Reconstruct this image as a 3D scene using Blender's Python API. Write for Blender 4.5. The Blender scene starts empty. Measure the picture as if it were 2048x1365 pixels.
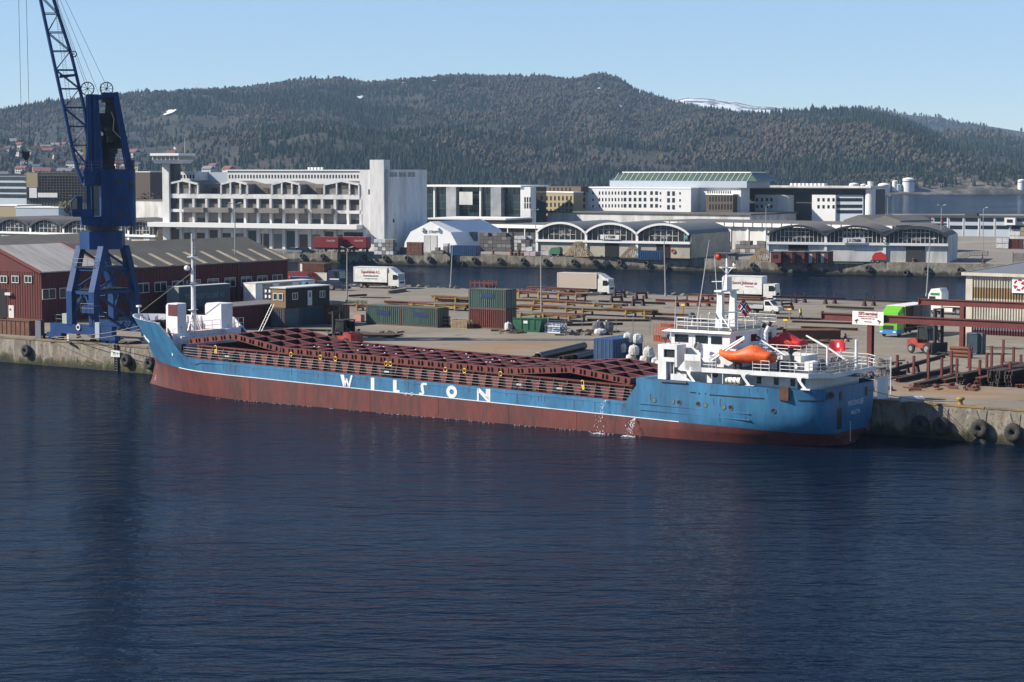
import bpy, math, random
import numpy as np
from mathutils import Vector, Matrix, noise as mnoise
R = math.radians
rnd = random.Random(7)
S = bpy.context.scene
COL = S.collection

# ---------------------------------------------------------------- camera
FPX, YH, CAMH = 4100.0, 337.0, 24.0            # focal length and horizon row in photo pixels, eye height over the water
PITCH = math.atan((682.5 - YH) / FPX)
cam_d = bpy.data.cameras.new('camera'); cam = bpy.data.objects.new('camera', cam_d); COL.objects.link(cam)
cam_d.sensor_width = 36.0; cam_d.lens = FPX / 2048 * 36.0
cam_d.clip_start = 1.0; cam_d.clip_end = 40000.0
cam.location = (0, 0, CAMH); cam.rotation_euler = (R(90) - PITCH, 0, 0)
S.camera = cam
# ---------------------------------------------------------------- sky and sun
SUN_EL, SUN_AZ = R(35.0), math.atan2(-0.999, -0.035)   # azimuth measured from +Y towards +X
w = bpy.data.worlds.new('World'); S.world = w; w.use_nodes = True
nt = w.node_tree; bg = nt.nodes['Background']
sky = nt.nodes.new('ShaderNodeTexSky'); sky.sky_type = 'NISHITA'; sky.sun_disc = False
sky.sun_elevation = SUN_EL; sky.sun_rotation = SUN_AZ; sky.altitude = 2600.0
sky.air_density = 1.0; sky.dust_density = 0.1; sky.ozone_density = 3.2
nt.links.new(sky.outputs[0], bg.inputs[0]); bg.inputs[1].default_value = 0.084
sd = bpy.data.lights.new('sun', 'SUN'); so = bpy.data.objects.new('sun', sd); COL.objects.link(so)
sd.energy = 5.0; sd.angle = R(0.53); sd.color = (1.0, 0.92, 0.80)
sdir = Vector((math.sin(SUN_AZ) * math.cos(SUN_EL), math.cos(SUN_AZ) * math.cos(SUN_EL), math.sin(SUN_EL)))
so.rotation_euler = sdir.to_track_quat('Z', 'Y').to_euler(); so.location = (-200, 0, 300)
vs = S.view_settings; vs.view_transform = 'Standard'; vs.look = 'None'; vs.exposure = 0.76; vs.gamma = 1.0; vs.use_curve_mapping = False
S.render.engine = 'CYCLES'
cy = S.cycles; cy.use_denoising = True; cy.max_bounces = 6; cy.diffuse_bounces = 2; cy.glossy_bounces = 3; cy.transmission_bounces = 4
cy.volume_bounces = 0; cy.caustics_reflective = False; cy.caustics_refractive = False; cy.sample_clamp_indirect = 4.0

# ---------------------------------------------------------------- layout: from a photo pixel to a place in the world
_f = np.array([0, math.cos(PITCH), -math.sin(PITCH)]); _u = np.array([0, math.sin(PITCH), math.cos(PITCH)]); _r = np.array([1., 0, 0])
_C = np.array([0, 0, CAMH])
def ray(px, py): return _f + (px - 1024) / FPX * _r + (682.5 - py) / FPX * _u
def ground(px, py, z=3.0):
    d = ray(px, py); return _C + (z - CAMH) / d[2] * d
def depth(px, py, y):
    d = ray(px, py); return _C + y / d[1] * d
class Frame:
    """a local system: x along a front, y away from it, z up"""
    def __init__(s, o, ang):
        s.o = np.array([o[0], o[1], o[2] if len(o) > 2 else 3.0], float); s.a = ang
        s.ex = np.array([math.cos(ang), math.sin(ang), 0]); s.ey = np.array([-math.sin(ang), math.cos(ang), 0])
    def W(s, x, y, z=0.0): return s.o + x * s.ex + y * s.ey + np.array([0, 0, z])
    def _hit(s, px, py, n, c):
        d = ray(px, py); t = (c + (s.o - _C) @ n) / (d @ n); return _C + t * d - s.o
    def xz(s, px, py, y=0.0):
        q = s._hit(px, py, s.ey, y); return float(q @ s.ex), float(q[2])
    def x(s, px, py=450, y=0.0): return s.xz(px, py, y)[0]
    def z(s, px, py, y=0.0): return s.xz(px, py, y)[1]
    def yz(s, px, py, x=0.0):
        q = s._hit(px, py, s.ex, x); return float(q @ s.ey), float(q[2])
    def xy(s, px, py, z=0.0):
        q = s._hit(px, py, np.array([0, 0, 1.]), z); return float(q @ s.ex), float(q @ s.ey)
def frame2(A, B, z=3.0):
    return Frame((A[0], A[1], z), math.atan2(B[1] - A[1], B[0] - A[0]))
DOCK = Frame((-40.3, 228.3, 0.0), math.atan2(-.584, .812))     # x along the ship towards the stern, y towards the quay
QA = np.array([-54.2, 523.7]); QB = np.array([107.3, 450.5])
FARQ = frame2(QA, QB, 3.0)                                       # x along the far quay, y inland

# ---------------------------------------------------------------- helpers
class MB:
    def __init__(s): s.v = []; s.f = []; s.m = []
    def add(s, vs, fs, mi=0):
        b = len(s.v); s.v.extend([tuple(map(float, p)) for p in vs])
        s.f.extend([tuple(b + i for i in f) for f in fs]); s.m.extend([mi] * len(fs)); return s
    def hexa(s, p, mi=0):
        return s.add(p, [(3, 2, 1, 0), (4, 5, 6, 7), (0, 1, 5, 4), (1, 2, 6, 5), (2, 3, 7, 6), (3, 0, 4, 7)], mi)
    def box(s, x0, x1, y0, y1, z0, z1, mi=0):
        if x1 < x0: x0, x1 = x1, x0
        if y1 < y0: y0, y1 = y1, y0
        if z1 < z0: z0, z1 = z1, z0
        return s.hexa([(x0, y0, z0), (x1, y0, z0), (x1, y1, z0), (x0, y1, z0), (x0, y0, z1), (x1, y0, z1), (x1, y1, z1), (x0, y1, z1)], mi)
    def bar(s, p, q, wd, ht=None, mi=0, up=(0, 0, 1)):
        p = Vector(p); q = Vector(q); ht = ht or wd; d = (q - p)
        if d.length < 1e-6: return s
        d.normalize(); upv = Vector(up)
        if abs(d.dot(upv)) > .99: upv = Vector((1, 0, 0))
        a = d.cross(upv).normalized() * wd / 2; b = a.cross(d).normalized() * ht / 2
        return s.hexa([p - a - b, p + a - b, p + a + b, p - a + b, q - a - b, q + a - b, q + a + b, q - a + b], mi)
    def cyl(s, p, q, r, r2=None, n=8, mi=0, cap=True):
        p = Vector(p); q = Vector(q); r2 = r if r2 is None else r2; d = (q - p).normalized()
        a = d.orthogonal().normalized(); b = d.cross(a)
        vs = []
        for k in range(n):
            t = 2 * math.pi * k / n; o = a * math.cos(t) + b * math.sin(t)
            vs.append(p + o * r); vs.append(q + o * r2)
        fs = [(2 * k, 2 * ((k + 1) % n), 2 * ((k + 1) % n) + 1, 2 * k + 1) for k in range(n)]
        if cap: fs += [tuple(2 * k for k in reversed(range(n))), tuple(2 * k + 1 for k in range(n))]
        return s.add(vs, fs, mi)
    def tube(s, pts, r, n=5, mi=0):
        for a, b in zip(pts[:-1], pts[1:]): s.cyl(a, b, r, n=n, mi=mi)
        return s
    def prism(s, poly, a, b, axis='y', mi=0):
        n = len(poly)
        def P(u, v, t): return {'y': (u, t, v), 'x': (t, u, v), 'z': (u, v, t)}[axis]
        vs = [P(u, v, a) for u, v in poly] + [P(u, v, b) for u, v in poly]
        fs = [tuple(range(n)), tuple(reversed(range(n, 2 * n)))] + [(i, i + n, (i + 1) % n + n, (i + 1) % n) for i in range(n)]
        return s.add(vs, fs, mi)
    def torus(s, c, axis, Rm, r, n=14, m=6, mi=0):
        c = Vector(c); d = Vector(axis).normalized(); a = d.orthogonal().normalized(); b = d.cross(a); vs = []
        for i in range(n):
            t = 2 * math.pi * i / n; o = a * math.cos(t) + b * math.sin(t)
            for j in range(m):
                q = 2 * math.pi * j / m; vs.append(c + o * (Rm + r * math.cos(q)) + d * r * math.sin(q))
        fs = [(i * m + j, ((i + 1) % n) * m + j, ((i + 1) % n) * m + (j + 1) % m, i * m + (j + 1) % m) for i in range(n) for j in range(m)]
        return s.add(vs, fs, mi)
    def lathe(s, prof, c=(0, 0, 0), n=12, mi=0):
        vs = []; m = len(prof)
        for k in range(n):
            t = 2 * math.pi * k / n
            for r, z in prof: vs.append((c[0] + r * math.cos(t), c[1] + r * math.sin(t), c[2] + z))
        fs = [(k * m + j, ((k + 1) % n) * m + j, ((k + 1) % n) * m + j + 1, k * m + j + 1) for k in range(n) for j in range(m - 1)]
        return s.add(vs, fs, mi)
    def ball(s, c, rx, ry=None, rz=None, n=8, m=6, mi=0):
        ry = ry or rx; rz = rz or rx
        prof = [(max(1e-3, math.sin(math.pi * j / m)), -math.cos(math.pi * j / m)) for j in range(m + 1)]
        b = len(s.v); s.lathe(prof, (0, 0, 0), n, mi)
        for i in range(b, len(s.v)):
            v = s.v[i]; s.v[i] = (c[0] + v[0] * rx, c[1] + v[1] * ry, c[2] + v[2] * rz)
        return s
    def xf(s, M):
        s.v = [tuple(M @ Vector(p)) for p in s.v]; return s
    def build(s, name, mats, parent=None, smooth=False, loc=None, kind=None):
        me = bpy.data.meshes.new(name); me.from_pydata(s.v, [], s.f)
        if not isinstance(mats, (list, tuple)): mats = [mats]
        for m_ in mats: me.materials.append(m_)
        if any(s.m): me.polygons.foreach_set('material_index', s.m)
        if smooth: me.polygons.foreach_set('use_smooth', [True] * len(me.polygons))
        me.update()
        o = bpy.data.objects.new(name, me); COL.objects.link(o)
        if parent is not None: o.parent = parent
        if loc is not None: o.location = loc
        if kind: o['kind'] = kind
        return o
def box(name, m, parent, *a): return MB().box(*a).build(name, m, parent)
def tag(o, label, cat, group=None, kind=None):
    o['label'] = label; o['category'] = cat
    if group: o['group'] = group
    if kind: o['kind'] = kind
    return o
def thing(name, label, cat, loc=(0, 0, 0), rz=0.0, group=None):
    o = bpy.data.objects.new(name, None); COL.objects.link(o); o.empty_display_size = .3
    o.location = tuple(map(float, loc)); o.rotation_euler = (0, 0, rz); return tag(o, label, cat, group)
def at_frame(name, label, cat, fr, x=0, y=0, z=0, rz=0, group=None): return thing(name, label, cat, fr.W(x, y, z), fr.a + rz, group)
KIDS = {}
def copy_tree(o, parent=None):
    c = o.copy(); COL.objects.link(c); c.parent = parent
    for ch in [x for x in ALLOBJ() if x.parent == o]: copy_tree(ch, c)
    return c
def ALLOBJ(): return list(bpy.data.objects)
def dup(root, loc, rz, label, scale=None, group=None):
    kids = root.get('_k')
    r = root.copy(); COL.objects.link(r); r.location = tuple(map(float, loc)); r.rotation_euler = (0, 0, rz); r['label'] = label
    if group: r['group'] = group
    if scale: r.scale = scale
    for ch in root.children:
        c = ch.copy(); COL.objects.link(c); c.parent = r
        for g in ch.children:
            d = g.copy(); COL.objects.link(d); d.parent = c
    return r
def struct(o): o['kind'] = 'structure'; return o
def text(s, size, m, parent, loc, rot=(R(90), 0, 0), name='lettering', align='CENTER', ext=.01, sx=1.0, shear=0.0, bold=0.0, sp=1.0):
    c = bpy.data.curves.new(name, 'FONT'); c.body = s; c.size = size; c.align_x = align; c.align_y = 'CENTER'; c.extrude = ext; c.shear = shear; c.offset = bold
    c.space_character = sp; c.resolution_u = 3
    c.materials.append(m)
    tmp = bpy.data.objects.new(name, c); me = bpy.data.meshes.new_from_object(tmp); bpy.data.objects.remove(tmp)
    if not me.materials: me.materials.append(m)
    o = bpy.data.objects.new(name, me); COL.objects.link(o); o.parent = parent; o.location = loc; o.rotation_euler = rot; o.scale = (sx, 1, 1); return o

MATS = {}
def mat(name, col, rough=.6, metal=0.0, col2=None, scale=1.0, lo=.42, hi=.62, fine=.12, fscale=14.0, stretch=(1, 1, 1), bump=0.0, bscale=8.0, emit=None, coat=0.0, spec=.5, world=False, alpha=None):
    if name in MATS: return MATS[name]
    k_ = lambda c: tuple(v * min(1., max(.62, .62 + (max(c) - .3) * .85)) for v in c)
    col = k_(col); col2 = k_(col2) if col2 is not None else None
    m = bpy.data.materials.new(name); m.use_nodes = True; MATS[name] = m
    n = m.node_tree.nodes; l = m.node_tree.links; b = n['Principled BSDF']
    b.inputs['Roughness'].default_value = rough; b.inputs['Metallic'].default_value = metal; b.inputs['Coat Weight'].default_value = coat
    b.inputs['Specular IOR Level'].default_value = spec
    tc = n.new('ShaderNodeTexCoord'); mp = n.new('ShaderNodeMapping'); mp.inputs['Scale'].default_value = stretch
    if world:
        gm = n.new('ShaderNodeNewGeometry'); l.new(gm.outputs['Position'], mp.inputs[0])
    else: l.new(tc.outputs['Object'], mp.inputs[0])
    base = None
    c1 = (*col, 1)
    if col2 is not None:
        nz = n.new('ShaderNodeTexNoise'); nz.inputs['Scale'].default_value = scale; nz.inputs['Detail'].default_value = 6; nz.inputs['Roughness'].default_value = .62
        l.new(mp.outputs[0], nz.inputs[0])
        mr = n.new('ShaderNodeMapRange'); mr.inputs[1].default_value = lo; mr.inputs[2].default_value = hi; l.new(nz.outputs[0], mr.inputs[0])
        mx = n.new('ShaderNodeMix'); mx.data_type = 'RGBA'; mx.inputs[6].default_value = c1; mx.inputs[7].default_value = (*col2, 1)
        l.new(mr.outputs[0], mx.inputs[0]); base = mx.outputs[2]
    if fine:
        nf = n.new('ShaderNodeTexNoise'); nf.inputs['Scale'].default_value = fscale; nf.inputs['Detail'].default_value = 4
        l.new(mp.outputs[0], nf.inputs[0])
        mr = n.new('ShaderNodeMapRange'); mr.inputs[1].default_value = .3; mr.inputs[2].default_value = .7; mr.inputs[3].default_value = 1 - fine; mr.inputs[4].default_value = 1 + fine
        l.new(nf.outputs[0], mr.inputs[0])
        vm = n.new('ShaderNodeVectorMath'); vm.operation = 'SCALE'
        if base is not None: l.new(base, vm.inputs[0])
        else: vm.inputs[0].default_value = col
        l.new(mr.outputs[0], vm.inputs['Scale']); base = vm.outputs[0]
    if base is not None: l.new(base, b.inputs['Base Color'])
    else: b.inputs['Base Color'].default_value = c1
    if bump:
        nb = n.new('ShaderNodeTexNoise'); nb.inputs['Scale'].default_value = bscale; nb.inputs['Detail'].default_value = 5
        l.new(mp.outputs[0], nb.inputs[0])
        bm = n.new('ShaderNodeBump'); bm.inputs['Strength'].default_value = 1.0; bm.inputs['Distance'].default_value = bump
        l.new(nb.outputs[0], bm.inputs['Height']); l.new(bm.outputs[0], b.inputs['Normal'])
    if emit:
        b.inputs['Emission Color'].default_value = (*emit, 1); b.inputs['Emission Strength'].default_value = 1
    return m
def noise2(x, y, s, o=4, seed=0.0):
    return mnoise.fractal(Vector((x * s + seed, y * s - seed, seed * .37)), 1.0, 2.0, o)
# ================================================================ SETTING
# ---- water
def water_material():
    m = bpy.data.materials.new('sea_water'); m.use_nodes = True; n = m.node_tree.nodes; l = m.node_tree.links; b = n['Principled BSDF']
    n.remove(b); di = n.new('ShaderNodeBsdfDiffuse'); di.inputs[0].default_value = (.0025, .0075, .020, 1); gl = n.new('ShaderNodeBsdfGlossy'); gl.inputs['Roughness'].default_value = .07
    fs = n.new('ShaderNodeFresnel'); fs.inputs[0].default_value = 1.333; mx = n.new('ShaderNodeMixShader'); fm = n.new('ShaderNodeMath'); fm.operation = 'MULTIPLY'; fm.inputs[1].default_value = .47; fm.use_clamp = True; fc = n.new('ShaderNodeMath'); fc.operation = 'MINIMUM'; fc.inputs[1].default_value = .38
    l.new(fs.outputs[0], fm.inputs[0]); l.new(fm.outputs[0], fc.inputs[0]); l.new(fc.outputs[0], mx.inputs[0]); l.new(di.outputs[0], mx.inputs[1]); l.new(gl.outputs[0], mx.inputs[2]); l.new(mx.outputs[0], n['Material Output'].inputs[0])
    gm = n.new('ShaderNodeNewGeometry')
    def layer(scale, sx, rot, dist, detail, rough=.55):
        mp = n.new('ShaderNodeMapping'); mp.inputs['Scale'].default_value = (sx, 1, 1); mp.inputs['Rotation'].default_value = (0, 0, R(rot))
        l.new(gm.outputs['Position'], mp.inputs[0])
        nz = n.new('ShaderNodeTexNoise'); nz.inputs['Scale'].default_value = scale; nz.inputs['Detail'].default_value = detail; nz.inputs['Roughness'].default_value = rough
        nz.inputs['Distortion'].default_value = .25
        l.new(mp.outputs[0], nz.inputs[0]); return nz.outputs[0], dist
    hs = [layer(.6, .40, 12, .27, 3), layer(.2, .5, -16, .26, 2), layer(2.1, .45, -8, .075, 3), layer(5.0, .7, 32, .012, 1)]
    prev = None
    # calmer and livelier patches of water: wind, not paint
    pn = n.new('ShaderNodeTexNoise'); pn.inputs['Scale'].default_value = .016; pn.inputs['Detail'].default_value = 3; l.new(gm.outputs['Position'], pn.inputs[0])
    pm = n.new('ShaderNodeMapRange'); pm.inputs[1].default_value = .35; pm.inputs[2].default_value = .65; pm.inputs[3].default_value = .45; pm.inputs[4].default_value = 1.3; l.new(pn.outputs[0], pm.inputs[0])
    acc = None
    for h, dist in hs:
        mu = n.new('ShaderNodeMath'); mu.operation = 'MULTIPLY'; mu.inputs[1].default_value = dist; l.new(h, mu.inputs[0])
        if acc is None: acc = mu.outputs[0]
        else:
            ad = n.new('ShaderNodeMath'); ad.operation = 'ADD'; l.new(acc, ad.inputs[0]); l.new(mu.outputs[0], ad.inputs[1]); acc = ad.outputs[0]
    mu = n.new('ShaderNodeMath'); mu.operation = 'MULTIPLY'; l.new(acc, mu.inputs[0]); l.new(pm.outputs[0], mu.inputs[1])
    bm = n.new('ShaderNodeBump'); bm.inputs['Strength'].default_value = 1.0; bm.inputs['Distance'].default_value = 1.0
    l.new(mu.outputs[0], bm.inputs['Height']); l.new(bm.outputs[0], gl.inputs['Normal']); l.new(bm.outputs[0], fs.inputs['Normal'])
    return m
mw = MB(); mw.add([(-5200, -260, 0), (5200, -260, 0), (5200, 9500, 0), (-5200, 9500, 0)], [(0, 1, 2, 3)])
struct(mw.build('water', water_material()))

# ---- ground materials
def conc_material():
    m = bpy.data.materials.new('quay_concrete'); m.use_nodes = True; n = m.node_tree.nodes; l = m.node_tree.links; b = n['Principled BSDF']; b.inputs['Roughness'].default_value = .92; b.inputs['Specular IOR Level'].default_value = .3
    gm = n.new('ShaderNodeNewGeometry')
    def mp(rot, sc, loc=(0, 0, 0)):
        q = n.new('ShaderNodeMapping'); q.inputs['Rotation'].default_value = (0, 0, rot); q.inputs['Scale'].default_value = sc; q.inputs['Location'].default_value = loc; l.new(gm.outputs['Position'], q.inputs[0]); return q.outputs[0]
    def nz(v, s, d=6, r=.62):
        q = n.new('ShaderNodeTexNoise'); q.inputs['Scale'].default_value = s; q.inputs['Detail'].default_value = d; q.inputs['Roughness'].default_value = r; l.new(v, q.inputs[0]); return q.outputs[0]
    def rng(x, a, bb, c=0., d=1.):
        q = n.new('ShaderNodeMapRange'); q.inputs[1].default_value = a; q.inputs[2].default_value = bb; q.inputs[3].default_value = c; q.inputs[4].default_value = d; l.new(x, q.inputs[0]); return q.outputs[0]
    def mix(f, a, bb):
        q = n.new('ShaderNodeMix'); q.data_type = 'RGBA'
        for i, v in ((6, a), (7, bb)):
            if isinstance(v, tuple): q.inputs[i].default_value = (*v, 1)
            else: l.new(v, q.inputs[i])
        l.new(f, q.inputs[0]); return q.outputs[2]
    def mul(a, bb):
        q = n.new('ShaderNodeMath'); q.operation = 'MULTIPLY'; l.new(a, q.inputs[0]); l.new(bb, q.inputs[1]); return q.outputs[0]
    w0 = mp(0, (1, 1, 1)); wd = mp(-DOCK.a, (1, 1, 1)); wt = mp(-DOCK.a, (.08, 1, 1))
    c = mix(rng(nz(w0, .07), .40, .62), (.240, .212, .174), (.170, .152, .126))
    c = mix(rng(nz(w0, .9), .35, .7, 0, .55), c, (.20, .172, .135))
    c = mix(rng(nz(wt, .55), .57, .68, 0, .45), c, (.11, .098, .084))                    # wheel tracks along the quay
    c = mix(rng(nz(w0, .35), .62, .70, 0, .8), c, (.075, .066, .058))                    # oil
    br = n.new('ShaderNodeTexBrick'); l.new(wd, br.inputs[0]); br.inputs['Scale'].default_value = .12; br.inputs['Mortar Size'].default_value = .008; br.inputs['Brick Width'].default_value = .75; br.inputs['Row Height'].default_value = .6
    for i_ in (1, 2): br.inputs[i_].default_value = (0, 0, 0, 1)
    br.inputs[3].default_value = (1, 1, 1, 1); c = mix(mul(br.outputs[0], rng(nz(w0, .2), .35, .6)), c, (.09, .078, .064))   # slab joints
    for (px, py), sz in (((1015, 692), 14.), ((1010, 697), 8.), ((1880, 778), 11.), ((1990, 790), 9.)):           # rust left by stored steel
        q = ground(px, py); g = n.new('ShaderNodeVectorMath'); g.operation = 'DISTANCE'; l.new(gm.outputs['Position'], g.inputs[0]); g.inputs[1].default_value = tuple(q)
        c = mix(mul(rng(g.outputs['Value'], sz, sz * .2), rng(nz(wt, .8), .42, .62, 0, .75)), c, (.26, .135, .048))
    l.new(c, b.inputs['Base Color']); bm = n.new('ShaderNodeBump'); bm.inputs['Distance'].default_value = .01; l.new(nz(w0, 5), bm.inputs['Height']); l.new(bm.outputs[0], b.inputs['Normal']); return m
M_conc = conc_material()
M_asph = mat('far_asphalt', (.30, .27, .23), .92, col2=(.37, .335, .285), scale=.03, fine=.10, fscale=.8, world=True)
M_land = mat('town_ground', (.16, .15, .12), .95, col2=(.10, .11, .06), scale=.01, fine=.2, fscale=.2, world=True)
def wall_material(name, c1, c2, seaweed):
    m = bpy.data.materials.new(name); m.use_nodes = True; n = m.node_tree.nodes; l = m.node_tree.links; b = n['Principled BSDF']; b.inputs['Roughness'].default_value = .92
    gm = n.new('ShaderNodeNewGeometry'); sp = n.new('ShaderNodeSeparateXYZ'); l.new(gm.outputs['Position'], sp.inputs[0])
    def nz(scale, st, det=6):
        mp = n.new('ShaderNodeMapping'); mp.inputs['Scale'].default_value = st; l.new(gm.outputs['Position'], mp.inputs[0])
        q = n.new('ShaderNodeTexNoise'); q.inputs['Scale'].default_value = scale; q.inputs['Detail'].default_value = det; q.inputs['Roughness'].default_value = .65; l.new(mp.outputs[0], q.inputs[0]); return q.outputs[0]
    def rng(x, a, bb, c=0., d=1.):
        q = n.new('ShaderNodeMapRange'); q.inputs[1].default_value = a; q.inputs[2].default_value = bb; q.inputs[3].default_value = c; q.inputs[4].default_value = d; l.new(x, q.inputs[0]); return q.outputs[0]
    def mix(f, a, bb):
        q = n.new('ShaderNodeMix'); q.data_type = 'RGBA'
        for i, v in ((6, a), (7, bb)):
            if isinstance(v, tuple): q.inputs[i].default_value = (*v, 1)
            else: l.new(v, q.inputs[i])
        l.new(f, q.inputs[0]); return q.outputs[2]
    base = mix(rng(nz(.5, (1, 1, .6)), .40, .62), c1, c2)
    base = mix(rng(nz(1.1, (1, 1, .14)), .54, .72), base, (.40, .37, .33))          # lime runs
    base = mix(rng(nz(.8, (1, 1, .2)), .56, .70), base, (.17, .095, .045))           # rust runs
    base = mix(rng(nz(2.2, (1, 1, 1)), .56, .66), base, (.10, .09, .075))
    zn = n.new('ShaderNodeMath'); zn.operation = 'ADD'; l.new(sp.outputs[2], zn.inputs[0]); l.new(rng(nz(.7, (1, 1, .5)), .3, .7, -.75, .75), zn.inputs[1])
    base = mix(rng(zn.outputs[0], 1.15, .65), base, seaweed)                          # weed line of the tide
    base = mix(rng(zn.outputs[0], .55, .1), base, (.02, .02, .014))
    l.new(base, b.inputs['Base Color'])
    bm = n.new('ShaderNodeBump'); bm.inputs['Distance'].default_value = .09; l.new(nz(2.2, (1, 1, 1)), bm.inputs['Height']); l.new(bm.outputs[0], b.inputs['Normal'])
    return m
M_wall = wall_material('quay_wall_concrete', (.24, .21, .17), (.15, .13, .105), (.055, .055, .02))
M_wallf = wall_material('far_wall_stone', (.24, .22, .185), (.13, .12, .10), (.035, .035, .02))

def land(name, poly, mats, z0=-5.0, z1=3.0):
    n = len(poly); mb = MB()
    vs = [(x, y, z0) for x, y in poly] + [(x, y, z1) for x, y in poly]
    mb.add(vs, [tuple(range(n, 2 * n))], 0)
    mb.add(vs, [(i, (i + 1) % n, (i + 1) % n + n, i + n) for i in range(n)], 1)
    return struct(mb.build(name, mats))
QV = 7.25                                                         # the near quay edge in the dock frame
e0 = ground(818.7, 574.4); e1_ = ground(1640, 600); ed = (e1_ - e0) / np.linalg.norm(e1_ - e0)
PIER = Frame((e0[0], e0[1], 3.0), math.atan2(ed[1], ed[0]))         # x along the far edge of the near pier
pq = lambda u: tuple(DOCK.W(u, QV)[:2]); pp = lambda x: tuple(PIER.W(x, 0)[:2])
land('quay', [pq(-150), pq(170), pp(190), pp(-175)], [M_conc, M_wall])
fq = lambda x, y=0.: tuple(FARQ.W(x, y)[:2])
land('far_quay', [fq(-170), fq(260), fq(330, 60), (420, 700), (330, 940), (-20, 960), (-90, 700), (-420, 780)], [M_asph, M_wallf])
land('town_terrain', [(-415, 775), (-90, 700), (-25, 955), (-40, 1950), (-1100, 2150), (-1100, 900)], [M_land, M_land], -5, 2.98)

# ---- hills with their forest
HV = {}
def ridge(pts): 
    xs = np.array([p[0] for p in pts], float); ys = np.array([p[1] for p in pts], float)
    return lambda px: np.interp(px, xs, ys)
def hill(name, pts, d0f, dr, px0, px1, nx, nd, drop, rough, foot, seed, m, pw=1.0):
    """a slope from its foot at depth d0f(px) up to a crest at depth dr, and down again behind"""
    rf = ridge(pts); xs = np.linspace(px0, px1, nx); ts = np.concatenate([np.linspace(0, 1, nd), [1.12, 1.35, 1.7]])
    Z = np.zeros((nx, len(ts))); X = np.zeros_like(Z); Y = np.zeros_like(Z)
    for i, px in enumerate(xs):
        d0 = d0f(px); q = depth(px, float(rf(px)), dr); zr = q[2] - drop
        for j, t in enumerate(ts):
            d = d0 + (dr - d0) * t; x = (px - 1024) / FPX * d
            if t <= 1:
                z = foot + (zr - foot) * t ** pw
                a = min(1, 4 * t * (1 - t)) * rough
                z += a * (noise2(x, d, .0021, 4, seed) + .35 * noise2(x, d, .008, 3, seed + 9))
            else: z = foot + (zr - foot) * max(0, 1 - (t - 1) * 1.1)
            X[i, j], Y[i, j], Z[i, j] = x, d, z
    V = np.stack([X, Y, Z], -1).reshape(-1, 3); nt_ = len(ts)
    F = [(i * nt_ + j, (i + 1) * nt_ + j, (i + 1) * nt_ + j + 1, i * nt_ + j + 1) for i in range(nx - 1) for j in range(nt_ - 1)]
    me = bpy.data.meshes.new(name); me.from_pydata(V.tolist(), [], F); me.materials.append(m); me.polygons.foreach_set('use_smooth', [True] * len(F)); me.update()
    o = bpy.data.objects.new(name, me); COL.objects.link(o); struct(o)
    HV[name] = (xs, ts, X, Y, Z, nd); return o
def on_hill(name, a, t):
    """point of the slope at column share a (0..1) and depth share t (0..1), bilinear"""
    xs, ts, X, Y, Z, nd = HV[name]; i = a * (len(xs) - 1); j = t * (nd - 1); i0 = min(int(i), len(xs) - 2); j0 = min(int(j), nd - 2); fi = i - i0; fj = j - j0
    def g(A): return (A[i0, j0] * (1 - fi) + A[i0 + 1, j0] * fi) * (1 - fj) + (A[i0, j0 + 1] * (1 - fi) + A[i0 + 1, j0 + 1] * fi) * fj
    return g(X), g(Y), g(Z)
M_hill = mat('hill_soil', (.026, .028, .018), .95, col2=(.055, .044, .032), scale=.006, lo=.45, hi=.6, fine=.3, fscale=.05, world=True)
M_rockhill = mat('bare_rock', (.21, .185, .165), .95, col2=(.05, .048, .036), scale=.035, lo=.44, hi=.54, fine=.35, fscale=.25, world=True)
M_snowhill = mat('snowy_heath', (.13, .12, .12), .95, col2=(.80, .82, .85), scale=.012, lo=.44, hi=.52, fine=.08, fscale=.1, world=True, stretch=(1, 1, 4))
main_r = [(-420, 250), (-150, 232), (0, 222), (60, 216), (130, 207), (200, 200), (240, 195), (300, 190), (380, 180), (440, 176), (500, 170), (560, 160), (620, 153), (680, 150), (720, 156), (740, 160), (800, 152), (870, 150), (930, 148), (990, 150), (1080, 152), (1150, 160), (1165, 155), (1180, 149), (1205, 147), (1235, 153), (1255, 165), (1265, 173), (1300, 186), (1340, 198), (1380, 208), (1450, 226), (1550, 262), (1650, 300), (1760, 345)]
hill('snow_mountain', [(1250, 235), (1340, 203), (1374, 196), (1415, 198), (1465, 204), (1506, 213), (1531, 214), (1560, 216), (1640, 230), (1700, 240)], lambda p: 6500, 8200, 1250, 1700, 60, 14, 0, 30, 60, 5, M_snowhill)
hill('far_ridge', [(1500, 262), (1600, 232), (1700, 209), (1738, 211), (1788, 221), (1821, 225), (1871, 229), (1916, 240), (1966, 246), (2016, 254), (2048, 259), (2250, 290), (2500, 330)], lambda p: 4300, 5600, 1500, 2500, 120, 20, 8, 30, 0, 11, M_hill)
hill('main_hill', main_r, lambda p: float(np.interp(p, [0, 500, 850, 1000, 2000], [1750, 1800, 1900, 1950, 2000])), 3700, -420, 1760, 230, 40, 7, 46, 0, 3, M_hill, .95)
hill('right_hill', [(1160, 345), (1230, 315), (1290, 270), (1350, 236), (1400, 221), (1432, 217), (1500, 222), (1573, 216), (1668, 214), (1718, 213), (1788, 229), (1821, 240), (1862, 262), (1904, 288), (1929, 312), (1966, 340), (2010, 360)], lambda p: 1980, 2950, 1160, 2010, 150, 34, 8, 34, -1, 17, M_hill, .85)
hill('inlet_hill', [(1780, 330), (1862, 262), (1925, 252), (1987, 256), (2048, 280), (2200, 318), (2400, 340)], lambda p: 2010, 3500, 1780, 2400, 80, 26, 8, 30, -1, 23, M_hill, 1.0)
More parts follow.
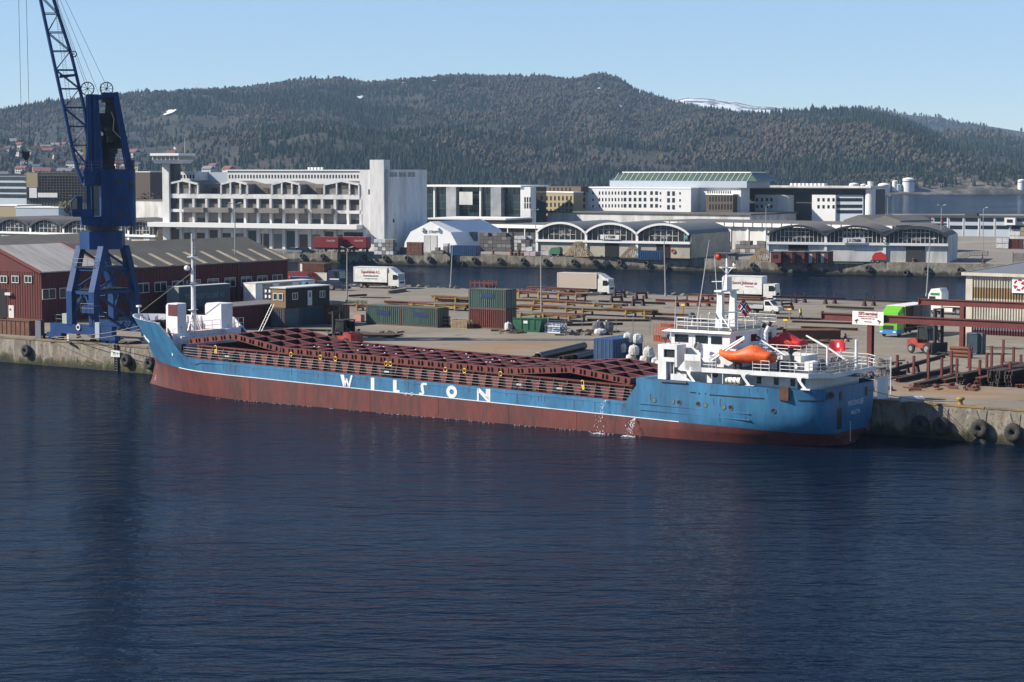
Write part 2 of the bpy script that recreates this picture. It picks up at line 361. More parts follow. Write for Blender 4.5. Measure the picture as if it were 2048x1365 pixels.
hill('rocky_point', [(1660, 376), (1720, 371), (1760, 374), (1800, 378), (1870, 384), (1905, 374), (1940, 357), (1975, 352), (2010, 358), (2050, 361), (2150, 350), (2400, 345)], lambda p: 1880, 2010, 1660, 2400, 260, 22, 0, 16, -1, 29, M_rockhill, .6)

SNOW = [(342, .62, 9, 15), (722, .82, 5, 6), (1196, .80, 3, 5), (1240, .6, 3, 4), (808, .9, 4, 3), (870, .86, 5, 3), (1052, .985, 7, 2)]
def forest(name, spec, seed, cap):
    """all the trees of one wooded slope, far too many to count"""
    rng = np.random.default_rng(seed); V = []; F = []; Cc = []; nv = 0; count = 0
    ng = np.array([.013, .024, .017])
    for hn, N, t0, t1, hmin, hmax, bare in spec:
        A = rng.random(N); T = t0 + (t1 - t0) * rng.random(N) ** .85
        for a, t in zip(A, T):
            x, y, z = on_hill(hn, a, t); px = 1024 + x / y * FPX
            if not -60 < px < 2110: continue
            pn = noise2(x, y, .0045, 3, 31.0); p2 = noise2(x, y, .0016, 2, 77.0)
            if hn == 'main_hill' and px < 480 and t < .62 and rng.random() < .62: continue      # gardens and streets of the hillside town
            if hn == 'main_hill' and any(abs(px - sp) * y / FPX < 1.1 * sw and -.05 < t - st < .012 for sp, st, sw, _ in SNOW): continue
            if noise2(x, y, .007, 3, 55.0) > .34 and rng.random() < .8: continue                     # clearings
            h = rng.uniform(hmin, hmax) * (1.0 + .35 * noise2(x, y, .012, 2, 91.0)) * rng.uniform(.75, 1.2); r = h * rng.uniform(.22, .33)
            isb = (pn * 1.1 + .9 * p2 + bare + rng.normal(0, .13)) > .06
            if isb:
                h *= rng.uniform(.6, .95); r = h * rng.uniform(.24, .36); k = 6
                c = np.array([.062, .050, .038]) * rng.uniform(.85, 1.15) + np.array([0, .012, 0]) * (rng.random() < .35)
                ph = rng.random() * 6.28
                vs = [(x, y, z - 1)]
                for lev, rr in ((.30, .75), (.60, 1.0), (.85, .55)):
                    for q in range(k):
                        an = ph + q * 6.2832 / k; j = rng.uniform(.6, 1.25)
                        vs.append((x + math.cos(an) * r * rr * j, y + math.sin(an) * r * rr * j, z + h * (lev + rng.uniform(-.09, .09))))
                vs.append((x, y, z + h))
                fs = [(0, 1 + (q + 1) % k, 1 + q) for q in range(k)]
                for lv in (0, 1): 
                    for q in range(k):
                        a0 = 1 + lv * k + q; a1 = 1 + lv * k + (q + 1) % k; fs += [(a0, a1, a1 + k), (a0, a1 + k, a0 + k)]
                fs += [(1 + 2 * k + q, 1 + 2 * k + (q + 1) % k, 1 + 3 * k) for q in range(k)]
            else:
                c = ng * rng.uniform(.8, 1.25) + np.array([.010, .009, .0]) * rng.random()
                k = 5; vs = []; fs = []; ph = rng.random() * 6.28
                for b0, b1, rr in ((.08, .62, 1.0), (.42, 1.0, .66)):
                    o = len(vs); tip = (x + rng.normal(0, .1), y, z + h * b1)
                    for q in range(k):
                        an = ph + q * 6.2832 / k; j = rng.uniform(.7, 1.25)
                        vs.append((x + math.cos(an) * r * rr * j, y + math.sin(an) * r * rr * j, z + h * (b0 + rng.uniform(-.05, .05))))
                    vs.append(tip); fs += [(o + q, o + (q + 1) % k, o + k) for q in range(k)]
            V.extend(vs); F.extend([tuple(i + nv for i in f) for f in fs]); nv += len(vs); Cc.extend([c] * len(vs)); count += 1
    me = bpy.data.meshes.new(name); me.from_pydata(V, [], F)
    ca = me.color_attributes.new('tint', 'FLOAT_COLOR', 'POINT'); arr = np.ones((nv, 4), np.float32); arr[:, :3] = np.array(Cc); ca.data.foreach_set('color', arr.ravel())
    m = MATS.get('forest')
    if m is None:
        m = bpy.data.materials.new('forest'); m.use_nodes = True; MATS['forest'] = m; n = m.node_tree.nodes; b = n['Principled BSDF']; b.inputs['Roughness'].default_value = .9; b.inputs['Specular IOR Level'].default_value = .15
        at = n.new('ShaderNodeAttribute'); at.attribute_name = 'tint'; m.node_tree.links.new(at.outputs['Color'], b.inputs['Base Color'])
    me.materials.append(m); me.update()
    o = bpy.data.objects.new(name, me); COL.objects.link(o); return o
tag(forest('spruce_and_birch_forest', [('main_hill', 60000, .0, 1.0, 5.5, 10.5, .02)], 5, 0), 'dense dark spruce and bare birch forest covering the big main hill', 'forest', kind='stuff')
tag(forest('wooded_headland', [('right_hill', 17000, .0, 1.0, 6, 11, -.08), ('rocky_point', 2600, .12, 1.0, 3, 7, .1)], 8, 0), 'dark spruce forest on the rounded right hill above the fjord', 'forest', kind='stuff')
tag(forest('distant_forest', [('inlet_hill', 5200, .0, 1.0, 8, 13, -.05), ('far_ridge', 5000, .3, 1.0, 9, 15, -.1)], 12, 0), 'bluish distant forest on the ridges at far right', 'forest', kind='stuff')
# ================================================================ CARGO SHIP (dock frame: x towards the stern, y towards the quay)
M_blue = mat('hull_blue_paint', (.052, .235, .44), .5, col2=(.036, .165, .33), scale=.5, lo=.40, hi=.66, fine=.14, fscale=2.6, stretch=(1, 1, .22), bump=.06, bscale=.5)
M_redh = mat('hull_red_paint', (.215, .043, .033), .65, col2=(.115, .034, .030), scale=.42, lo=.38, hi=.66, fine=.24, fscale=2.0, stretch=(1, 1, .28), bump=.02, bscale=.7)
M_oxide = mat('deck_oxide_red', (.24, .052, .036), .6, col2=(.17, .036, .028), scale=.6, fine=.16, fscale=4)
M_oxst = mat('stay_dark_red', (.15, .032, .024), .7, fine=.2)
M_oxtop = mat('cover_top_red_sheen', (.34, .085, .085), .5, col2=(.26, .065, .065), scale=.5, fine=.15, fscale=4)  # pinkish sky sheen on the cover tops put into this red
M_oxdark = mat('cover_cell_red_shaded', (.085, .020, .020), .6, col2=(.055, .016, .016), scale=.8, fine=.2, fscale=4)  # shade down in the cover cells put into this dark red
M_white = mat('ship_white_paint', (.74, .74, .745), .45, col2=(.60, .60, .61), scale=.8, lo=.5, hi=.75, fine=.05, fscale=3, stretch=(1, 1, .3))
M_whiter = mat('ship_white_rusty', (.76, .74, .76), .5, col2=(.55, .40, .40), scale=1.7, lo=.58, hi=.72, fine=.06, fscale=4)
M_cream = mat('bridge_cream_paint', (.83, .76, .63), .45, fine=.05)
M_black = mat('black_paint', (.012, .012, .013), .5, fine=.2)
M_hold = mat('hold_dark_steel', (.02, .016, .015), .9, fine=.2)
M_grey = mat('grey_deck_paint', (.16, .17, .18), .6, col2=(.10, .10, .11), scale=1.5, fine=.12)
M_glass = mat('dark_window_glass', (.02, .03, .035), .06, fine=0, spec=.8)
M_yel = mat('yellow_paint', (.75, .52, .03), .5, fine=.08)
M_orange = mat('lifeboat_orange_cover', (.80, .12, .015), .55, col2=(.62, .085, .012), scale=1.2, fine=.08)
M_redc = mat('red_canvas', (.62, .03, .02), .55, fine=.12)
M_steelw = mat('galvanised_steel', (.42, .42, .42), .45, .6, fine=.12)
M_rail = mat('rail_grey_paint', (.16, .19, .23), .5, fine=.15)
M_rope = mat('mooring_rope', (.34, .30, .24), .9, fine=.15)
M_brown = mat('brownish_rust', (.10, .05, .03), .85, col2=(.17, .075, .035), scale=2.5, fine=.25, fscale=9)
M_pinkbr = mat('dark_red_louvre', (.16, .02, .025), .55, fine=.1)

def zd(u): return 4.2 - .0173 * u
def zr(u): return 2.81 - .0173 * u + (0.25 * max(0, (6 - u) / 6) ** 2) - max(0, (u - 78)) * .02
HULL_L, HB = 86.1, 6.4
def ztop(u):
    return float(np.interp(u, [-3, 3.0, 7.6, 8.0, 10.6, 11.2, 12.2, 66.9, 68.5, 86.2], [7.85, 7.55, 7.45, 7.3, 4.28, 4.05, zd(12.2), zd(66.9), 5.24, 5.12]))
def stem(z): return float(np.interp(z, [-2.5, -.8, 0, 1.2, 2.5, 4, 6, 8], [.9, -.5, -.2, .45, .72, -.1, -1.3, -2.5]))
def smooth01(t): t = max(0., min(1., t)); return t
def hb(n, z):
    L = float(np.interp(z, [-2.5, 0, 2.5, 5, 8], [25, 21, 17.5, 13.5, 10.5])); e = float(np.interp(z, [0, 2.5, 8], [.95, .9, .66]))
    b = HB * math.sin(math.pi / 2 * smooth01(n / L)) ** e if n < L else HB
    b = max(b, .16)
    # the run aft
    La = float(np.interp(z, [-2.5, 0, 1.2, 2.2, 5], [24, 20, 15, 11, 7.5])); bt = float(np.interp(z, [-2.5, 0, .5, 1.7, 2.6, 5], [.1, .35, 1.7, 3.9, 4.25, 4.35]))
    t = smooth01((n - (HULL_L - La)) / La)
    b = min(b, bt + (HB - bt) * math.sqrt(max(0, 1 - t ** 2.2)) if t > 0 else b)
    return b
ship = at_frame('cargo_ship', 'long blue and red cargo ship with open red hatch covers moored at the quay', 'ship', DOCK)
NS = [0, .25, .6, 1.1, 1.8, 2.6, 3.6, 4.8, 6, 7, 7.6, 8, 8.8, 9.6, 10.4, 11.0, 12.2] + list(np.arange(14, 66.5, 3.5)) + [66.9, 67.7, 68.5, 70.5, 72.5, 74.5, 76.5, 78, 79.5, 80.8, 82, 83, 84, 84.8, 85.4, 85.8, 86.0, 86.1]
def hull_pt(n, z):
    return (n + stem(z) * max(0, 1 - n / 13), hb(n, z), z)
def hull_rows(n):
    t = ztop(n); r = zr(n); return [-2.5, -.7, .15, .8, r - .55, r, r + (t - r) * .22, r + (t - r) * .48, r + (t - r) * .74, t]
mb = MB(); NR = 10
for side in (-1, 1):
    vs = []
    for n in NS:
        for z in hull_rows(n):
            x, b, zz = hull_pt(n, z); vs.append((x, side * b, zz))
    for i in range(len(NS) - 1):
        for j in range(NR - 1):
            q = (i * NR + j, (i + 1) * NR + j, (i + 1) * NR + j + 1, i * NR + j + 1)
            mb.add([vs[k] for k in (q if side < 0 else q[::-1])], [(0, 1, 2, 3)], 0 if j >= 5 else 1)
# transom
for j in range(NR - 1):
    z0, z1 = hull_rows(86.1)[j], hull_rows(86.1)[j + 1]; p0 = hull_pt(86.1, z0); p1 = hull_pt(86.1, z1)
    mb.add([(p0[0], -p0[1], z0), (p0[0], p0[1], z0), (p1[0], p1[1], z1), (p1[0], -p1[1], z1)], [(0, 1, 2, 3)], 0 if j >= 5 else 1)
hull = mb.build('hull', [M_blue, M_redh], ship, smooth=True)
bmw = hull.modifiers.new('weld', 'WELD'); bmw.merge_threshold = .002
es = hull.modifiers.new('edges', 'EDGE_SPLIT'); es.split_angle = R(40)
# bulwark inside: forecastle (white) and poop (white)
mb = MB()
def inner(n0s, zfun, off=.14):
    for side in (-1, 1):
        for a, b in zip(n0s[:-1], n0s[1:]):
            pa = hull_pt(a, ztop(a)); pb = hull_pt(b, ztop(b)); za, zb = zfun(a), zfun(b)
            ia = max(.02, pa[1] - off); ib = max(.02, pb[1] - off)
            xa = pa[0] + (.2 if a == 0 else 0); la, lb = hull_pt(a, za), hull_pt(b, zb)
            mb.add([(max(xa, la[0] + .2), side * max(.02, la[1] - off), za), (lb[0], side * max(.02, lb[1] - off), zb), (pb[0], side * ib, pb[2] + .03), (xa, side * ia, pa[2] + .03)], [(0, 1, 2, 3)])
            mb.add([(pa[0], side * (pa[1] + .03), pa[2] + .03), (pb[0], side * (pb[1] + .03), pb[2] + .03), (pb[0], side * ib, pb[2] + .03), (xa, side * ia, pa[2] + .03)], [(0, 1, 2, 3)])
FN = [n for n in NS if n <= 9.6]
inner(FN, lambda n: min(6.3, ztop(n) - .1))
for n in (1.1, 1.8, 2.6, 3.6, 4.8, 6, 7):                       # stays of the bulwark
    for side in (-1, 1):
        x, b, z = hull_pt(n, 6.4); mb.box(x - .05, x + .05, side * (b - .2), side * (b - .5), 6.28, ztop(n) - .05)
mb.build('bulwark', M_whiter, ship)
mb = MB(); PN = [n for n in NS if n >= 68.5]
inner(PN, lambda n: 4.25)
mb.add([(86.0, -4.2, 4.25), (86.0, 4.2, 4.25), (86.0, 4.2, 5.14), (86.0, -4.2, 5.14)], [(0, 1, 2, 3)])
mb.build('poop_bulwark', M_blue, ship)
# decks
def deck(name, ns, zf, m, off=.05, hole=None):
    mb = MB()
    for a, b in zip(ns[:-1], ns[1:]):
        pa, pb = hull_pt(a, zf(a)), hull_pt(b, zf(b))
        if hole and a >= hole[0] and b <= hole[1]:
            for s in (-1, 1):
                mb.add([(pa[0], s * hole[2], zf(a)), (pb[0], s * hole[2], zf(b)), (pb[0], s * (pb[1] - off), zf(b)), (pa[0], s * (pa[1] - off), zf(a))], [(0, 1, 2, 3)])
        else: mb.add([(pa[0], -pa[1] + off, zf(a)), (pb[0], -pb[1] + off, zf(b)), (pb[0], pb[1] - off, zf(b)), (pa[0], pa[1] - off, zf(a))], [(0, 1, 2, 3)])
    return mb.build(name, m, ship)
deck('forecastle_deck', [n for n in NS if n <= 8] + [8.5], lambda n: 6.3, M_oxide, .2)
deck('main_deck', [8.0, 8.8, 9.6, 10.4, 11.0, 12.2] + [n for n in NS if 12.5 < n < 68] + [68.6], lambda n: min(zd(n) - .04, ztop(n) - .04), M_oxide, .06, (12.2, 66.9, 4.9))
deck('poop_deck', [68.4] + [n for n in NS if n > 68.6], lambda n: 4.28, M_grey, .16)
box('poop_front', M_blue, ship, 67.9, 68.5, -6.25, 6.25, zd(68) - .1, 5.2)
# thin white line where the blue meets the red
mb = MB()
for a, b in zip(NS[12:-14], NS[13:-13]):
    pa, pb = hull_pt(a, zr(a)), hull_pt(b, zr(b))
    mb.add([(pa[0], -pa[1] - .03, pa[2] - .02), (pb[0], -pb[1] - .03, pb[2] - .02), (pb[0], -pb[1] - .03, pb[2] + .05), (pa[0], -pa[1] - .03, pa[2] + .05), (pa[0], -pa[1] + .05, pa[2] + .05), (pb[0], -pb[1] + .05, pb[2] + .05)], [(0, 1, 2, 3), (3, 2, 5, 4)])
mb.build('rubbing_strake', M_white, ship)
# belts and seams on the poop side
mb = MB()
for z0, z1 in ((2.92, 3.0),):
    mb.hexa([(68.4, -6.48, z0), (79.6, -6.36, z0 - .2), (79.6, -6.2, z0 - .2), (68.4, -6.3, z0), (68.4, -6.48, z1), (79.6, -6.36, z1 - .2), (79.6, -6.2, z1 - .2), (68.4, -6.3, z1)])
    mb.hexa([(68.4, -6.48, z0 - .55), (79.6, -6.36, z0 - .75), (79.6, -6.2, z0 - .75), (68.4, -6.3, z0 - .55), (68.4, -6.48, z1 - .55), (79.6, -6.36, z1 - .75), (79.6, -6.2, z1 - .75), (68.4, -6.3, z1 - .55)])
mb.build('side_belt', M_blue, ship)
mb = MB()
for a, b in zip(NS[16:-18], NS[17:-17]):      # welded seam under the deck edge
    mb.box(a, b, -6.425, -6.38, zd((a + b) / 2) - .34, zd((a + b) / 2) - .30)
mb.build('weld_seam', M_blue, ship)

for px in (500, 610, 740, 877, 1017, 1153, 1230):                # butt seams of the shell plating
    u = DOCK.x(px, 800, -6.4); MB().box(u - .02, u + .02, -hb(u, 1) - .015, -hb(u, 1) + .05, .1, zr(u) - .04).build('butt_seam', M_oxst, ship)
mb = MB(); rr = random.Random(13)
for k in range(60):                                              # rust runs below scuppers and seams
    u = rr.uniform(12, 84); z1 = rr.choice([zd(u) - .32, zr(u) - .05, ztop(u) - .1, 3.9 if u > 69 else zd(u) - .34]); z0 = max(z1 - rr.uniform(.2, 1.0), .2); b0, b1 = hb(u, z0), hb(u, z1); w_ = rr.uniform(.015, .05)
    mb.add([(u - w_ * .4, -b0 - .012, z0), (u + w_ * .4, -b0 - .012, z0), (u + w_, -b1 - .012, z1), (u - w_, -b1 - .012, z1)], [(0, 1, 2, 3)])
mb.build('rust_run', mat('hull_rust_run', (.13, .075, .06), .9, fine=.2), ship, kind='stuff')
mb = MB(); rr = random.Random(9)
for k in range(110):                                             # flecks of foam along the waterline
    u = rr.uniform(16, 66); mb.ball((u, -6.55 - rr.random() * .25, .01), rr.uniform(.02, .07), .04, .02, 5, 3)
mb.build('waterline_foam', M_white, ship, kind='stuff')
# ---- hold, coaming and hatch covers
cz = lambda u: zd(u) + 1.22
mb = MB(); us = list(np.linspace(12.2, 66.9, 26))
for a, b in zip(us[:-1], us[1:]):
    for s in (-1, 1):
        mb.hexa([(a, s * 4.9, zd(a) - .1), (b, s * 4.9, zd(b) - .1), (b, s * 5.05, zd(b) - .1), (a, s * 5.05, zd(a) - .1), (a, s * 4.9, cz(a)), (b, s * 4.9, cz(b)), (b, s * 5.05, cz(b)), (a, s * 5.05, cz(a))])
        mb.hexa([(a, s * 4.85, cz(a)), (b, s * 4.85, cz(b)), (b, s * 5.32, cz(b)), (a, s * 5.32, cz(a)), (a, s * 4.85, cz(a) + .12), (b, s * 4.85, cz(b) + .12), (b, s * 5.32, cz(b) + .12), (a, s * 5.32, cz(a) + .12)])
mb.box(12.05, 12.2, -5.05, 5.05, zd(12) - .1, cz(12)); mb.box(66.9, 67.05, -5.05, 5.05, zd(67) - .1, cz(67))
mb.build('hatch_coaming', M_oxide, ship)
mb = MB()
for u in np.arange(13, 66.5, 1.56):
    for s in (-1, 1):
        mb.prism([(s * 5.06, zd(u) - .03), (s * 5.62, zd(u) - .03), (s * 5.30, cz(u) - .02), (s * 5.06, cz(u) - .02)], u - .03, u + .03, 'x')
mb.build('coaming_stay', M_oxst, ship, kind='stuff')  # stays darker than the coaming, recess shade put into their red
mb = MB(); mb.box(12.2, 66.9, -4.9, 4.9, -1.2, -1.0)
for s in (-1, 1): mb.box(12.2, 66.9, s * 4.82, s * 4.88, -1, zd(66) - .05)
mb.box(12.2, 12.3, -4.9, 4.9, -1, 4); mb.box(66.8, 66.9, -4.9, 4.9, -1, 3); mb.build('hold', M_hold, ship)
def cover(p0, p1, flip=False):
    """one steel hatch panel between two edge points (u, z of its top)"""
    L = math.hypot(p1[0] - p0[0], p1[1] - p0[1]) - .08; a = math.atan2(p1[1] - p0[1], p1[0] - p0[0]); mb = MB()
    Wd = 4.98
    mb.box(0, L, -Wd + .1, Wd - .1, -.5, -.44, 1)                                     # sunken plate
    n = max(3, round(L / 2.25))
    for k in range(n + 1):
        x = .09 + k * (L - .18) / n; mb.box(x - .05, x + .05, -Wd, Wd, -.44, -.03, 1); mb.box(x - .1, x + .1, -Wd, Wd, -.03, .03, 0)
    for y in (-Wd + .12, -2.5, 0, 2.5, Wd - .12):
        mb.box(.02, L - .02, y - .04, y + .04, -.43, -.032, 1); mb.box(.02, L - .02, y - .09, y + .09, -.028, .022, 0)
    for s in (-1, 1):                                                                  # edge girder with brackets
        mb.box(0, L, s * (Wd), s * (Wd + .06), -.55, .03, 2)
        mb.box(0, L, s * Wd, s * (Wd + .2), -.57, -.5, 2)
        for k in range(int(L / .62)):
            x = .18 + k * .62; mb.box(x, x + (.30 if k % 2 else .12), s * (Wd + .06), s * (Wd + .19), -.5, -.04, 2 if k % 2 else 3)
    o = mb.build('hatch_cover', [M_oxtop, M_oxdark, M_oxide, M_brown], ship)
    o.location = (p0[0], 0, p0[1]); o.rotation_euler = (0, -a, 0); return o
ct = lambda u: cz(u) + .62
hz = [(9.6 + 1.2, ct(11) + .02), (17.4, 6.72), (24.0, ct(24) + .03)]
flat = list(np.linspace(24.0, 52.9, 5)); hz2 = [(52.9, ct(52.9)), (60.0, 5.68), (66.6, ct(66.6) + .05)]
cover(hz[0], hz[1]); cover(hz[1], hz[2])
for a, b in zip(flat[:-1], flat[1:]): cover((a, ct(a)), (b, ct(b)))
cover(hz2[0], hz2[1]); cover(hz2[1], hz2[2])
for px, py, kind in [(582, 709, 'o'), (641, 715, 'o'), (671, 718, 'o'), (772, 727.5, 'o'), (781, 728.5, 'o'), (891, 740, 'o'), (929, 742, 'o'), (1001, 748, 'o')]:
    u, z = DOCK.xz(px, py, -5.25); MB().torus((u, -5.26, z), (0, 1, 0), .2, .055, 14, 5).build('yellow_ring', M_yel, ship)
for px, py in [(432, 699), (1166, 770)]:
    u, z = DOCK.xz(px, py, -5.3); mb = MB()
    mb.tube([(u - .2, -5.32, z + .3), (u - .05, -5.32, z + .42), (u + .12, -5.32, z + .3), (u + .1, -5.32, z)], .05); mb.box(u - .15, u + .2, -5.38, -5.26, z - .45, z); mb.build('lifting_hook', M_yel, ship)
# little white lashing pots on the panel tops
mb = MB(); rr = random.Random(3)
for k in range(26):
    u = rr.uniform(25, 52); v = rr.choice([-2.4, 0.0, 2.45]); mb.box(u, u + .13, v - .06, v + .06, ct(u) + .04, ct(u) + .1)
mb.build('lashing_pot', M_white, ship, kind='stuff')

# ---- deck edge railing and fittings
def railing(name, pts, h, m, nr=3, post=1.5, r=.028, pr=.03, sub=ship):
    mb = MB()
    for a, b in zip(pts[:-1], pts[1:]):
        a = np.array(a, float); b = np.array(b, float); L = np.linalg.norm(b - a); k = max(1, round(L / post))
        for i in range(k + 1):
            p = a + (b - a) * i / k; mb.cyl(p, p + np.array([0, 0, h]), pr, n=5)
        for j in range(nr):
            z = np.array([0, 0, h * (j + 1) / nr]); mb.cyl(a + z, b + z, r, n=5)
    return mb.build(name, m, sub)
for s in (-1, 1):
    railing('railing', [(u, s * 6.22, zd(u)) for u in np.linspace(11.2, 67.4, 7)], 1.08, M_rail, 4, 1.5, .02, .026)
for px in (456, 775, 1120, 1040):
    u, z = DOCK.xz(px, 720 + (px - 456) * .092, -5.95); zz = zd(u); mb = MB()
    for du in (-.55, .55): mb.box(u + du - .2, u + du + .2, -6.05, -5.7, zz - .02, zz + .85)
    mb.box(u - .55, u + .55, -6.05, -5.7, zz - .02, zz + .15); mb.build('mooring_bitts', M_black, ship)
    box('white_plate', M_white, ship, u - .3, u + .3, -6.09, -6.03, zz + .45, zz + .6)
# ---- lettering on the hull
def letters():
    v = -6.432; zb = lambda u: zd(u) - 1.38; h = 1.22
    def poly(name, u0, pts, w=1.0):
        mb = MB(); mb.prism([(u0 + x * w, zb(u0) + y * h) for x, y in pts], v, v + .05, 'y'); return mb
    def X(px): return DOCK.xz(px, 760, -6.4)[0]
    def L(name, mbs):
        mb = MB()
        for q in mbs: mb.add(q.v, q.f)
        mb.build(name, M_white, ship)
    u0, w_ = X(681), X(705.5) - X(681)
    L('letter_w', [poly('w', u0, [(0, 1), (.30, 1), (.42, .30), (.36, 0), (.24, 0)], w_), poly('w', u0, [(.36, 0), (.42, .30), (.50, .72), (.57, .72), (.66, 0), (.5, .28)], w_) if 0 else poly('w', u0, [(.27, 0), (.40, 0), (.58, .74), (.48, .74)], w_), poly('w', u0, [(.44, .74), (.56, .74), (.74, 0), (.62, 0)], w_), poly('w', u0, [(.60, 0), (.76, 0), (1, 1), (.86, 1)], w_)])
    u0, w_ = X(742), X(749) - X(742); L('letter_i', [poly('i', u0, [(0, 0), (1, 0), (1, 1), (0, 1)], w_)])
    u0, w_ = X(786.5), X(799.5) - X(786.5); L('letter_l', [poly('l', u0, [(0, 0), (1, 0), (1, .2), (.55, .2), (.55, 1), (0, 1)], w_)])
    u0, w_ = X(838.5), X(854) - X(838.5)
    L('letter_s', [poly('s', u0, [(0, 0), (.42, 0), (.62, .08), (.68, .25), (.62, .40), (.22, .55) , (.24, .36), (.36, .28), (.34, .18), (0, .18)], w_), poly('s', u0, [(.22, .55), (.62, .40), (.60, .62), (.52, .70), (.6, .82), (1, .82), (.98, 1), (.5, 1), (.26, .9), (.18, .72)], w_)])
    u0, w_ = X(893), X(914.5) - X(893); mb = MB(); n = 22
    for k in range(n):
        a, b = 2 * math.pi * k / n, 2 * math.pi * (k + 1) / n
        pt = lambda r, t: (u0 + w_ * (.5 + .5 * r * math.cos(t)), zb(u0) + h * (.5 + .5 * r * math.sin(t)))
        mb.prism([pt(.42, a), pt(1, a), pt(1, b), pt(.42, b)], v, v + .05, 'y')
    mb.build('letter_o', M_white, ship)
    u0, w_ = X(954.5), X(981) - X(954.5)
    L('letter_n', [poly('n', u0, [(0, 0), (.13, 0), (.13, 1), (0, 1)], w_), poly('n', u0, [(.0, 1), (.2, 1), (1, .16), (1, 0), (.78, 0), (.1, .72)], w_), poly('n', u0, [(.66, .3), (1, .16), (1, 1), (.66, 1)], w_)])
letters()
u, z = DOCK.xz(824, 789, -6.4); mb = MB(); mb.torus((u, -6.43, z), (0, 1, 0), .16, .025, 12, 4); mb.box(u - .3, u + .3, -6.46, -6.41, z - .02, z + .02)
for k, (dx, w_) in enumerate(((-.75, .3), (-.75, .3), (-.6, .12))): mb.box(u + dx - w_ / 2, u + dx + w_ / 2, -6.46, -6.41, z - .12 + k * .12, z - .09 + k * .12)
mb.build('load_line_mark', M_white, ship)
def hull_disc(name, px, py, r, m_in, rim=M_grey):
    u, z = DOCK.xz(px, py, -6.25); n = u; x, b, zz = hull_pt(n, z)
    dn = (hb(n + .3, z) - hb(n - .3, z)) / .6; ax = Vector((-dn, -1, 0)).normalized()
    o = MB().torus(Vector((u, -b, z)), ax, r, r * .22, 14, 5).build(name, rim, ship)
    MB().cyl(Vector((u, -b, z)) - ax * .06, Vector((u, -b, z)) + ax * .03, r, n=14).build('pane', m_in, o)
M_phl = mat('pale_porthole_glass', (.18, .30, .30), .15, fine=.2)  # paler teal glass for some of the portholes
for i, (px, py) in enumerate([(1310, 800), (1347, 803), (1360, 805), (1398, 808), (1412, 810), (1449, 813.5), (1463, 815), (1545, 822)]):
    hull_disc('porthole', px, py, .2, M_phl if i in (0, 1, 4, 5) else M_black)
hull_disc('mooring_port', 1641, 795, .28, M_black, M_grey); hull_disc('mooring_port', 307, 657, .26, M_black)
mb = MB()
for x0, x1, y0 in ((1380, 1392, 785), (1397, 1400, 787), (1410, 1412, 788), (1419, 1527, 790), (1590, 1630, 803)):
    u0, z0 = DOCK.xz(x0, y0, -6.4); u1, _ = DOCK.xz(x1, y0, -6.4)
    mb = MB()
    for a, b in zip(np.linspace(u0, u1, 7)[:-1], np.linspace(u0, u1, 7)[1:]):
        mb.add([(a, -hb(a, 4.1) - .02, z0 - .06), (b, -hb(b, 4.1) - .02, z0 - .06), (b, -hb(b, 4.1) - .02, z0 + .05), (a, -hb(a, 4.1) - .02, z0 + .05)], [(0, 1, 2, 3)])
    mb.build('freeing_port', M_black, ship)
u0, zt = DOCK.xz(1559, 774, -6.1); u1, zb_ = DOCK.xz(1577, 802, -6.1)
MB().box(u0, u1, -hb(u0, 4.6) - .03, -hb(u1, 4.6) + .12, zb_, zt).build('side_gate', M_brown, ship)
# fittings on the transom
tx = 86.13
text('WILSON ELBE', .66, M_white, ship, (tx, .9, 3.55), (R(90), 0, R(90)), sx=.75)
text('VALLETTA', .50, M_white, ship, (tx, .9, 2.7), (R(90), 0, R(90)), sx=.8)
mb = MB(); mb.box(86.1, 86.12, -2.6, -1.7, 1.5, 3.3); mb.build('transom_recess', M_black, ship)
for y in (-2.0, 3.0): box('stern_port', M_black, ship, 86.1, 86.13, y - .25, y + .25, 3.95, 4.75)
mb = MB()
for k in range(9): mb.box(86.1, 86.13, -.12, .05, .25 + k * .2, .33 + k * .2)
mb.build('draught_marks', M_white, ship, kind='stuff')
mb = MB()
for k in range(8):
    z = .5 + k * .22; x, b, _ = hull_pt(1.0, z); mb.box(x - .02, x + .12, -b - .03, -b + .02, z, z + .1)
mb.build('bow_draught_marks', M_white, ship, kind='stuff')
def bowtxt():
    for k, (px, py) in enumerate([(288, 672), (291, 675), (294, 677), (297, 679), (300, 681)]):
        u, z = DOCK.xz(px, py, -2.2); n = max(.3, u + 1); x, b, zz = hull_pt(n, z)
        MB().box(x - .1, x + .18, -b - .03, -b + .05, z - .16, z + .16).build('bow_name_letter', M_white, ship)
bowtxt()

# ---- forecastle: two vent towers, break bulkhead, mast
FB = 8.5
mb = MB(); mb.box(FB, FB + .15, -5.3, 5.3, 3.95, 6.32); mb.box(FB - .4, FB + .22, -2.3, 2.6, 6.3, 6.42)
mb.build('forecastle_bulkhead', M_whiter, ship)
for y in (-.6, .5): box('door', M_whiter, ship, FB + .15, FB + .2, y - .38, y + .38, 4.2, 6.05)
def vent_tower(u0, u1, v0, v1, z1, louvre):
    mb = MB(); b = .25
    mb.prism([(u0, 3.9), (u1, 3.9), (u1, z1 - .05), (u1 - .12, z1), (u0 + b, z1), (u0, z1 - b)], v0, v1, 'y')
    o = mb.build('vent_tower', M_whiter, ship)
    if louvre: MB().box(u0 + .35, u1 - .02, v0 - .03, v0 + .1, z1 - 1.35, z1 - .12).build('louvre', M_pinkbr, o)
    return o
vent_tower(6.75, 8.45, -4.35, -3.0, 9.5, True); vent_tower(6.0, 8.45, 2.4, 4.2, 9.15, False)
box('tower_foot', M_whiter, ship, 7.2, 9.3, -4.6, -3.0, 3.9, 6.0); box('tower_foot', M_whiter, ship, 8.0, 9.3, 2.4, 4.6, 3.9, 6.4)
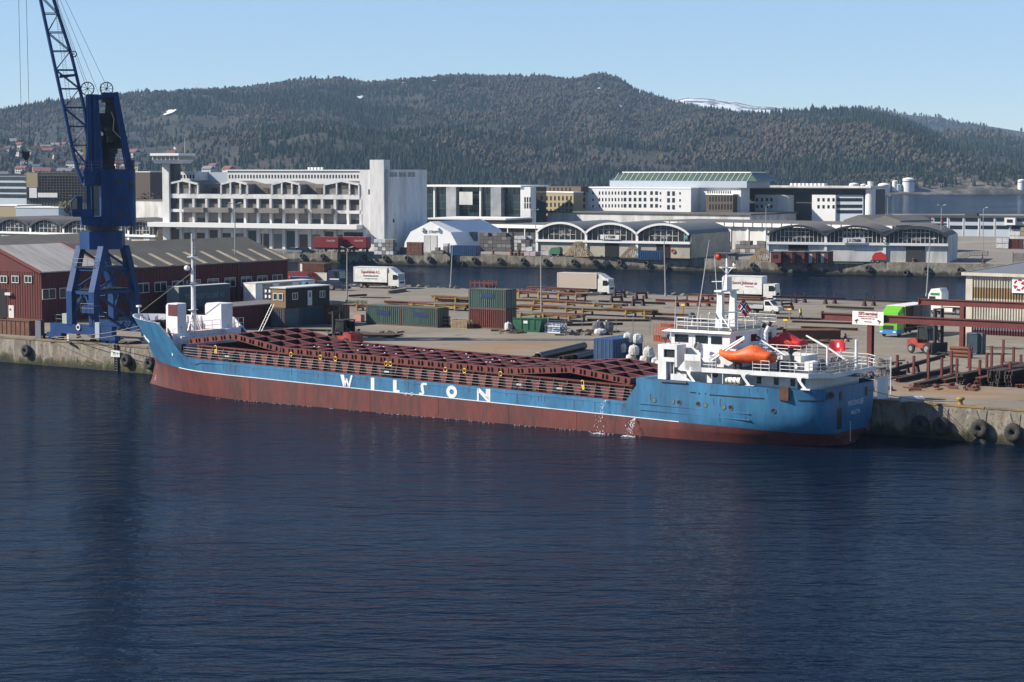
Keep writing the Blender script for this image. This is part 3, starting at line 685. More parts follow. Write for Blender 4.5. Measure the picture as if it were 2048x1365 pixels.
for v in (-4.65, 4.0): box('red_locker', M_pinkbr, ship, 9.32, 9.4, v, v + .55, 4.5, 5.2)
fm = MB(); fm.cyl((6.6, 0, 6.3), (6.5, 0, 13), .26, .17, 8); fm.cyl((6.5, 0, 13), (6.45, 0, 16.9), .12, .06, 8)
for z in (8.5, 11.4, 14.3): fm.box(6.2, 6.8, -.5, .5, z, z + .06)
fm.bar((6.6, -.9, 6.3), (6.55, 0, 8.6), .12); fm.bar((6.6, .9, 6.3), (6.55, 0, 8.6), .12); fm.bar((7.8, 0, 6.3), (6.6, 0, 8.9), .1)
for z in np.arange(7, 16, .4): fm.bar((6.75, -.18, z), (6.75, .18, z), .04)
fm.cyl((6.75, -.18, 6.3), (6.75, -.18, 16), .03, n=4); fm.cyl((6.75, .18, 6.3), (6.75, .18, 16), .03, n=4)
fmo = fm.build('foremast', M_white, ship)
MB().box(6.2, 6.5, -.7, -.3, 11.4, 11.75).build('mast_lamp', M_black, fmo); MB().box(6.2, 6.5, .35, .65, 14.3, 14.6).build('mast_lamp', M_black, fmo)
MB().cyl((5.9, -.4, 13.1), (6.25, -.4, 13.1), .28, n=10).build('mast_lamp', M_white, fmo)
MB().tube([(6.4, 0, 12.6), (-1.8, 0, 7.85)], .035).build('forestay', M_rope, ship)
railing('forecastle_rail', [(8.4, -2.9, 6.35), (8.4, 2.3, 6.35)], 1.05, M_white, 2, 1.2)
railing('forecastle_rail', [(8.4, 4.4, 6.35), (8.4, 6.0, 6.35)], 1.05, M_white, 2, .8)
mb = MB()
for s in (-.25, .25): mb.bar((FB + .2, -2.2 + s, 6.35), (FB + 2.0, -2.2 + s, 4.05), .06, .12)
for k in range(7): mb.box(FB + .2 + k * .27, FB + .45 + k * .27, -2.45, -1.95, 6.1 - k * .33, 6.14 - k * .33)
mb.bar((FB + .2, -2.5, 7.2), (FB + 2.0, -2.5, 4.9), .05); mb.build('deck_ladder', M_white, ship)
mb = MB(); mb.cyl((1.6, -1.6, 6.8), (1.6, 1.6, 6.8), .42, n=10); mb.box(1.1, 2.1, -2.0, -1.6, 6.3, 7.1); mb.box(1.1, 2.1, 1.6, 2.0, 6.3, 7.1); mb.box(1.0, 2.2, -.2, .2, 6.3, 7.2)
wl = mb.build('windlass', M_black, ship); MB().cyl((2.8, .4, 6.75), (2.8, 1.6, 6.75), .38, n=10).build('winch_drum', M_redc, wl)
mb = MB(); mb.cyl((3.8, -3.2, 6.3), (3.8, -3.2, 7.0), .18, n=8); mb.cyl((4.5, -3.2, 6.3), (4.5, -3.2, 7.0), .18, n=8); mb.build('bollard', M_black, ship)
mb = MB(); mb.cyl((-1.9, 0, 7.8), (-1.9, 0, 8.5), .07, n=6); mb.box(-2.1, -1.7, -.25, .25, 8.5, 8.7); mb.build('bow_light', M_white, ship)

# ---- after superstructure
BD = 6.45                                       # boat deck
box('deckhouse', M_white, ship, 70.2, 84.6, -4.55, 4.6, 4.27, BD - .12)
mb = MB(); mb.prism([(73.6, -6.1), (84.9, -5.6), (86.4, -4.2), (86.4, 4.2), (84.9, 5.6), (73.6, 6.1)], BD - .13, BD, 'z'); mb.build('boat_deck', M_grey, ship)
mb = MB()
for a, b in (((73.4, -6.16), (84.9, -5.66)), ((84.9, -5.66), (86.45, -4.2)), ((86.45, -4.2), (86.45, 4.2)), ((73.4, 6.16), (84.9, 5.66))):
    mb.bar((a[0], a[1], BD - .14), (b[0], b[1], BD - .14), .1, .40)
mb.build('boat_deck_fascia', M_white, ship)
def y_support(u, y, flip=1):
    z0, z1 = 5.12, BD - .25; mb = MB()
    mb.prism([(u + .40, z0), (u + .75, z0), (u + .1, z1 - .35), (u + .15, z1 - .1), (u + .5, z1 + .02), (u - .75, z1 + .02), (u - .3, z1 - .12), (u - .18, z1 - .35)], y - .05, y + .05, 'y')
    mb.box(u + .15, u + 1.0, y - .12, y + .12, z0 - .02, z0 + .1); return mb.build('deck_support', M_white, ship)
for u, y in ((73.4, -6.16), (78.8, -5.95), (84.1, -5.7)): y_support(u, y); y_support(u, -y)
for u in (75.6, 76.7): MB().cyl((u, -6.0, 5.1), (u, -6.0, BD - .2), .045, n=6).build('stanchion', M_white, ship)
# screens and the tall portal at the front corner
box('wing_screen', M_white, ship, 72.9, 74.55, -6.2, -6.12, BD - .3, 7.62)
mb = MB(); mb.prism([(72.2, 6.25), (72.9, BD + .6), (74.5, BD + .6), (74.5, BD - .3), (72.5, BD - .35)], -6.2, -6.1, 'y'); mb.build('screen_foot', M_white, ship)
mb = MB(); mb.box(70.15, 70.75, -6.2, -4.6, 4.27, 8.36); mb.box(70.75, 72.1, -6.2, -4.6, 7.95, 8.36); mb.box(70.75, 71.95, -6.2, -4.6, 6.85, 7.22); mb.box(71.9, 72.12, -6.2, -4.6, 6.4, 7.95)
mb.box(70.75, 71.0, -6.2, -4.6, 5.1, 6.85); mb.build('corner_tower', M_white, ship); box('tower_opening', M_black, ship, 70.77, 71.88, -6.05, -4.7, 7.24, 7.93)
box('hatch_box', M_white, ship, 71.4, 73.0, -6.0, -5.2, 5.2, 5.75); box('dark_platform', M_grey, ship, 70.6, 73.3, -6.55, -6.2, 5.05, 5.17)
for u in (71.3, 71.65): MB().cyl((u, -5.9, 5.1), (u, -5.9, 7.0), .06, n=6).build('pipe_post', M_white, ship)
mb = MB(); mb.prism([(72.0, 5.9), (72.35, 5.9), (73.7, 5.15), (73.3, 5.15)], -6.1, -6.0, 'y'); mb.build('gusset', M_white, ship)
# upper house and wheelhouse
box('accommodation_block', M_white, ship, 70.9, 77.0, -4.3, 4.3, BD, 8.1)
wh = MB().prism([(70.4, 8.1), (76.4, 8.1), (76.4, 9.42), (70.0, 9.42)], -4.3, 4.3, 'y').build('wheelhouse', M_white, ship)
for a, b in ((70.75, 72.15), (72.9, 74.15), (74.5, 75.6)): MB().box(a, b, -4.34, -4.2, 8.48, 9.16).build('side_window', M_glass, wh)
for y in np.linspace(-3.9, 3.0, 6): MB().hexa([(70.26, y, 8.5), (70.26, y + 1.0, 8.5), (70.4, y + 1.0, 8.5), (70.4, y, 8.5), (70.08, y, 9.2), (70.08, y + 1.0, 9.2), (70.2, y + 1.0, 9.2), (70.2, y, 9.2)]).build('front_window', M_glass, wh)
for y in (-3.2, -.5, 2.2): MB().box(76.36, 76.44, y, y + 1.1, 8.5, 9.15).build('rear_window', M_glass, wh)
mb = MB(); mb.hexa([(69.6, -4.75, 9.42), (76.6, -4.6, 9.42), (76.6, 4.6, 9.42), (69.6, 4.75, 9.42), (70.1, -4.45, 9.62), (76.6, -4.4, 9.62), (76.6, 4.4, 9.62), (70.1, 4.45, 9.62)]); mb.build('wheelhouse_roof', [M_cream], wh)
box('monkey_island_deck', M_grey, ship, 70.2, 76.5, -4.3, 4.3, 9.63, 9.66)
mb = MB(); mb.cyl((70.3, -5.2, 8.35), (70.3, -5.2, 8.8), .07, n=6); mb.cyl((70.0, -5.2, 9.0), (70.6, -5.2, 9.0), .24, n=10); mb.build('searchlight', M_grey, ship)
mb = MB(); mb.bar((70.2, -4.5, 8.2), (70.7, -4.9, 8.5), .1); mb.bar((70.7, -4.9, 8.5), (70.5, -4.6, 9.4), .08); mb.build('wing_bracket', M_white, ship)
railing('bridge_rail', [(71.0, -4.35, 9.66), (76.4, -4.35, 9.66)], 1.0, M_white, 3, 1.1); railing('bridge_rail', [(70.9, 4.3, 9.66), (76.4, 4.3, 9.66)], 1.0, M_white, 3, 1.1)
railing('bridge_rail', [(70.9, -4.3, 9.66), (70.9, 4.3, 9.66)], 1.0, M_white, 3, 1.4); railing('bridge_rail', [(76.4, -4.35, 9.66), (76.4, 4.3, 9.66)], 1.0, M_white, 3, 1.4)
# mast: two legs, a cross beam, a pole with cross-trees, radar and lights
mb = MB()
for y in (-1.15, 1.15): mb.hexa([(73.2, y - .25, 9.6), (73.95, y - .25, 9.6), (73.95, y + .25, 9.6), (73.2, y + .25, 9.6), (73.4, y - .2, 12.9), (73.85, y - .2, 12.9), (73.85, y + .2, 12.9), (73.4, y + .2, 12.9)])
mb.box(73.2, 73.95, -1.6, 1.6, 12.9, 13.05); mb.box(73.35, 73.85, -.45, .45, 13.05, 14.2); mb.cyl((73.6, 0, 14.2), (73.6, 0, 16.35), .14, .1, 8)
mast = mb.build('radar_mast', M_white, ship)
mb = MB(); mb.bar((73.6, -1.1, 15.05), (73.6, 1.1, 15.05), .09); mb.bar((73.6, -1.0, 15.05), (73.6, 0, 14.4), .06); mb.bar((73.6, 1.0, 15.05), (73.6, 0, 14.4), .06); mb.bar((72.8, 0, 15.05), (74.5, 0, 15.05), .08); mb.bar((73.6, 0, 13.8), (72.2, -.3, 13.75), .08); mb.build('crosstree', M_white, mast)
MB().box(72.6, 74.6, -.5, .5, 16.35, 16.42).build('lamp_platform', M_grey, mast)
MB().box(73.9, 74.6, -.3, .3, 15.75, 16.3).build('mast_lamp', M_grey, mast); MB().cyl((72.0, -.3, 13.8), (72.0, -.3, 14.4), .12, n=8).build('horn', M_black, mast)
MB().ball((74.3, .2, 15.3), .22).build('satellite_dome', M_cream, mast)
MB().bar((72.9, -1.9, 11.0), (74.3, 1.0, 11.0), .14, .12).build('radar_scanner', M_white, mast)
MB().ball((72.85, -.2, 16.0), .32, n=12, m=8).build('signal_ball', M_redc, ship)
MB().ball((70.5, -.9, 10.55), .36, n=12, m=8).build('dark_dome', mat('teal_dome', (.01, .06, .07), .4, fine=.05), ship)
MB().cyl((70.5, -.9, 9.65), (70.5, -.9, 10.3), .06, n=6).build('dome_post', M_white, ship)
for a, b in (((71.3, -1.5, 9.7), (72.6, -1.5, 17.6)), ((73.2, -.6, 9.7), (72.6, -.6, 16.2)), ((70.6, -4.1, 9.6), (70.7, -4.1, 12.6))): MB().cyl(a, b, .045, .02, 5).build('whip_aerial', M_white, ship)
box('instrument_box', M_white, ship, 72.2, 72.8, .8, 1.4, 9.66, 10.5)
for a, b in (((76.2, -3.6, 9.6), (73.6, -1.6, 11.2)), ((76.2, 3.6, 9.6), (73.6, 1.5, 11.2))): MB().cyl(a, b, .05, n=5).build('mast_stay', M_white, ship)
# funnel casing, exhausts, davits, winches, rails aft
box('funnel_casing', M_white, ship, 77.3, 82.0, -1.6, 1.6, BD, 7.55)
for (u, y, z0, z1) in ((77.6, .1, 7.4, 9.35), (76.4, 1.2, 7.4, 9.1)):
    mb = MB(); mb.cyl((u, y, z0), (u, y, z1), .2, n=10); mb.cyl((u, y, z1), (u + .38, y, z1 + .75), .2, .16, 10); ex = mb.build('exhaust_pipe', M_white, ship)
    MB().cyl((u + .30, y, z1 + .6), (u + .48, y, z1 + .95), .175, .15, 10).build('sooty_end', M_black, ex)
def arm(a, b, name='davit_arm', r=.1): return MB().cyl(a, b, r, r * .8, 8).build(name, M_white, ship)
for a, b in (((74.9, -5.2, 7.3), (78.4, -5.2, 9.35)), ((75.2, -5.35, 7.1), (78.5, -5.35, 9.2)), ((82.3, -2.3, 6.9), (78.3, -2.3, 8.9)), ((84.3, -1.0, 8.4), (82.2, -1.0, 9.35)), ((84.3, -1.0, 8.4), (86.2, -.9, 7.3))): arm(a, b)
MB().cyl((78.25, -2.3, 8.9), (78.0, -2.3, 9.05), .22, n=8).build('boom_head', M_black, ship)
mb = MB(); mb.cyl((75.0, -5.2, BD), (75.0, -5.2, 7.5), .22, n=8); mb.box(74.7, 75.4, -5.6, -4.9, BD, BD + .5); mb.bar((75.0, -5.2, 7.4), (76.6, -5.2, 7.9), .14); mb.build('davit_post', M_white, ship)
mb = MB(); mb.cyl((73.9, -5.0, 7.3), (73.9, -5.0, 8.15), .2, n=10); mb.cyl((73.9, -5.0, 8.15), (73.6, -5.35, 8.35), .3, .34, 10); cv = mb.build('cowl_vent', M_white, ship)
MB().cyl((73.6, -5.35, 8.35), (73.57, -5.4, 8.37), .3, n=10).build('cowl_mouth', M_black, cv)
MB().cyl((82.6, -4.6, BD), (82.6, -4.6, 8.1), .17, n=8).build('deck_pipe', M_grey, ship); MB().cyl((82.6, -4.6, 8.1), (82.6, -4.6, 8.55), .26, n=8).build('pipe_cap', M_black, ship)
MB().cyl((85.3, 2.6, BD), (85.3, 2.6, 8.9), .15, n=8).build('white_post', M_white, ship); MB().cyl((84.3, -1.0, BD), (84.3, -1.0, 8.5), .12, n=8).build('white_post', M_white, ship)
railing('boat_deck_rail', [(79.6, -5.9, BD), (81.2, -5.85, BD)], .95, M_white, 3, .9); railing('boat_deck_rail', [(82.2, -5.75, BD), (84.9, -5.6, BD), (86.4, -4.2, BD)], .95, M_white, 3, 1.3)
railing('boat_deck_rail', [(86.4, -4.2, BD), (86.4, 4.2, BD), (84.9, 5.6, BD), (77, 5.9, BD)], .95, M_white, 3, 1.4)
railing('upper_rail', [(77.3, -1.6, 7.55), (82.0, -1.6, 7.55), (82.0, 1.6, 7.55)], .9, M_white, 3, 1.2); railing('upper_rail', [(72.6, -4.3, 8.1), (70.8, -4.3, 8.1)], .9, M_white, 2, .9)
railing('boat_deck_rail', [(74.6, -6.05, BD), (76.0, -6.0, BD)], .95, M_white, 3, .8)
for y in (-1.0, 2.1): 
    mb = MB(); mb.box(83.0, 84.2, y - .6, y + .6, BD, BD + .35); mb.cyl((83.6, y - .5, BD + .55), (83.6, y + .5, BD + .55), .35, n=10); mb.build('deck_winch', M_grey, ship)
MB().box(82.9, 83.7, -2.6, -.8, BD, BD + .75).build('deck_locker', M_white, ship)
for y0, h_ in ((-3.9, .9), (-2.9, 1.2), (1.2, .9)): box('vent_box', M_grey, ship, 80.9, 81.7, y0, y0 + .7, BD, BD + h_)
for i, u in enumerate((79.3, 81.0, 82.6)): box('house_window', M_glass, ship, u, u + .42, -4.6, -4.5, 5.25, 5.85)
box('house_door', M_grey, ship, 83.3, 84.0, -4.6, -4.5, 4.35, 6.1); box('hand_rail', M_black, ship, 76.2, 83.0, -4.62, -4.56, 4.95, 5.0)
MB().cyl((75.1, -4.6, 5.8), (75.1, -4.45, 5.8), .3, n=12).build('red_hose_box', M_pinkbr, ship)
mb = MB(); rr = random.Random(5)                              # folded gangway nets over the stern
for k in range(15):
    y = -3.9 + k * .27; mb.bar((85.2, y, BD + .02), (86.9, y + .5, BD + 1.15 + rr.uniform(-.1, .15)), .035)
for k in range(10):
    u = 85.0 + k * .2; mb.bar((u, -4.1, BD + .2 + rr.uniform(0, .4)), (u + .3, .4, BD + .6 + rr.uniform(0, .5)), .035)
for k in range(16): mb.bar((85.6 + rr.uniform(-.5, .8), rr.uniform(-4, .3), BD), (85.6 + rr.uniform(-.5, .8), rr.uniform(-4, .3), BD + rr.uniform(.8, 1.3)), .03)
mb.build('gangway_netting', M_steelw, ship)
MB().box(85.6, 88.2, -.6, .3, BD - .5, BD - .25).build('gangway', M_grey, ship); MB().cyl((87.9, -.15, BD - .35), (88.3, -.15, BD - .35), .3, n=8).build('gangway_roller', mat('navy_paint', (.02, .04, .10), .5), ship)
# water pouring from two outlets in the side
M_foam = mat('white_water', (.80, .83, .85), .5, fine=.1)
def outflow(px, py, pyw, n, seed):
    u, z = DOCK.xz(px, py, -6.45); mb = MB(); r_ = random.Random(seed)
    for k in range(n):
        t = r_.random(); zz = z * (1 - t ** 2); uu = u + r_.gauss(0, .05 + .22 * t) - .3 * t; yy = -6.48 - t * .75 + r_.gauss(0, .05)
        mb.ball((uu, yy, zz), .015 + .02 * r_.random(), .015, .06 * r_.random() + .03, 4, 3)
    for k in range(n // 2):
        mb.ball((u - .3 + r_.gauss(0, .4), -7.25 + r_.gauss(0, .2), .01), .09 * r_.random() + .03, .05, .02, 5, 3)
    return mb.build('outflow_water', M_foam)
for a, lab in (((1212, 801, 868, 60, 1), 'thin spray of water falling from the forward hull outlet'), ((1271, 838, 878, 80, 2), 'white water pouring from the after hull outlet near the poop')):
    o = outflow(*a); o.location = DOCK.W(0, 0); o.rotation_euler = (0, 0, DOCK.a); tag(o, lab, 'water', kind='stuff')
# ---- things carried by the ship
def lifeboat(u0, v0, z0, L, m, label):
    t = at_frame('lifeboat', label, 'lifeboat', DOCK, u0, v0, z0); mb = MB(); ns_ = 12; vs = []; k = 9
    for i in range(ns_ + 1):
        x = i / ns_; w_ = .98 * math.sin(math.pi * min(1, .08 + x * .95 if x < .5 else .08 + .5 * .95 + (x - .5) * .55)) ** .6; keel = .02 + .45 * max(0, .22 - x) / .22 + .15 * max(0, x - .85) / .15
        ridge_ = .75 + .55 * math.exp(-((x - .62) / .2) ** 2) + .14 * max(0, .2 - x) / .2
        for j in range(k + 1):
            a = math.pi * j / k; c = math.cos(a); s_ = math.sin(a)
            y = w_ * abs(c) ** .7 * (1 if c > 0 else -1); vs.append((x * L, y, .62 + (ridge_ - .62) * s_ ** 1.3))
        for j in range(1, k):
            a = math.pi * j / k; c = -math.cos(a); s_ = math.sin(a); vs.append((x * L, w_ * c * .95, .62 - (.62 - keel) * s_ ** .6))
    m_ = 2 * k
    mb.add(vs, [(i * m_ + j, (i + 1) * m_ + j, (i + 1) * m_ + (j + 1) % m_, i * m_ + (j + 1) % m_) for i in range(ns_) for j in range(m_)] + [tuple(range(m_)), tuple(reversed(range(ns_ * m_, ns_ * m_ + m_)))])
    for i_, v_ in enumerate(mb.v): mb.v[i_] = (v_[0], v_[1] * 1.1, v_[2] * 1.3)
    o = mb.build('hull', m, t, smooth=True)
    for x in (.32, .72):
        mb = MB()
        for y in (-.5, .5): mb.box(x * L - .1, x * L + .1, y - .1, y + .1, -.55, .12)
        mb.box(x * L - .12, x * L + .12, -.7, .7, -.1, .12); mb.build('cradle', M_black, t)
    MB().cyl((.62 * L, 0, 1.2), (.62 * L, 0, 1.75), .05, n=5).build('lifting_eye', M_brown, t); return t
lifeboat(76.0, -5.1, BD + .55, 5.2, M_orange, 'orange covered rescue boat on the near side of the ship boat deck')
lifeboat(74.9, 3.1, BD + 1.05, 5.0, M_redc, 'red canvas covered lifeboat behind the wheelhouse on the far side')
t = at_frame('life_raft', 'white barrel life raft canister beneath the ship boat deck', 'life raft', DOCK, 77.6, -5.6, 5.5); mb = MB()
mb.cyl((-.72, 0, 0), (.72, 0, 0), .33, n=14); mb.build('canister', M_cream, t, smooth=False)
for x in (-.5, -.05, .35): MB().torus((x, 0, 0), (1, 0, 0), .335, .03, 14, 4).build('strap', M_black, t)
MB().box(-.6, .6, -.25, .25, -.5, -.28).build('cradle', M_grey, t)
def cloth(t, name, w_, h_, m_fn, nx=12, ny=8, wave=.12, droop=.0):
    mb = MB(); vs = []
    for j in range(ny + 1):
        for i in range(nx + 1):
            x = i / nx; y = j / ny; vs.append((x * w_, wave * math.sin(x * 7 + y * 1.5) * x ** .5, -y * h_ - droop * x ** 1.4))
    fs = []; ms = []
    for j in range(ny):
        for i in range(nx): fs.append((j * (nx + 1) + i, (j + 1) * (nx + 1) + i, (j + 1) * (nx + 1) + i + 1, j * (nx + 1) + i + 1)); ms.append(m_fn((i + .5) / nx, (j + .5) / ny))
    mb.v = vs; mb.f = fs; mb.m = ms; return mb
M_flagr = mat('flag_red', (.60, .02, .03), .8, fine=.05); M_flagw = mat('flag_white', (.8, .8, .8), .8, fine=.03); M_flagb = mat('flag_blue', (.02, .04, .20), .8, fine=.05)
t = at_frame('ensign_flag', 'red ensign with a white mark on a slanted staff at the ship stern', 'flag', DOCK, 84.7, -.6, BD)
MB().cyl((0, 0, .2), (1.15, 0, 2.75), .035, n=5).build('staff', M_white, t)
fl = cloth(t, 'f', 1.5, 1.0, lambda x, y: 0 if not (.42 < x < .62 and .3 < y < .6) else 1, wave=.18, droop=.25).build('cloth', [M_flagr, M_flagw], t); fl.location = (1.1, 0, 2.7); fl.rotation_euler = (0, 0, R(180))
t = at_frame('courtesy_flag', 'small Norwegian courtesy flag hanging beside the ship radar mast', 'flag', DOCK, 75.0, .9, 11.7)
def nor(x, y):
    if .44 < y < .56 or .31 < x < .43: return 2
    if .36 < y < .64 or .25 < x < .49: return 1
    return 0
fl = cloth(t, 'f', 1.15, .9, nor, 16, 14, .06, .35).build('cloth', [M_flagr, M_flagw, M_flagb], t); fl.location = (-.2, 0, .5); fl.rotation_euler = (0, R(35), R(20))
MB().cyl((-.2, 0, -1.8), (-.2, 0, 1.3), .02, n=4).build('halyard', M_rope, t)
# ================================================================ HARBOUR CRANE
M_cr = mat('crane_blue_paint', (.010, .070, .25), .55, col2=(.007, .048, .18), scale=.5, fine=.16, fscale=3, stretch=(1, 1, .4), spec=.25)
M_crd = mat('crane_dark_machinery', (.020, .022, .028), .55, col2=(.05, .03, .02), scale=2, fine=.2)
M_wire = mat('steel_wire', (.10, .10, .11), .5, .5, fine=0)
CU, CV = -20.8, 12.3
CP = DOCK.W(CU, CV)
crane = thing('harbour_crane', 'tall blue luffing harbour crane on a portal at the left quay', 'crane', (CP[0], CP[1], 0), 0)
CF = Frame((CP[0], CP[1], 0), 0.0)
PF = Frame((0, 0, 0), DOCK.a)                        # portal axes inside the crane
def pl(u, v, z): return tuple(PF.W(u, v, z))
for u in (-1.95, 1.95):
    for s in (-1, 1):
        mb = MB()
        mb.bar(pl(u, s * 3.4, 4.9), pl(u, s * 3.4, 9.1), .95, .8, up=PF.ey); mb.bar(pl(u, s * 3.4, 9.0), pl(u, s * 1.75, 14.5), .95, .8, up=PF.ey)
        lg = mb.build('leg', M_cr, crane)
        mb = MB(); mb.bar(pl(u, s * 3.4, 6.0), pl(u * .2, s * 3.1, 8.6), .3); mb.build('brace', M_cr, lg)
for s in (-1, 1):
    mb = MB(); mb.bar(pl(-5.4, s * 3.4, 4.55), pl(5.4, s * 3.4, 4.55), .8, 1.15); sill = mb.build('sill_beam', M_cr, crane)
    for u in (-4.7, 4.7):
        mb = MB(); mb.bar(pl(u - 1.3, s * 3.4, 3.72), pl(u + 1.3, s * 3.4, 3.72), .9, .55)
        for du in (-.8, .8): mb.cyl(pl(u + du, s * 3.4 - .25, 3.34), pl(u + du, s * 3.4 + .25, 3.34), .34, n=10)
        mb.build('bogie', M_cr, sill)
    railing('sill_rail', [pl(-5.2, s * 3.0, 5.1), pl(-2.7, s * 3.0, 5.1)], 1.0, M_rail, 2, 1.0, .02, .022, sub=sill)
mb = MB()
for z, k in ((9.0, 3.3), (11.8, 2.6)):
    for s in (-1, 1): mb.bar(pl(-1.9, s * k, z), pl(1.9, s * k, z), .3, .4)
    for u in (-1.95, 1.95): mb.bar(pl(u, -k, z), pl(u, k, z), .3, .4)
for u in (-1.95, 1.95):
    mb.bar(pl(u, -3.2, 9.2), pl(u, 2.5, 11.8), .22); mb.bar(pl(u, 2.5, 11.8), pl(u, -2.0, 14.3), .22); mb.bar(pl(u, 3.2, 5.2), pl(u, -3.2, 9.0), .26)
mb.build('portal_bracing', M_cr, crane)
mb = MB(); mb.box(*[0] * 6) if 0 else None
for z in (9.3, 12.0): mb.add([pl(-1.8, -3, z), pl(1.8, -3, z), pl(1.8, 3, z), pl(-1.8, 3, z), pl(-1.8, -3, z + .08), pl(1.8, -3, z + .08), pl(1.8, 3, z + .08), pl(-1.8, 3, z + .08)], [(3, 2, 1, 0), (4, 5, 6, 7), (0, 1, 5, 4), (1, 2, 6, 5), (2, 3, 7, 6), (3, 0, 4, 7)])
mb.build('portal_platform', M_crd, crane)
railing('platform_rail', [pl(-1.9, -3.1, 12.1), pl(1.9, -3.1, 12.1), pl(1.9, 3, 12.1)], 1.0, M_rail, 2, 1.2, .02, .022, sub=crane)
mb = MB()                                             # stair on the left
for s in (0, .7): mb.bar(pl(-6.0, -.6 + s, 5.1), pl(-2.6, -.6 + s, 9.4), .08, .2)
for k in range(15): mb.bar(pl(-6.0 + k * .235, -.6, 5.2 + k * .3), pl(-6.0 + k * .235, .1, 5.2 + k * .3), .22, .04)
for s in (0, .7): mb.bar(pl(-6.0, -.6 + s, 6.1), pl(-2.6, -.6 + s, 10.4), .04)
mb.build('stair', M_crd, crane)
mb = MB(); mb.bar(pl(-3.6, -3.0, 5.65), pl(-2.8, -3.0, 5.65), .9, 1.4); mb.build('switch_cabinet', mat('pale_green_cabinet', (.42, .48, .42), .5), crane)
mb = MB(); mb.bar(pl(3.0, -3.9, 4.6), pl(3.0, -3.3, 4.6), .75, 1.9); mb.build('power_cabinet', mat('pale_blue_cabinet', (.35, .45, .55), .5), crane)
mb = MB(); mb.bar(pl(1.1, -3.9, 7.1), pl(3.2, -3.9, 7.1), 1.3, .9); mb.cyl(pl(1.9, -3.4, 5.1), pl(1.9, -3.4, 6.6), .5, n=10); mb.build('cable_reel_box', M_cr, crane)
railing('reel_rail', [pl(1.0, -4.6, 6.7), pl(3.2, -4.6, 6.7)], 1.1, M_rail, 2, .8, .02, .022, sub=crane)
o = MB().torus(pl(-.3, -3.86, 4.8), tuple(PF.ey), .3, .09, 16, 6).build('life_ring', M_white, crane)
mb = MB(); prof = [(2.95, 14.2), (2.75, 16.3), (2.2, 16.35)]
oct_ = [(3.0 * math.cos(R(22.5 + 45 * k)), 3.0 * math.sin(R(22.5 + 45 * k))) for k in range(8)]
mb.prism([tuple(np.array(p) * .93) for p in oct_], 14.2, 16.35, 'z'); mb.build('portal_ring', M_cr, crane)
mb = MB(); mb.cyl((0, 0, 16.35), (0, 0, 17.2), 2.0, n=20); mb.build('slewing_ring', M_black, crane)
for k in range(8): MB().box(*[0] * 6) if 0 else None
# ---- slewing upper works
UPA = R(14)
UF = Frame((CP[0], CP[1], 0), UPA); ulm = Matrix.Rotation(UPA, 4, 'Z')
def U_(mb, name, m, par=crane, smooth=False):
    o = mb.build(name, m, par, smooth)
    if par is crane: o.rotation_euler = (0, 0, UPA)
    return o
X = lambda px, py, y=0.: UF.xz(px, py, y)[0]
Z = lambda px, py, y=0.: UF.xz(px, py, y)[1]
FRY = -2.6
hx0, hx1, hz0, hz1 = X(205, 400, FRY), X(270, 400, FRY), Z(240, 453, FRY), Z(240, 339, FRY)
mb = MB(); n = 8; pr = [(hx0, 2.6), (hx0, FRY), (hx1 - .7, FRY)] + [(hx1 - .7 + .9 * math.sin(R(90) * k / n), FRY + 1.6 - 1.6 * math.cos(R(90) * k / n)) for k in range(1, n + 1)] + [(hx1 + .2, 2.6)]
mb.prism(pr, hz0, hz1, 'z'); house = U_(mb, 'machinery_house', M_cr)
box('edge_plate', M_cr, house, hx0 - .14, hx0 - .002, FRY - .12, 2.0, hz0 - .1, hz1 + .05)
box('panel_seam', M_crd, house, hx0 + .1, hx1 - .8, FRY - .03, FRY - .003, Z(240, 397, FRY) - .03, Z(240, 397, FRY) + .03)
railing('house_rail', [(hx0, FRY + .1, hz1), (hx1, FRY + .1, hz1), (hx1, 2.5, hz1)], 1.1, M_crd, 3, 1.0, sub=house)
mb = MB(); bx0 = X(163, 440, -1.5)
mb.box(bx0, hx0 - .15, -2.2, 2.2, 17.15, Z(170, 434, -2.2)); U_(mb, 'slew_platform', M_cr)
cz0, cz1 = Z(160, 434, -2.4), Z(160, 419, -2.4)
mb = MB(); mb.box(X(146, 425, -2.4), X(185, 425, -2.4), -2.6, -2.35, cz0, cz1); mb.box(X(146, 425, -2.4), X(185, 425, -2.4), -2.35, .5, cz0, cz0 + .12); mb.box(X(146, 425, -2.4), X(146, 425, -2.4) + .1, -2.35, .5, cz0, cz1 - .05); U_(mb, 'cab_balcony', M_cr)
mb = MB(); x0, x1, z1 = X(143, 400, -2), X(165, 400, -2), Z(150, 393, -2)
mb.prism([(x0, cz0 + .1), (x1, cz0 + .1), (x1, z1), (x0 + .5, z1), (x0 - .1, z1 - .7)], -2.0, -.2, 'y'); cab = U_(mb, 'driver_cab', M_cr)
mb = MB(); mb.prism([(x0 + .05, cz0 + .9), (x0 + .65, cz0 + .9), (x0 + .65, z1 - .2), (x0 + .45, z1 - .2), (x0 + .05, z1 - .7)], -2.03, -1.9, 'y'); mb.build('cab_window', M_glass, cab)
mb = MB()
for s in (-.22, .22): mb.bar((hx0 + .9 + s, FRY - .12, hz0), (hx0 + .9 + s, FRY - .12, hz1), .04)
for k in range(20): mb.bar((hx0 + .68, FRY - .12, hz0 + .2 + k * .34), (hx0 + 1.12, FRY - .12, hz0 + .2 + k * .34), .035)
mb.build('house_ladder', M_cr, house)
for x_, z_ in ((1.9, 1.2), (2.9, 4.6), (1.7, 5.2)): box('vent_grille', M_crd, house, hx0 + x_, hx0 + x_ + .7, FRY - .04, FRY - .002, hz0 + z_, hz0 + z_ + .5)
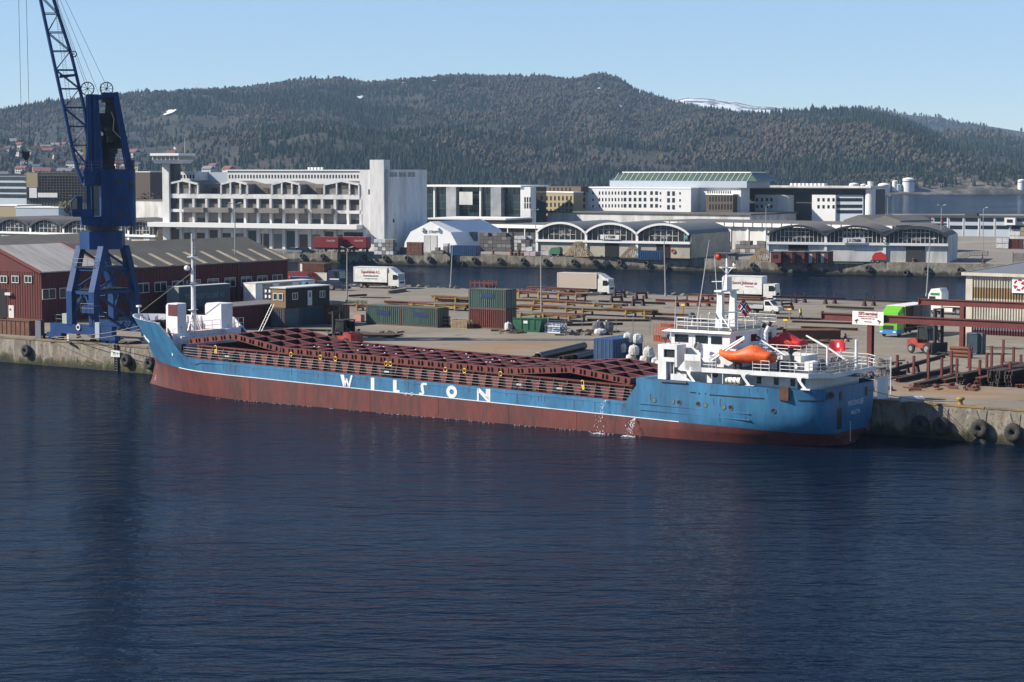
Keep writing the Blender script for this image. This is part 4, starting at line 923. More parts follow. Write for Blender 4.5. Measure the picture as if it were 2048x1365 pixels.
# tower columns between cab and A-frame
mb = MB(); mb.box(X(172, 400), X(180, 400), -1.8, -1.2, 17.2, Z(175, 365)); mb.box(X(183, 400), X(187, 400), -.8, -.3, 17.2, Z(185, 365)); U_(mb, 'column', M_cr)
mb = MB(); mb.box(X(168, 350), hx0 - .15, -2.2, 2.2, Z(180, 388), Z(180, 366)) if 0 else mb.box(X(167, 350), hx0 - .15, -2.1, 2.1, Z(185, 372), Z(185, 338)); U_(mb, 'front_block', M_cr)
mb = MB(); mb.box(X(164, 335), hx0 - .15, -2.4, 2.2, Z(185, 347), Z(185, 343)); fp = U_(mb, 'front_platform', M_cr)
railing('front_rail', [(X(164, 335), -2.4, Z(185, 343)), (hx0 - .15, -2.4, Z(185, 343))], 1.2, M_rail, 3, 1.0, .02, .022, sub=fp)
# A-frame: a broad plate leg in front, an inclined rear leg with stays
atop = Z(185, 190); ab = Z(185, 340)
for y in (-1.9, 1.7):
    mb = MB(); xs = [X(176, 300), X(206, 338), X(195, 190), X(178, 190)]
    mb.prism([(xs[0], ab), (xs[1], ab), (xs[2], atop), (xs[3], atop)], y, y + .25, 'y'); mb.box(xs[0] - .1, xs[0] + .35, y - .25, y + .5, ab, atop); mb.box(X(188, 300) - .1, X(188, 300) + .2, y - .2, y, ab, atop - .3)
    U_(mb, 'a_frame_leg', M_cr)
    mb = MB(); mb.bar((X(228, 190), y, Z(228, 186)), (X(258, 336), y, ab), .75, .7); mb.bar((X(192, 200), y, atop - .4), (X(228, 190), y, Z(228, 190)), .5); U_(mb, 'rear_leg', M_cr)
mb = MB()
for (xa, ya), (xb, yb) in (((196, 240), (238, 240)), ((200, 285), (247, 285)), ((196, 240), (247, 285)), ((202, 320), (232, 245)), ((215, 335), (225, 200))): mb.bar((X(xa, ya), 0, Z(xa, ya)), (X(xb, yb), 0, Z(xb, yb)), .35, 1.6)
mb.build('a', M_crd).hide_render = False
o = bpy.data.objects['a']; o.name = 'a_frame_bracing'; o.parent = crane; o.rotation_euler = (0, 0, UPA)
mb = MB(); rr = random.Random(11)
for k in range(9):
    px, py = rr.uniform(205, 232), rr.uniform(255, 332); mb.box(X(px, py), X(px, py) + rr.uniform(.4, 1.1), rr.uniform(-1.5, .5), 1.2, Z(px, py) - rr.uniform(.3, .9), Z(px, py))
U_(mb, 'hoist_machinery', M_crd)['kind'] = 'stuff'
mb = MB(); mb.tube([(X(221, 225), -1.9, Z(221, 225)), (X(226, 240), -2.2, Z(226, 240)), (X(224, 262), -2.2, Z(224, 262)), (X(240, 278), -2.2, Z(240, 278))], .07); U_(mb, 'hose', mat('pale_hose', (.4, .38, .3), .7))
box('winch_cover', M_crd, house, X(203, 190), X(232, 190), -1.5, 1.5, Z(215, 205), Z(215, 186))
for px, y in ((175, -1.4), (213, .6)):
    mb = MB(); c = (X(px, 178, y), y, Z(px, 178, y)); mb.torus(c, (0.25, 1, 0), .78, .07, 22, 5)
    for k in range(9): a = 2 * math.pi * k / 9; mb.bar(c, (c[0] + .75 * math.cos(a), y, c[2] + .75 * math.sin(a)), .06)
    U_(mb, 'sheave', M_crd)
mb = MB(); mb.cyl((X(215, 178), 0, Z(215, 178)), (X(216, 178), 0, Z(216, 163)), .04, n=5); mb.cyl((X(202, 180), -1, Z(202, 186)), (X(201, 180), -1, Z(201, 168)), .04, n=5); U_(mb, 'aerial', M_wire)
# boom: four tapering chords with lattice
BY = (-1.25, 1.25)
def bl(t, side, y):
    """point of the boom: t 0 at the heel, 1 at the tip; side 0 lower chord, 1 upper chord"""
    lo = [(164, 366), (147, 312), (133, 240), (109, 130), (81, 0), (46, -160)]; up = [(170, 366), (176, 280), (168, 215), (143, 110), (107, 0), (58, -160)]
    pts_ = lo if side == 0 else up; yy = np.array([p[1] for p in pts_]); xx = np.array([p[0] for p in pts_])
    py = 366 + (-160 - 366) * t; px = float(np.interp(-py, -yy, xx)); wd = float(np.interp(t, [0, .1, .85, 1], [1.4, 1.0, .9, .5]))
    return (X(px, py), y * wd, Z(px, py))
ts = np.linspace(0, 1, 15)
for side in (0, 1):
    for y in BY:
        mb = MB()
        for a, b in zip(ts[:-1], ts[1:]): mb.cyl(bl(a, side, y), bl(b, side, y), .17 if side == 0 else .15, n=6)
        U_(mb, 'boom_chord', M_cr)
mb = MB()
for i, (a, b) in enumerate(zip(ts[:-1], ts[1:])):
    for y in BY:
        mb.cyl(bl(b, 0, y), bl(b, 1, y), .06, n=5); mb.cyl(bl(a, i % 2, y), bl(b, 1 - i % 2, y), .065, n=5)
    for side in (0, 1): mb.cyl(bl(b, side, BY[0]), bl(b, side, BY[1]), .05, n=5); mb.cyl(bl(a, side, BY[i % 2]), bl(b, side, BY[1 - i % 2]), .045, n=5)
U_(mb, 'boom_lattice', M_cr)
mb = MB(); mb.hexa([(X(119, 156), -1.3, Z(119, 156)), (X(154, 152), -1.3, Z(154, 152)), (X(154, 152), 1.3, Z(154, 152)), (X(119, 156), 1.3, Z(119, 156)), (X(119, 151), -1.3, Z(119, 151)), (X(154, 149), -1.3, Z(154, 149)), (X(154, 149), 1.3, Z(154, 149)), (X(119, 151), 1.3, Z(119, 151))]); U_(mb, 'boom_diaphragm', M_cr)
mb = MB()
for s in (-.2, .2): mb.cyl((X(112, 20) + s, .2, Z(112, 0)), (X(164, 350) + s - .6, .2, Z(160, 320)), .025, n=4)
for k in range(60):
    t = k / 60; x = X(112, 20) + (X(164, 350) - .6 - X(112, 20)) * t; z = Z(112, 0) + (Z(160, 320) - Z(112, 0)) * t; mb.bar((x - .2, .2, z), (x + .2, .2, z), .025)
U_(mb, 'boom_ladder', M_wire)
mb = MB(); c = (X(147, 110), -1.4, Z(147, 110)); mb.torus(c, (.2, 1, 0), .32, .07, 14, 5); mb.bar((c[0] - .5, -1.4, c[2]), c, .15); U_(mb, 'boom_sheave', M_crd)
tip = bl(1, 0, 0)
mb = MB()
for a in ((175, 172, -1.4), (172, 176, -1.2), (196, 186, -.6), (213, 171, .6)):
    mb.cyl((X(a[0], a[1]), a[2], Z(a[0], a[1])), (tip[0] + .5, 0, tip[2]), .03, n=4)
U_(mb, 'luffing_rope', M_wire)
# hook block on two falls
hk = [(44, 308), (60, 308)]
mb = MB(); hz = Z(52, 305)
for px, px0 in ((44, 37), (60, 52)): mb.cyl((X(px, 305), -.1, hz), (X(px0, 0), 0, Z(px0, 0) + 9), .035, n=4)
U_(mb, 'hoist_rope', M_wire)
mb = MB(); cx = X(52, 312); mb.prism([(cx - .5, hz + .25), (cx - .42, hz - .55), (cx - .15, hz - .95), (cx + .15, hz - .95), (cx + .42, hz - .55), (cx + .5, hz + .25), (cx + .3, hz + .1), (cx - .3, hz + .1)], -.3, .3, 'y')
mb.torus((cx, 0, hz - 1.25), (0, 1, 0), .2, .07, 12, 5); U_(mb, 'hook_block', M_black)
# ================================================================ NEAR YARD: buildings and wall fittings
def corr_material(name, c1, c2, period, axis_scale, rough=.5, fine=.06):
    return mat(name, c1, rough, col2=c2, scale=.4, fine=fine, fscale=2)
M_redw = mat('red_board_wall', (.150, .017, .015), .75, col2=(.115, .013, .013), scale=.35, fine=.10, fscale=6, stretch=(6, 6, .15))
M_roofl = mat('pale_metal_roof', (.46, .45, .45), .45, col2=(.38, .37, .36), scale=.2, fine=.06, fscale=1.5, stretch=(.3, 3, 1))
M_roofd = mat('dark_felt_roof', (.125, .118, .108), .9, col2=(.16, .15, .135), scale=.15, fine=.10, fscale=2)
M_strip = mat('cream_roof_light', (.56, .47, .33), .7, col2=(.46, .38, .27), scale=.5, fine=.08)
M_frame = mat('window_white', (.62, .62, .60), .6, fine=.05)
M_pane = mat('window_pane', (.035, .045, .05), .08, fine=.2, spec=.7)
M_redtrim = mat('red_trim', (.20, .022, .018), .6, fine=.08)
M_darkdoor = mat('dark_opening', (.012, .011, .012), .9, fine=0)
RU0, RV0, RV1, RUW = -48.85, 27.14, 77.0, 18.6
EZ, RZ = 9.85 - 3, 13.04 - 3
rw = at_frame('red_warehouse', 'long dark red harbour warehouse with cream roof light strips left behind the crane', 'warehouse', DOCK, RU0, RV0, 3.0)
LV = RV1 - RV0; W2 = RUW / 2
def ribbed(x0, x1, z0, z1, y, out, pitch, d, axis='x'):
    """vertical boarding: a wall sheet with a raised rib at every pitch; axis x runs along x at y, axis y runs along y at x=y"""
    mb = MB(); n = int(round(abs(x1 - x0) / pitch)); pts = []
    for k in range(n + 1):
        t = x0 + (x1 - x0) * k / n; p = (x1 - x0) / n
        pts += [(t, 0), (t + p * .55, 0), (t + p * .55, d), (t + p * .95, d)] if k < n else [(t, 0)]
    vs = []
    for t, o in pts:
        for z in (z0, z1): vs.append((t, y + out * o, z) if axis == 'x' else (y + out * o, t, z))
    mb.add(vs, [(2 * i, 2 * i + 2, 2 * i + 3, 2 * i + 1) for i in range(len(pts) - 1)]); return mb
mb = ribbed(0, LV, 0, EZ, 0, 1, .55, .05, 'y'); mb.box(-RUW, -.02, .05, LV, 0, EZ - .05); mb.build('side_wall', M_redw, rw)
mb = ribbed(0, -RUW, 0, EZ, 0, -1, .5, .05, 'x'); mb.add([(0, -.03, EZ), (-RUW, -.03, EZ), (-W2, -.03, RZ)], [(0, 1, 2)]); mb.build('gable_wall', M_redw, rw)
mb = MB(); mb.add([(0, LV, 0), (-RUW, LV, 0), (-RUW, LV, EZ), (-W2, LV, RZ), (0, LV, EZ)], [(0, 1, 2, 3, 4)]); mb.build('rear_gable', M_redw, rw)
LS = 12.2
def roof(y0, y1, m, lift, name):
    mb = MB()
    for s, xa in ((1, .45), (-1, -RUW - .45)):
        ze = EZ - .16 + lift
        mb.hexa([(xa, y0, ze), (xa, y1, ze), (-W2, y1, RZ + lift), (-W2, y0, RZ + lift), (xa, y0, ze + .14), (xa, y1, ze + .14), (-W2, y1, RZ + .16 + lift), (-W2, y0, RZ + .16 + lift)])
    return mb.build(name, m, rw)
rl = roof(-.5, LS, M_roofl, .12, 'pale_roof'); rd = roof(LS, LV + .5, M_roofd, 0, 'dark_roof')
k = 0
for y in np.arange(LS + 1.4, LV - .3, 3.55):
    mb = MB(); n0, n1 = .02, .985; xa, xb = .45 + (-W2 - .45) * n0, .45 + (-W2 - .45) * n1; zf = lambda x: EZ - .16 + .14 + (RZ + .02 - EZ) * (.45 - x) / (W2 + .45) + .02
    mb.hexa([(xa, y, zf(xa)), (xa, y + .75, zf(xa)), (xb, y + .75, zf(xb)), (xb, y, zf(xb)), (xa, y, zf(xa) + .06), (xa, y + .75, zf(xa) + .06), (xb, y + .75, zf(xb) + .06), (xb, y, zf(xb) + .06)]); mb.build('roof_light', M_strip, rd)
mb = MB()
for y in np.arange(-.3, LS, .42):
    mb.hexa([(.45, y, EZ + .11), (.45, y + .06, EZ + .11), (-W2, y + .06, RZ + .28), (-W2, y, RZ + .28), (.45, y, EZ + .16), (.45, y + .06, EZ + .16), (-W2, y + .06, RZ + .33), (-W2, y, RZ + .33)])
mb.build('standing_seam', M_roofl, rl, kind='stuff')
for y in (-.56, LS):
    mb = MB(); mb.bar((.5, y, EZ + .05), (-W2, y, RZ + .25), .1, .42); mb.bar((-RUW - .5, y, EZ + .05), (-W2, y, RZ + .25), .1, .42); mb.build('barge_board', M_redtrim, rw)
def sash(par, x, z, w_, h_, wall='y', y=0., out=1, nb=2, m=M_pane):
    """window on a wall: frame, panes and a mullion; wall 'y' lies in a plane of constant x"""
    def B(mb, a0, a1, d0, d1, z0, z1): return mb.box(y + out * d0, y + out * d1, a0, a1, z0, z1) if wall == 'y' else mb.box(a0, a1, y + out * d0, y + out * d1, z0, z1)
    mb = MB(); t = .09
    B(mb, x, x + w_, .04, .12, z, z + t); B(mb, x, x + w_, .04, .12, z + h_ - t, z + h_); B(mb, x, x + t, .04, .12, z + t, z + h_ - t); B(mb, x + w_ - t, x + w_, .04, .12, z + t, z + h_ - t)
    for k in range(1, nb): B(mb, x + w_ * k / nb - t / 2, x + w_ * k / nb + t / 2, .045, .115, z + t, z + h_ - t)
    o = mb.build('window', M_frame, par); mb = MB(); B(mb, x + .05, x + w_ - .05, .05, .075, z + .05, z + h_ - .05); mb.build('pane', m, o); return o
for px in (96, 130, 195, 284, 319, 354, 388, 424, 458, 491, 523, 553):
    y, z = DOCK.yz(px, 575 - (px - 96) * .075, RU0); y -= RV0
    z_ = 3.15; sash(rw, y - 1.15, z_, 2.4 if px < 500 else 2.3, 1.45, 'y', .05, 1, m=M_pane)
for px in (2, 25, 51):
    x, z = DOCK.xz(px, 566, RV0); x -= RU0; sash(rw, x, z - 3.0, 1.45, 1.0, 'x', -.05, -1)
x, z = DOCK.xz(-30, 600, RV0); x1, _ = DOCK.xz(14, 600, RV0); box('gate_opening', M_darkdoor, rw, x - RU0, x1 - RU0, -.09, .0, .02, 4.4)
x0 = DOCK.xz(18.5, 625, RV0)[0] - RU0; x1 = DOCK.xz(29, 625, RV0)[0] - RU0; dr_ = box('side_door', mat('white_door', (.62, .6, .56), .5), rw, x0, x1, -.12, -.03, .05, 2.15)
box('door_notice', M_redtrim, dr_, x0 + .2, x0 + .55, -.14, -.121, 1.45, 1.7)
x0 = DOCK.xz(15, 590, RV0)[0] - RU0; box('wall_lamp', M_frame, rw, x0, x0 + 1.1, -.5, -.06, 3.55, 3.9)
for y in (17.5, 28.0, 38.5): box('downpipe', M_redtrim, rw, .06, .18, y, y + .14, 0, EZ)
# neighbouring dark roof behind
nb = at_frame('low_shed', 'low shed with dark felt roof just behind the red warehouse', 'shed', DOCK, RU0 - 46, RV0 + 3, 3.0)
box('wall', M_redw, nb, 0, 24, 0, 40, 0, 8.0); MB().prism([(-.6, 8.0), (24.6, 8.0), (12, 10.6)], -.6, 40.6, 'y').build('roof', M_roofd, nb)

# ---- striped cladding hall at the right edge
M_clad = mat('cream_cladding', (.62, .58, .48), .6, col2=(.52, .48, .40), scale=.4, fine=.06); M_cladtan = mat('tan_cladding', (.36, .24, .11), .7, fine=.08); M_cladgrey = mat('grey_cladding', (.24, .25, .28), .6, fine=.06)
cA = ground(1931, 665); CHU, CHV = DOCK.xy(1931, 668, 3.0)
ch = at_frame('cladding_hall', 'hall with striped cream and tan ribbed cladding at the right edge of the yard', 'warehouse', DOCK, CHU, CHV, 3.0)
zt = DOCK.z(1931, 551, CHV) - 3; zz = lambda py: DOCK.z(1960, py, CHV) - 3
bands = [(0, zz(660), M_redw), (zz(660), zz(645), M_cladgrey), (zz(645), zz(597), M_clad), (zz(597), zz(575), M_cladtan), (zz(575), zt, M_clad)]
LCH = 38
for a, b, m_ in bands: ribbed(.9, LCH, max(0, a), b, 0, -1, .36, .12, 'x').build('cladding_band', m_, ch)
box('corner_post', M_clad, ch, 0, .9, -.2, .6, 0, zt); box('end_wall', M_clad, ch, 0, .2, .62, 18, 0, zt)
mb = MB(); mb.hexa([(-.4, -.5, zt), (LCH, -.5, zt), (LCH, 20, zt + .6), (-.4, 20, zt + .6), (-.4, -.5, zt + .3), (LCH, -.5, zt + .3), (LCH, 20, zt + .9), (-.4, 20, zt + .9)]); mb.build('roof', M_cladgrey, ch)
mb = MB(); mb.bar((-.45, -.55, zt + .2), (LCH, -.55, zt + .2), .1, .4); mb.bar((-.45, -.5, zt + .2), (-.45, 20, zt + .8), .1, .4); mb.build('roof_trim', M_clad, ch)
bx, bz = DOCK.xz(2024, 570, CHV - .3); bx -= CHU; bz -= 3
bd = box('name_banner', mat('banner_white', (.74, .74, .76), .6, fine=.02), ch, bx, bx + 6, -.32, -.2, bz - 1.0, bz + 1.0)
M_logo = mat('logo_red', (.45, .02, .03), .6, fine=.02)
for k in range(6):
    a0 = k * 60; mb = MB(); pts = []
    for q in range(4): pts.append((bx + .95 + .75 * math.cos(R(a0 + 15 * q)), bz + .75 * math.sin(R(a0 + 15 * q))))
    for q in reversed(range(4)): pts.append((bx + .95 + .5 * math.cos(R(a0 + 15 * q)), bz + .5 * math.sin(R(a0 + 15 * q))))
    if k % 3 == 0: pts = pts[:4] + [(bx + .95 + .2 * math.cos(R(a0 + 40)), bz + .2 * math.sin(R(a0 + 40)))]
    mb.prism(pts, -.34, -.325, 'y'); mb.build('logo_mark', M_logo, bd)
text('N', 1.5, M_logo, bd, (bx + 3.1, -.34, bz - .05))
# ---- red steel runway frame and its sign
M_gan = mat('gantry_oxide_red', (.21, .035, .026), .6, col2=(.15, .028, .024), scale=.5, fine=.12, fscale=3)
GU_, GV_ = DOCK.xy(1740, 757, 3.0)
gt = at_frame('runway_gantry', 'red oxide steel crane runway frame standing over the beam racks at right', 'gantry', DOCK, GU_, GV_, 3.0)
gz = lambda px, py, v: DOCK.xz(px, py, v)
def gbeam(pxa, pya, pxb, pyb, v, h):
    a = gz(pxa, pya, v); b = gz(pxb, pyb, v); return (a[0] - GU_, v - GV_, a[1] - 3), (b[0] - GU_, v - GV_, b[1] - 3)
VB = DOCK.xy(1925, 699, 3.0)[1]
zg1 = DOCK.z(1740, 637, GV_) - 3; zg2 = DOCK.z(1925, 607, VB) - 3
xl1 = DOCK.x(1644, 625, GV_) - GU_; xr1 = 30.0; xl2 = DOCK.x(1838, 598, VB) - GU_
mb = MB()
for z in (-.33, .33): mb.box(xl1, xr1, -.2, .2, zg1 + z - .05, zg1 + z + .05)
mb.box(xl1, xr1, -.06, .06, zg1 - .3, zg1 + .3); mb.box(xl1, xl1 + .1, -.25, .25, zg1 - .33, zg1 + .5); mb.build('runway_beam', M_gan, gt)
mb = MB(); y = VB - GV_
for z in (-.33, .33): mb.box(xl2, 34, y - .2, y + .2, zg2 + z - .05, zg2 + z + .05)
mb.box(xl2, 34, y - .06, y + .06, zg2 - .3, zg2 + .3); mb.box(xl2, xl2 + .1, y - .25, y + .25, zg2 - .33, zg2 + .5); mb.build('runway_beam', M_gan, gt)
def gpost(px, py, v):
    x = DOCK.xy(px, py, 3.0)[0] - GU_; z1 = (zg1 if abs(v - GV_) < 2 else zg2) - .38; y = v - GV_; mb = MB()
    for s in (-1, 1): mb.box(x - .25, x + .25, y + s * .28 - .03, y + s * .28 + .03, 0, z1)
    mb.box(x - .05, x + .05, y - .28, y + .28, 0, z1); mb.box(x - .4, x + .4, y - .45, y + .45, 0, .12); mb.build('column', M_gan, gt)
gpost(1740, 757, GV_); gpost(2041, 781, GV_); gpost(1924, 699, VB); gpost(2140, 720, VB)
sx0, sz1 = DOCK.xz(1705, 622, GV_ - .4); sx1, sz0 = DOCK.xz(1767, 652, GV_ - .4); sx0 -= GU_; sx1 -= GU_; sz0 -= 3; sz1 -= 3
sg = box('notice_board', mat('sign_white', (.72, .72, .70), .5, fine=.03), gt, sx0, sx1, -.42, -.36, sz0, sz1); sc = (sx0 + sx1) / 2; sh = sz1 - sz0; sw = sx1 - sx0
M_sign = mat('sign_red', (.40, .02, .02), .6, fine=0); M_ink = mat('sign_black', (.02, .02, .02), .6, fine=0)
text('ISPS-terminal', sh * .33, M_sign, sg, (sc, -.43, sz1 - sh * .17), sx=.86, bold=.012)
text('Adgang kun for autorisert trafikk', sh * .125, M_sign, sg, (sc, -.43, sz1 - sh * .38), sx=.95)
text('Authorized traffic only', sh * .125, M_sign, sg, (sc, -.43, sz1 - sh * .53), sx=.95); text('Monitoring', sh * .13, M_sign, sg, (sc, -.43, sz1 - sh * .76))
for s in (-1, 1):
    mb = MB(); cx = sc + s * sw * .36; zc = sz1 - sh * .72
    mb.bar((cx - .16 * s, -.435, zc + .12), (cx + .18 * s, -.435, zc - .02), .02, .14); mb.bar((cx, -.435, zc), (cx + .02 * s, -.435, zc - .26), .02, .05); mb.build('camera_symbol', M_ink, sg)
# ================================================================ NEAR YARD: vehicles, containers, steel
M_tyre = mat('tyre_rubber', (.028, .027, .026), .85, col2=(.055, .052, .048), scale=3, fine=.2)
M_tyrew = mat('weathered_tyre', (.045, .043, .04), .9, col2=(.11, .10, .09), scale=2.2, lo=.5, hi=.7, fine=.25)
M_rim = mat('wheel_rim', (.35, .35, .35), .5, .3, fine=.1)
M_chas = mat('chassis_black', (.022, .021, .02), .7, fine=.2)
M_tw = mat('truck_white', (.78, .77, .74), .4, col2=(.66, .65, .62), scale=.6, fine=.04)
M_tb = mat('truck_beige', (.56, .47, .38), .5, fine=.04)
M_lamp = mat('lamp_glass', (.7, .7, .68), .15, fine=0)
M_redl = mat('red_lens', (.35, .01, .01), .3, fine=0)
M_cred = mat('container_red', (.23, .045, .032), .6, col2=(.16, .032, .025), scale=.7, fine=.14, fscale=4, stretch=(1, 1, .4))
M_cgrn = mat('container_green', (.10, .19, .16), .6, col2=(.07, .13, .11), scale=.7, fine=.12, fscale=4, stretch=(1, 1, .4))
M_cblu = mat('container_blue', (.025, .10, .27), .5, col2=(.02, .075, .20), scale=.6, fine=.12)
M_cnav = mat('container_navy', (.03, .065, .11), .6, col2=(.05, .08, .12), scale=.6, fine=.15)
M_crust = mat('container_rust', (.24, .09, .045), .8, col2=(.15, .06, .035), scale=.9, fine=.2)
M_cfr = mat('container_frame_rusty', (.13, .075, .05), .7, fine=.2)
M_logob = mat('logo_navy', (.015, .03, .14), .5, fine=.05)
M_wood = mat('raw_timber', (.45, .33, .19), .8, col2=(.36, .25, .14), scale=2, fine=.15, fscale=6, stretch=(1, 6, 6))
M_woodd = mat('old_timber', (.16, .11, .07), .9, col2=(.10, .07, .05), scale=2, fine=.2)
M_ochre = mat('ochre_paint', (.42, .27, .035), .7, col2=(.30, .18, .04), scale=1.5, fine=.2)
M_rust = mat('rusty_steel', (.23, .085, .035), .85, col2=(.13, .055, .03), scale=.8, fine=.22, fscale=5)
M_rustd = mat('dark_rusty_steel', (.075, .04, .028), .85, col2=(.045, .03, .024), scale=1.2, fine=.2)
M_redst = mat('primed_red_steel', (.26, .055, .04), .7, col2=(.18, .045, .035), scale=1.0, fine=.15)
M_plate = mat('grey_steel_plate', (.30, .28, .28), .6, .2, col2=(.26, .20, .18), scale=.8, fine=.12)
QZ = 3.0
HDG = DOCK.a
def container(label, loc, rz, L, m, mf, doors=1, H=2.59, Wd=2.44, panel=None, txt=None, group='shipping containers'):
    t = thing('shipping_container', label, 'container', loc, rz, group)
    mb = MB(); n = int(L / .34)
    for s in (-1, 1):
        pts = []
        for k in range(n):
            x = -L / 2 + .12 + (L - .24) * k / n; p = (L - .24) / n
            pts += [(x, .0), (x + p * .2, .09), (x + p * .5, .09), (x + p * .7, .0)]
        pts.append((L / 2 - .12, 0)); vs = []
        for x, d in pts:
            for z in (.16, H - .12): vs.append((x, s * (Wd / 2 - .09 + d), z))
        f = [(2 * i, 2 * i + 2, 2 * i + 3, 2 * i + 1) for i in range(len(pts) - 1)]
        mb.add(vs, f if s < 0 else [q[::-1] for q in f])
    mb.box(-L / 2 + .06, L / 2 - .06, -Wd / 2 + .1, Wd / 2 - .1, .1, H - .02); mb.build('shell', m, t)
    mb = MB()
    for sx in (-1, 1):
        for sy in (-1, 1): mb.box(sx * (L / 2), sx * (L / 2 - .16), sy * Wd / 2, sy * (Wd / 2 - .16), 0, H)
        mb.box(sx * L / 2, sx * (L / 2 - .1), -Wd / 2 + .16, Wd / 2 - .16, 0, .14); mb.box(sx * L / 2, sx * (L / 2 - .1), -Wd / 2 + .16, Wd / 2 - .16, H - .12, H - .005)
    for sy in (-1, 1): mb.box(-L / 2 + .16, L / 2 - .16, sy * Wd / 2, sy * (Wd / 2 - .08), 0, .15); mb.box(-L / 2 + .16, L / 2 - .16, sy * Wd / 2, sy * (Wd / 2 - .08), H - .11, H - .003)
    mb.build('frame', mf, t)
    if doors:
        for s in (-1, 1):
            d = box('door', m, t, doors * (L / 2 - .05), doors * (L / 2 + .005), s * .03, s * (Wd / 2 - .17), .16, H - .14)
            for q in (.3, .8): MB().cyl((doors * (L / 2 + .04), s * q, .15), (doors * (L / 2 + .04), s * q, H - .13), .025, n=5).build('lock_rod', M_steelw, d)
    if panel:
        x0, x1, z0, z1, pm = panel; p = box('logo_panel', pm, t, x0, x1, -Wd / 2 - .02, -Wd / 2 + .02, z0, z1)
        if txt: text(txt[0], txt[1], txt[2], p, ((x0 + x1) / 2, -Wd / 2 - .03, (z0 + z1) / 2))
    elif txt: text(txt[0], txt[1], txt[2], t, (txt[3], -Wd / 2 - .035, txt[4]))
    return t
def dk(u, v, z=QZ): return DOCK.W(u, v, z)
container('green ribbed container with a navy panel, left one of the pair beside the pallets', dk(-8.8, 52.8), HDG, 6.06, M_cgrn, M_cfr, 1, panel=(-1.1, 1.05, 1.35, 1.9, M_logob))
container('green ribbed container with a navy panel, right one of the pair, next to the pallets', dk(-2.6, 52.8), HDG, 6.06, M_cgrn, M_cfr, 1, panel=(-.9, 1.3, 1.35, 1.9, M_logob))
container('faded red ribbed container at the bottom of the two-high stack', dk(6.4, 55.7), HDG, 6.06, M_cred, M_cfr, 1)
container('green ribbed container with navy panel on top of the red container', dk(6.4, 55.7, QZ + 2.6), HDG, 6.06, M_cgrn, M_cfr, 1, panel=(-1.0, 1.1, 1.45, 2.0, M_logob))
cu, cv = DOCK.xy(676, 650, 3.0)
container('orange red container beside the brown site cabin with white lettering', dk(cu - 3.05, cv + 1.22), HDG, 6.06, M_crust, M_crust, 1, txt=('MAT', .5, M_white, 1.9, 1.5))
cu, cv = DOCK.xy(1187, 725, 3.0)
container('bright blue container seen doors first beside the white bulk bags', dk(cu + 1.22, cv + 3.05), HDG + R(90), 6.06, M_cblu, M_cblu, -1)
# the rusty open skip container at the left quay edge
t = thing('open_top_container', 'rusty brown open container on the quay at the left picture edge', 'container', dk(-36.6, 12.4), HDG); mb = MB()
mb.box(-3.6, 3.6, -1.2, 1.2, 0, .15); mb.box(-3.6, 3.6, -1.2, -1.1, .15, 1.9); mb.box(-3.6, 3.6, 1.1, 1.2, .15, 1.9); mb.box(3.5, 3.6, -1.1, 1.1, .15, 1.9); mb.box(-3.6, -3.5, -1.1, 1.1, .15, 1.9); mb.build('shell', M_crust, t)
mb = MB()
for x in np.arange(-3.4, 3.6, .85): mb.box(x, x + .1, -1.26, -1.2, 0, 1.9)
mb.box(-3.65, 3.65, -1.3, -1.2, 1.8, 1.95); mb.build('rib', M_cfr, t); box('load', M_rust, t, -3.4, 3.4, -1.05, 1.05, 1.2, 1.6)
u, v = DOCK.xy(35, 683, 3.0); t = thing('steel_plate', 'upright grey steel plate on the quay in front of the rusty container', 'plate', dk(u - 0.3, 8.6), HDG); box('sheet', mat('grey_blue_plate', (.19, .20, .23), .6), t, -.5, .5, -.05, .05, .0, 2.3); box('foot', M_chas, t, -.6, .6, -.35, .35, 0, .1)

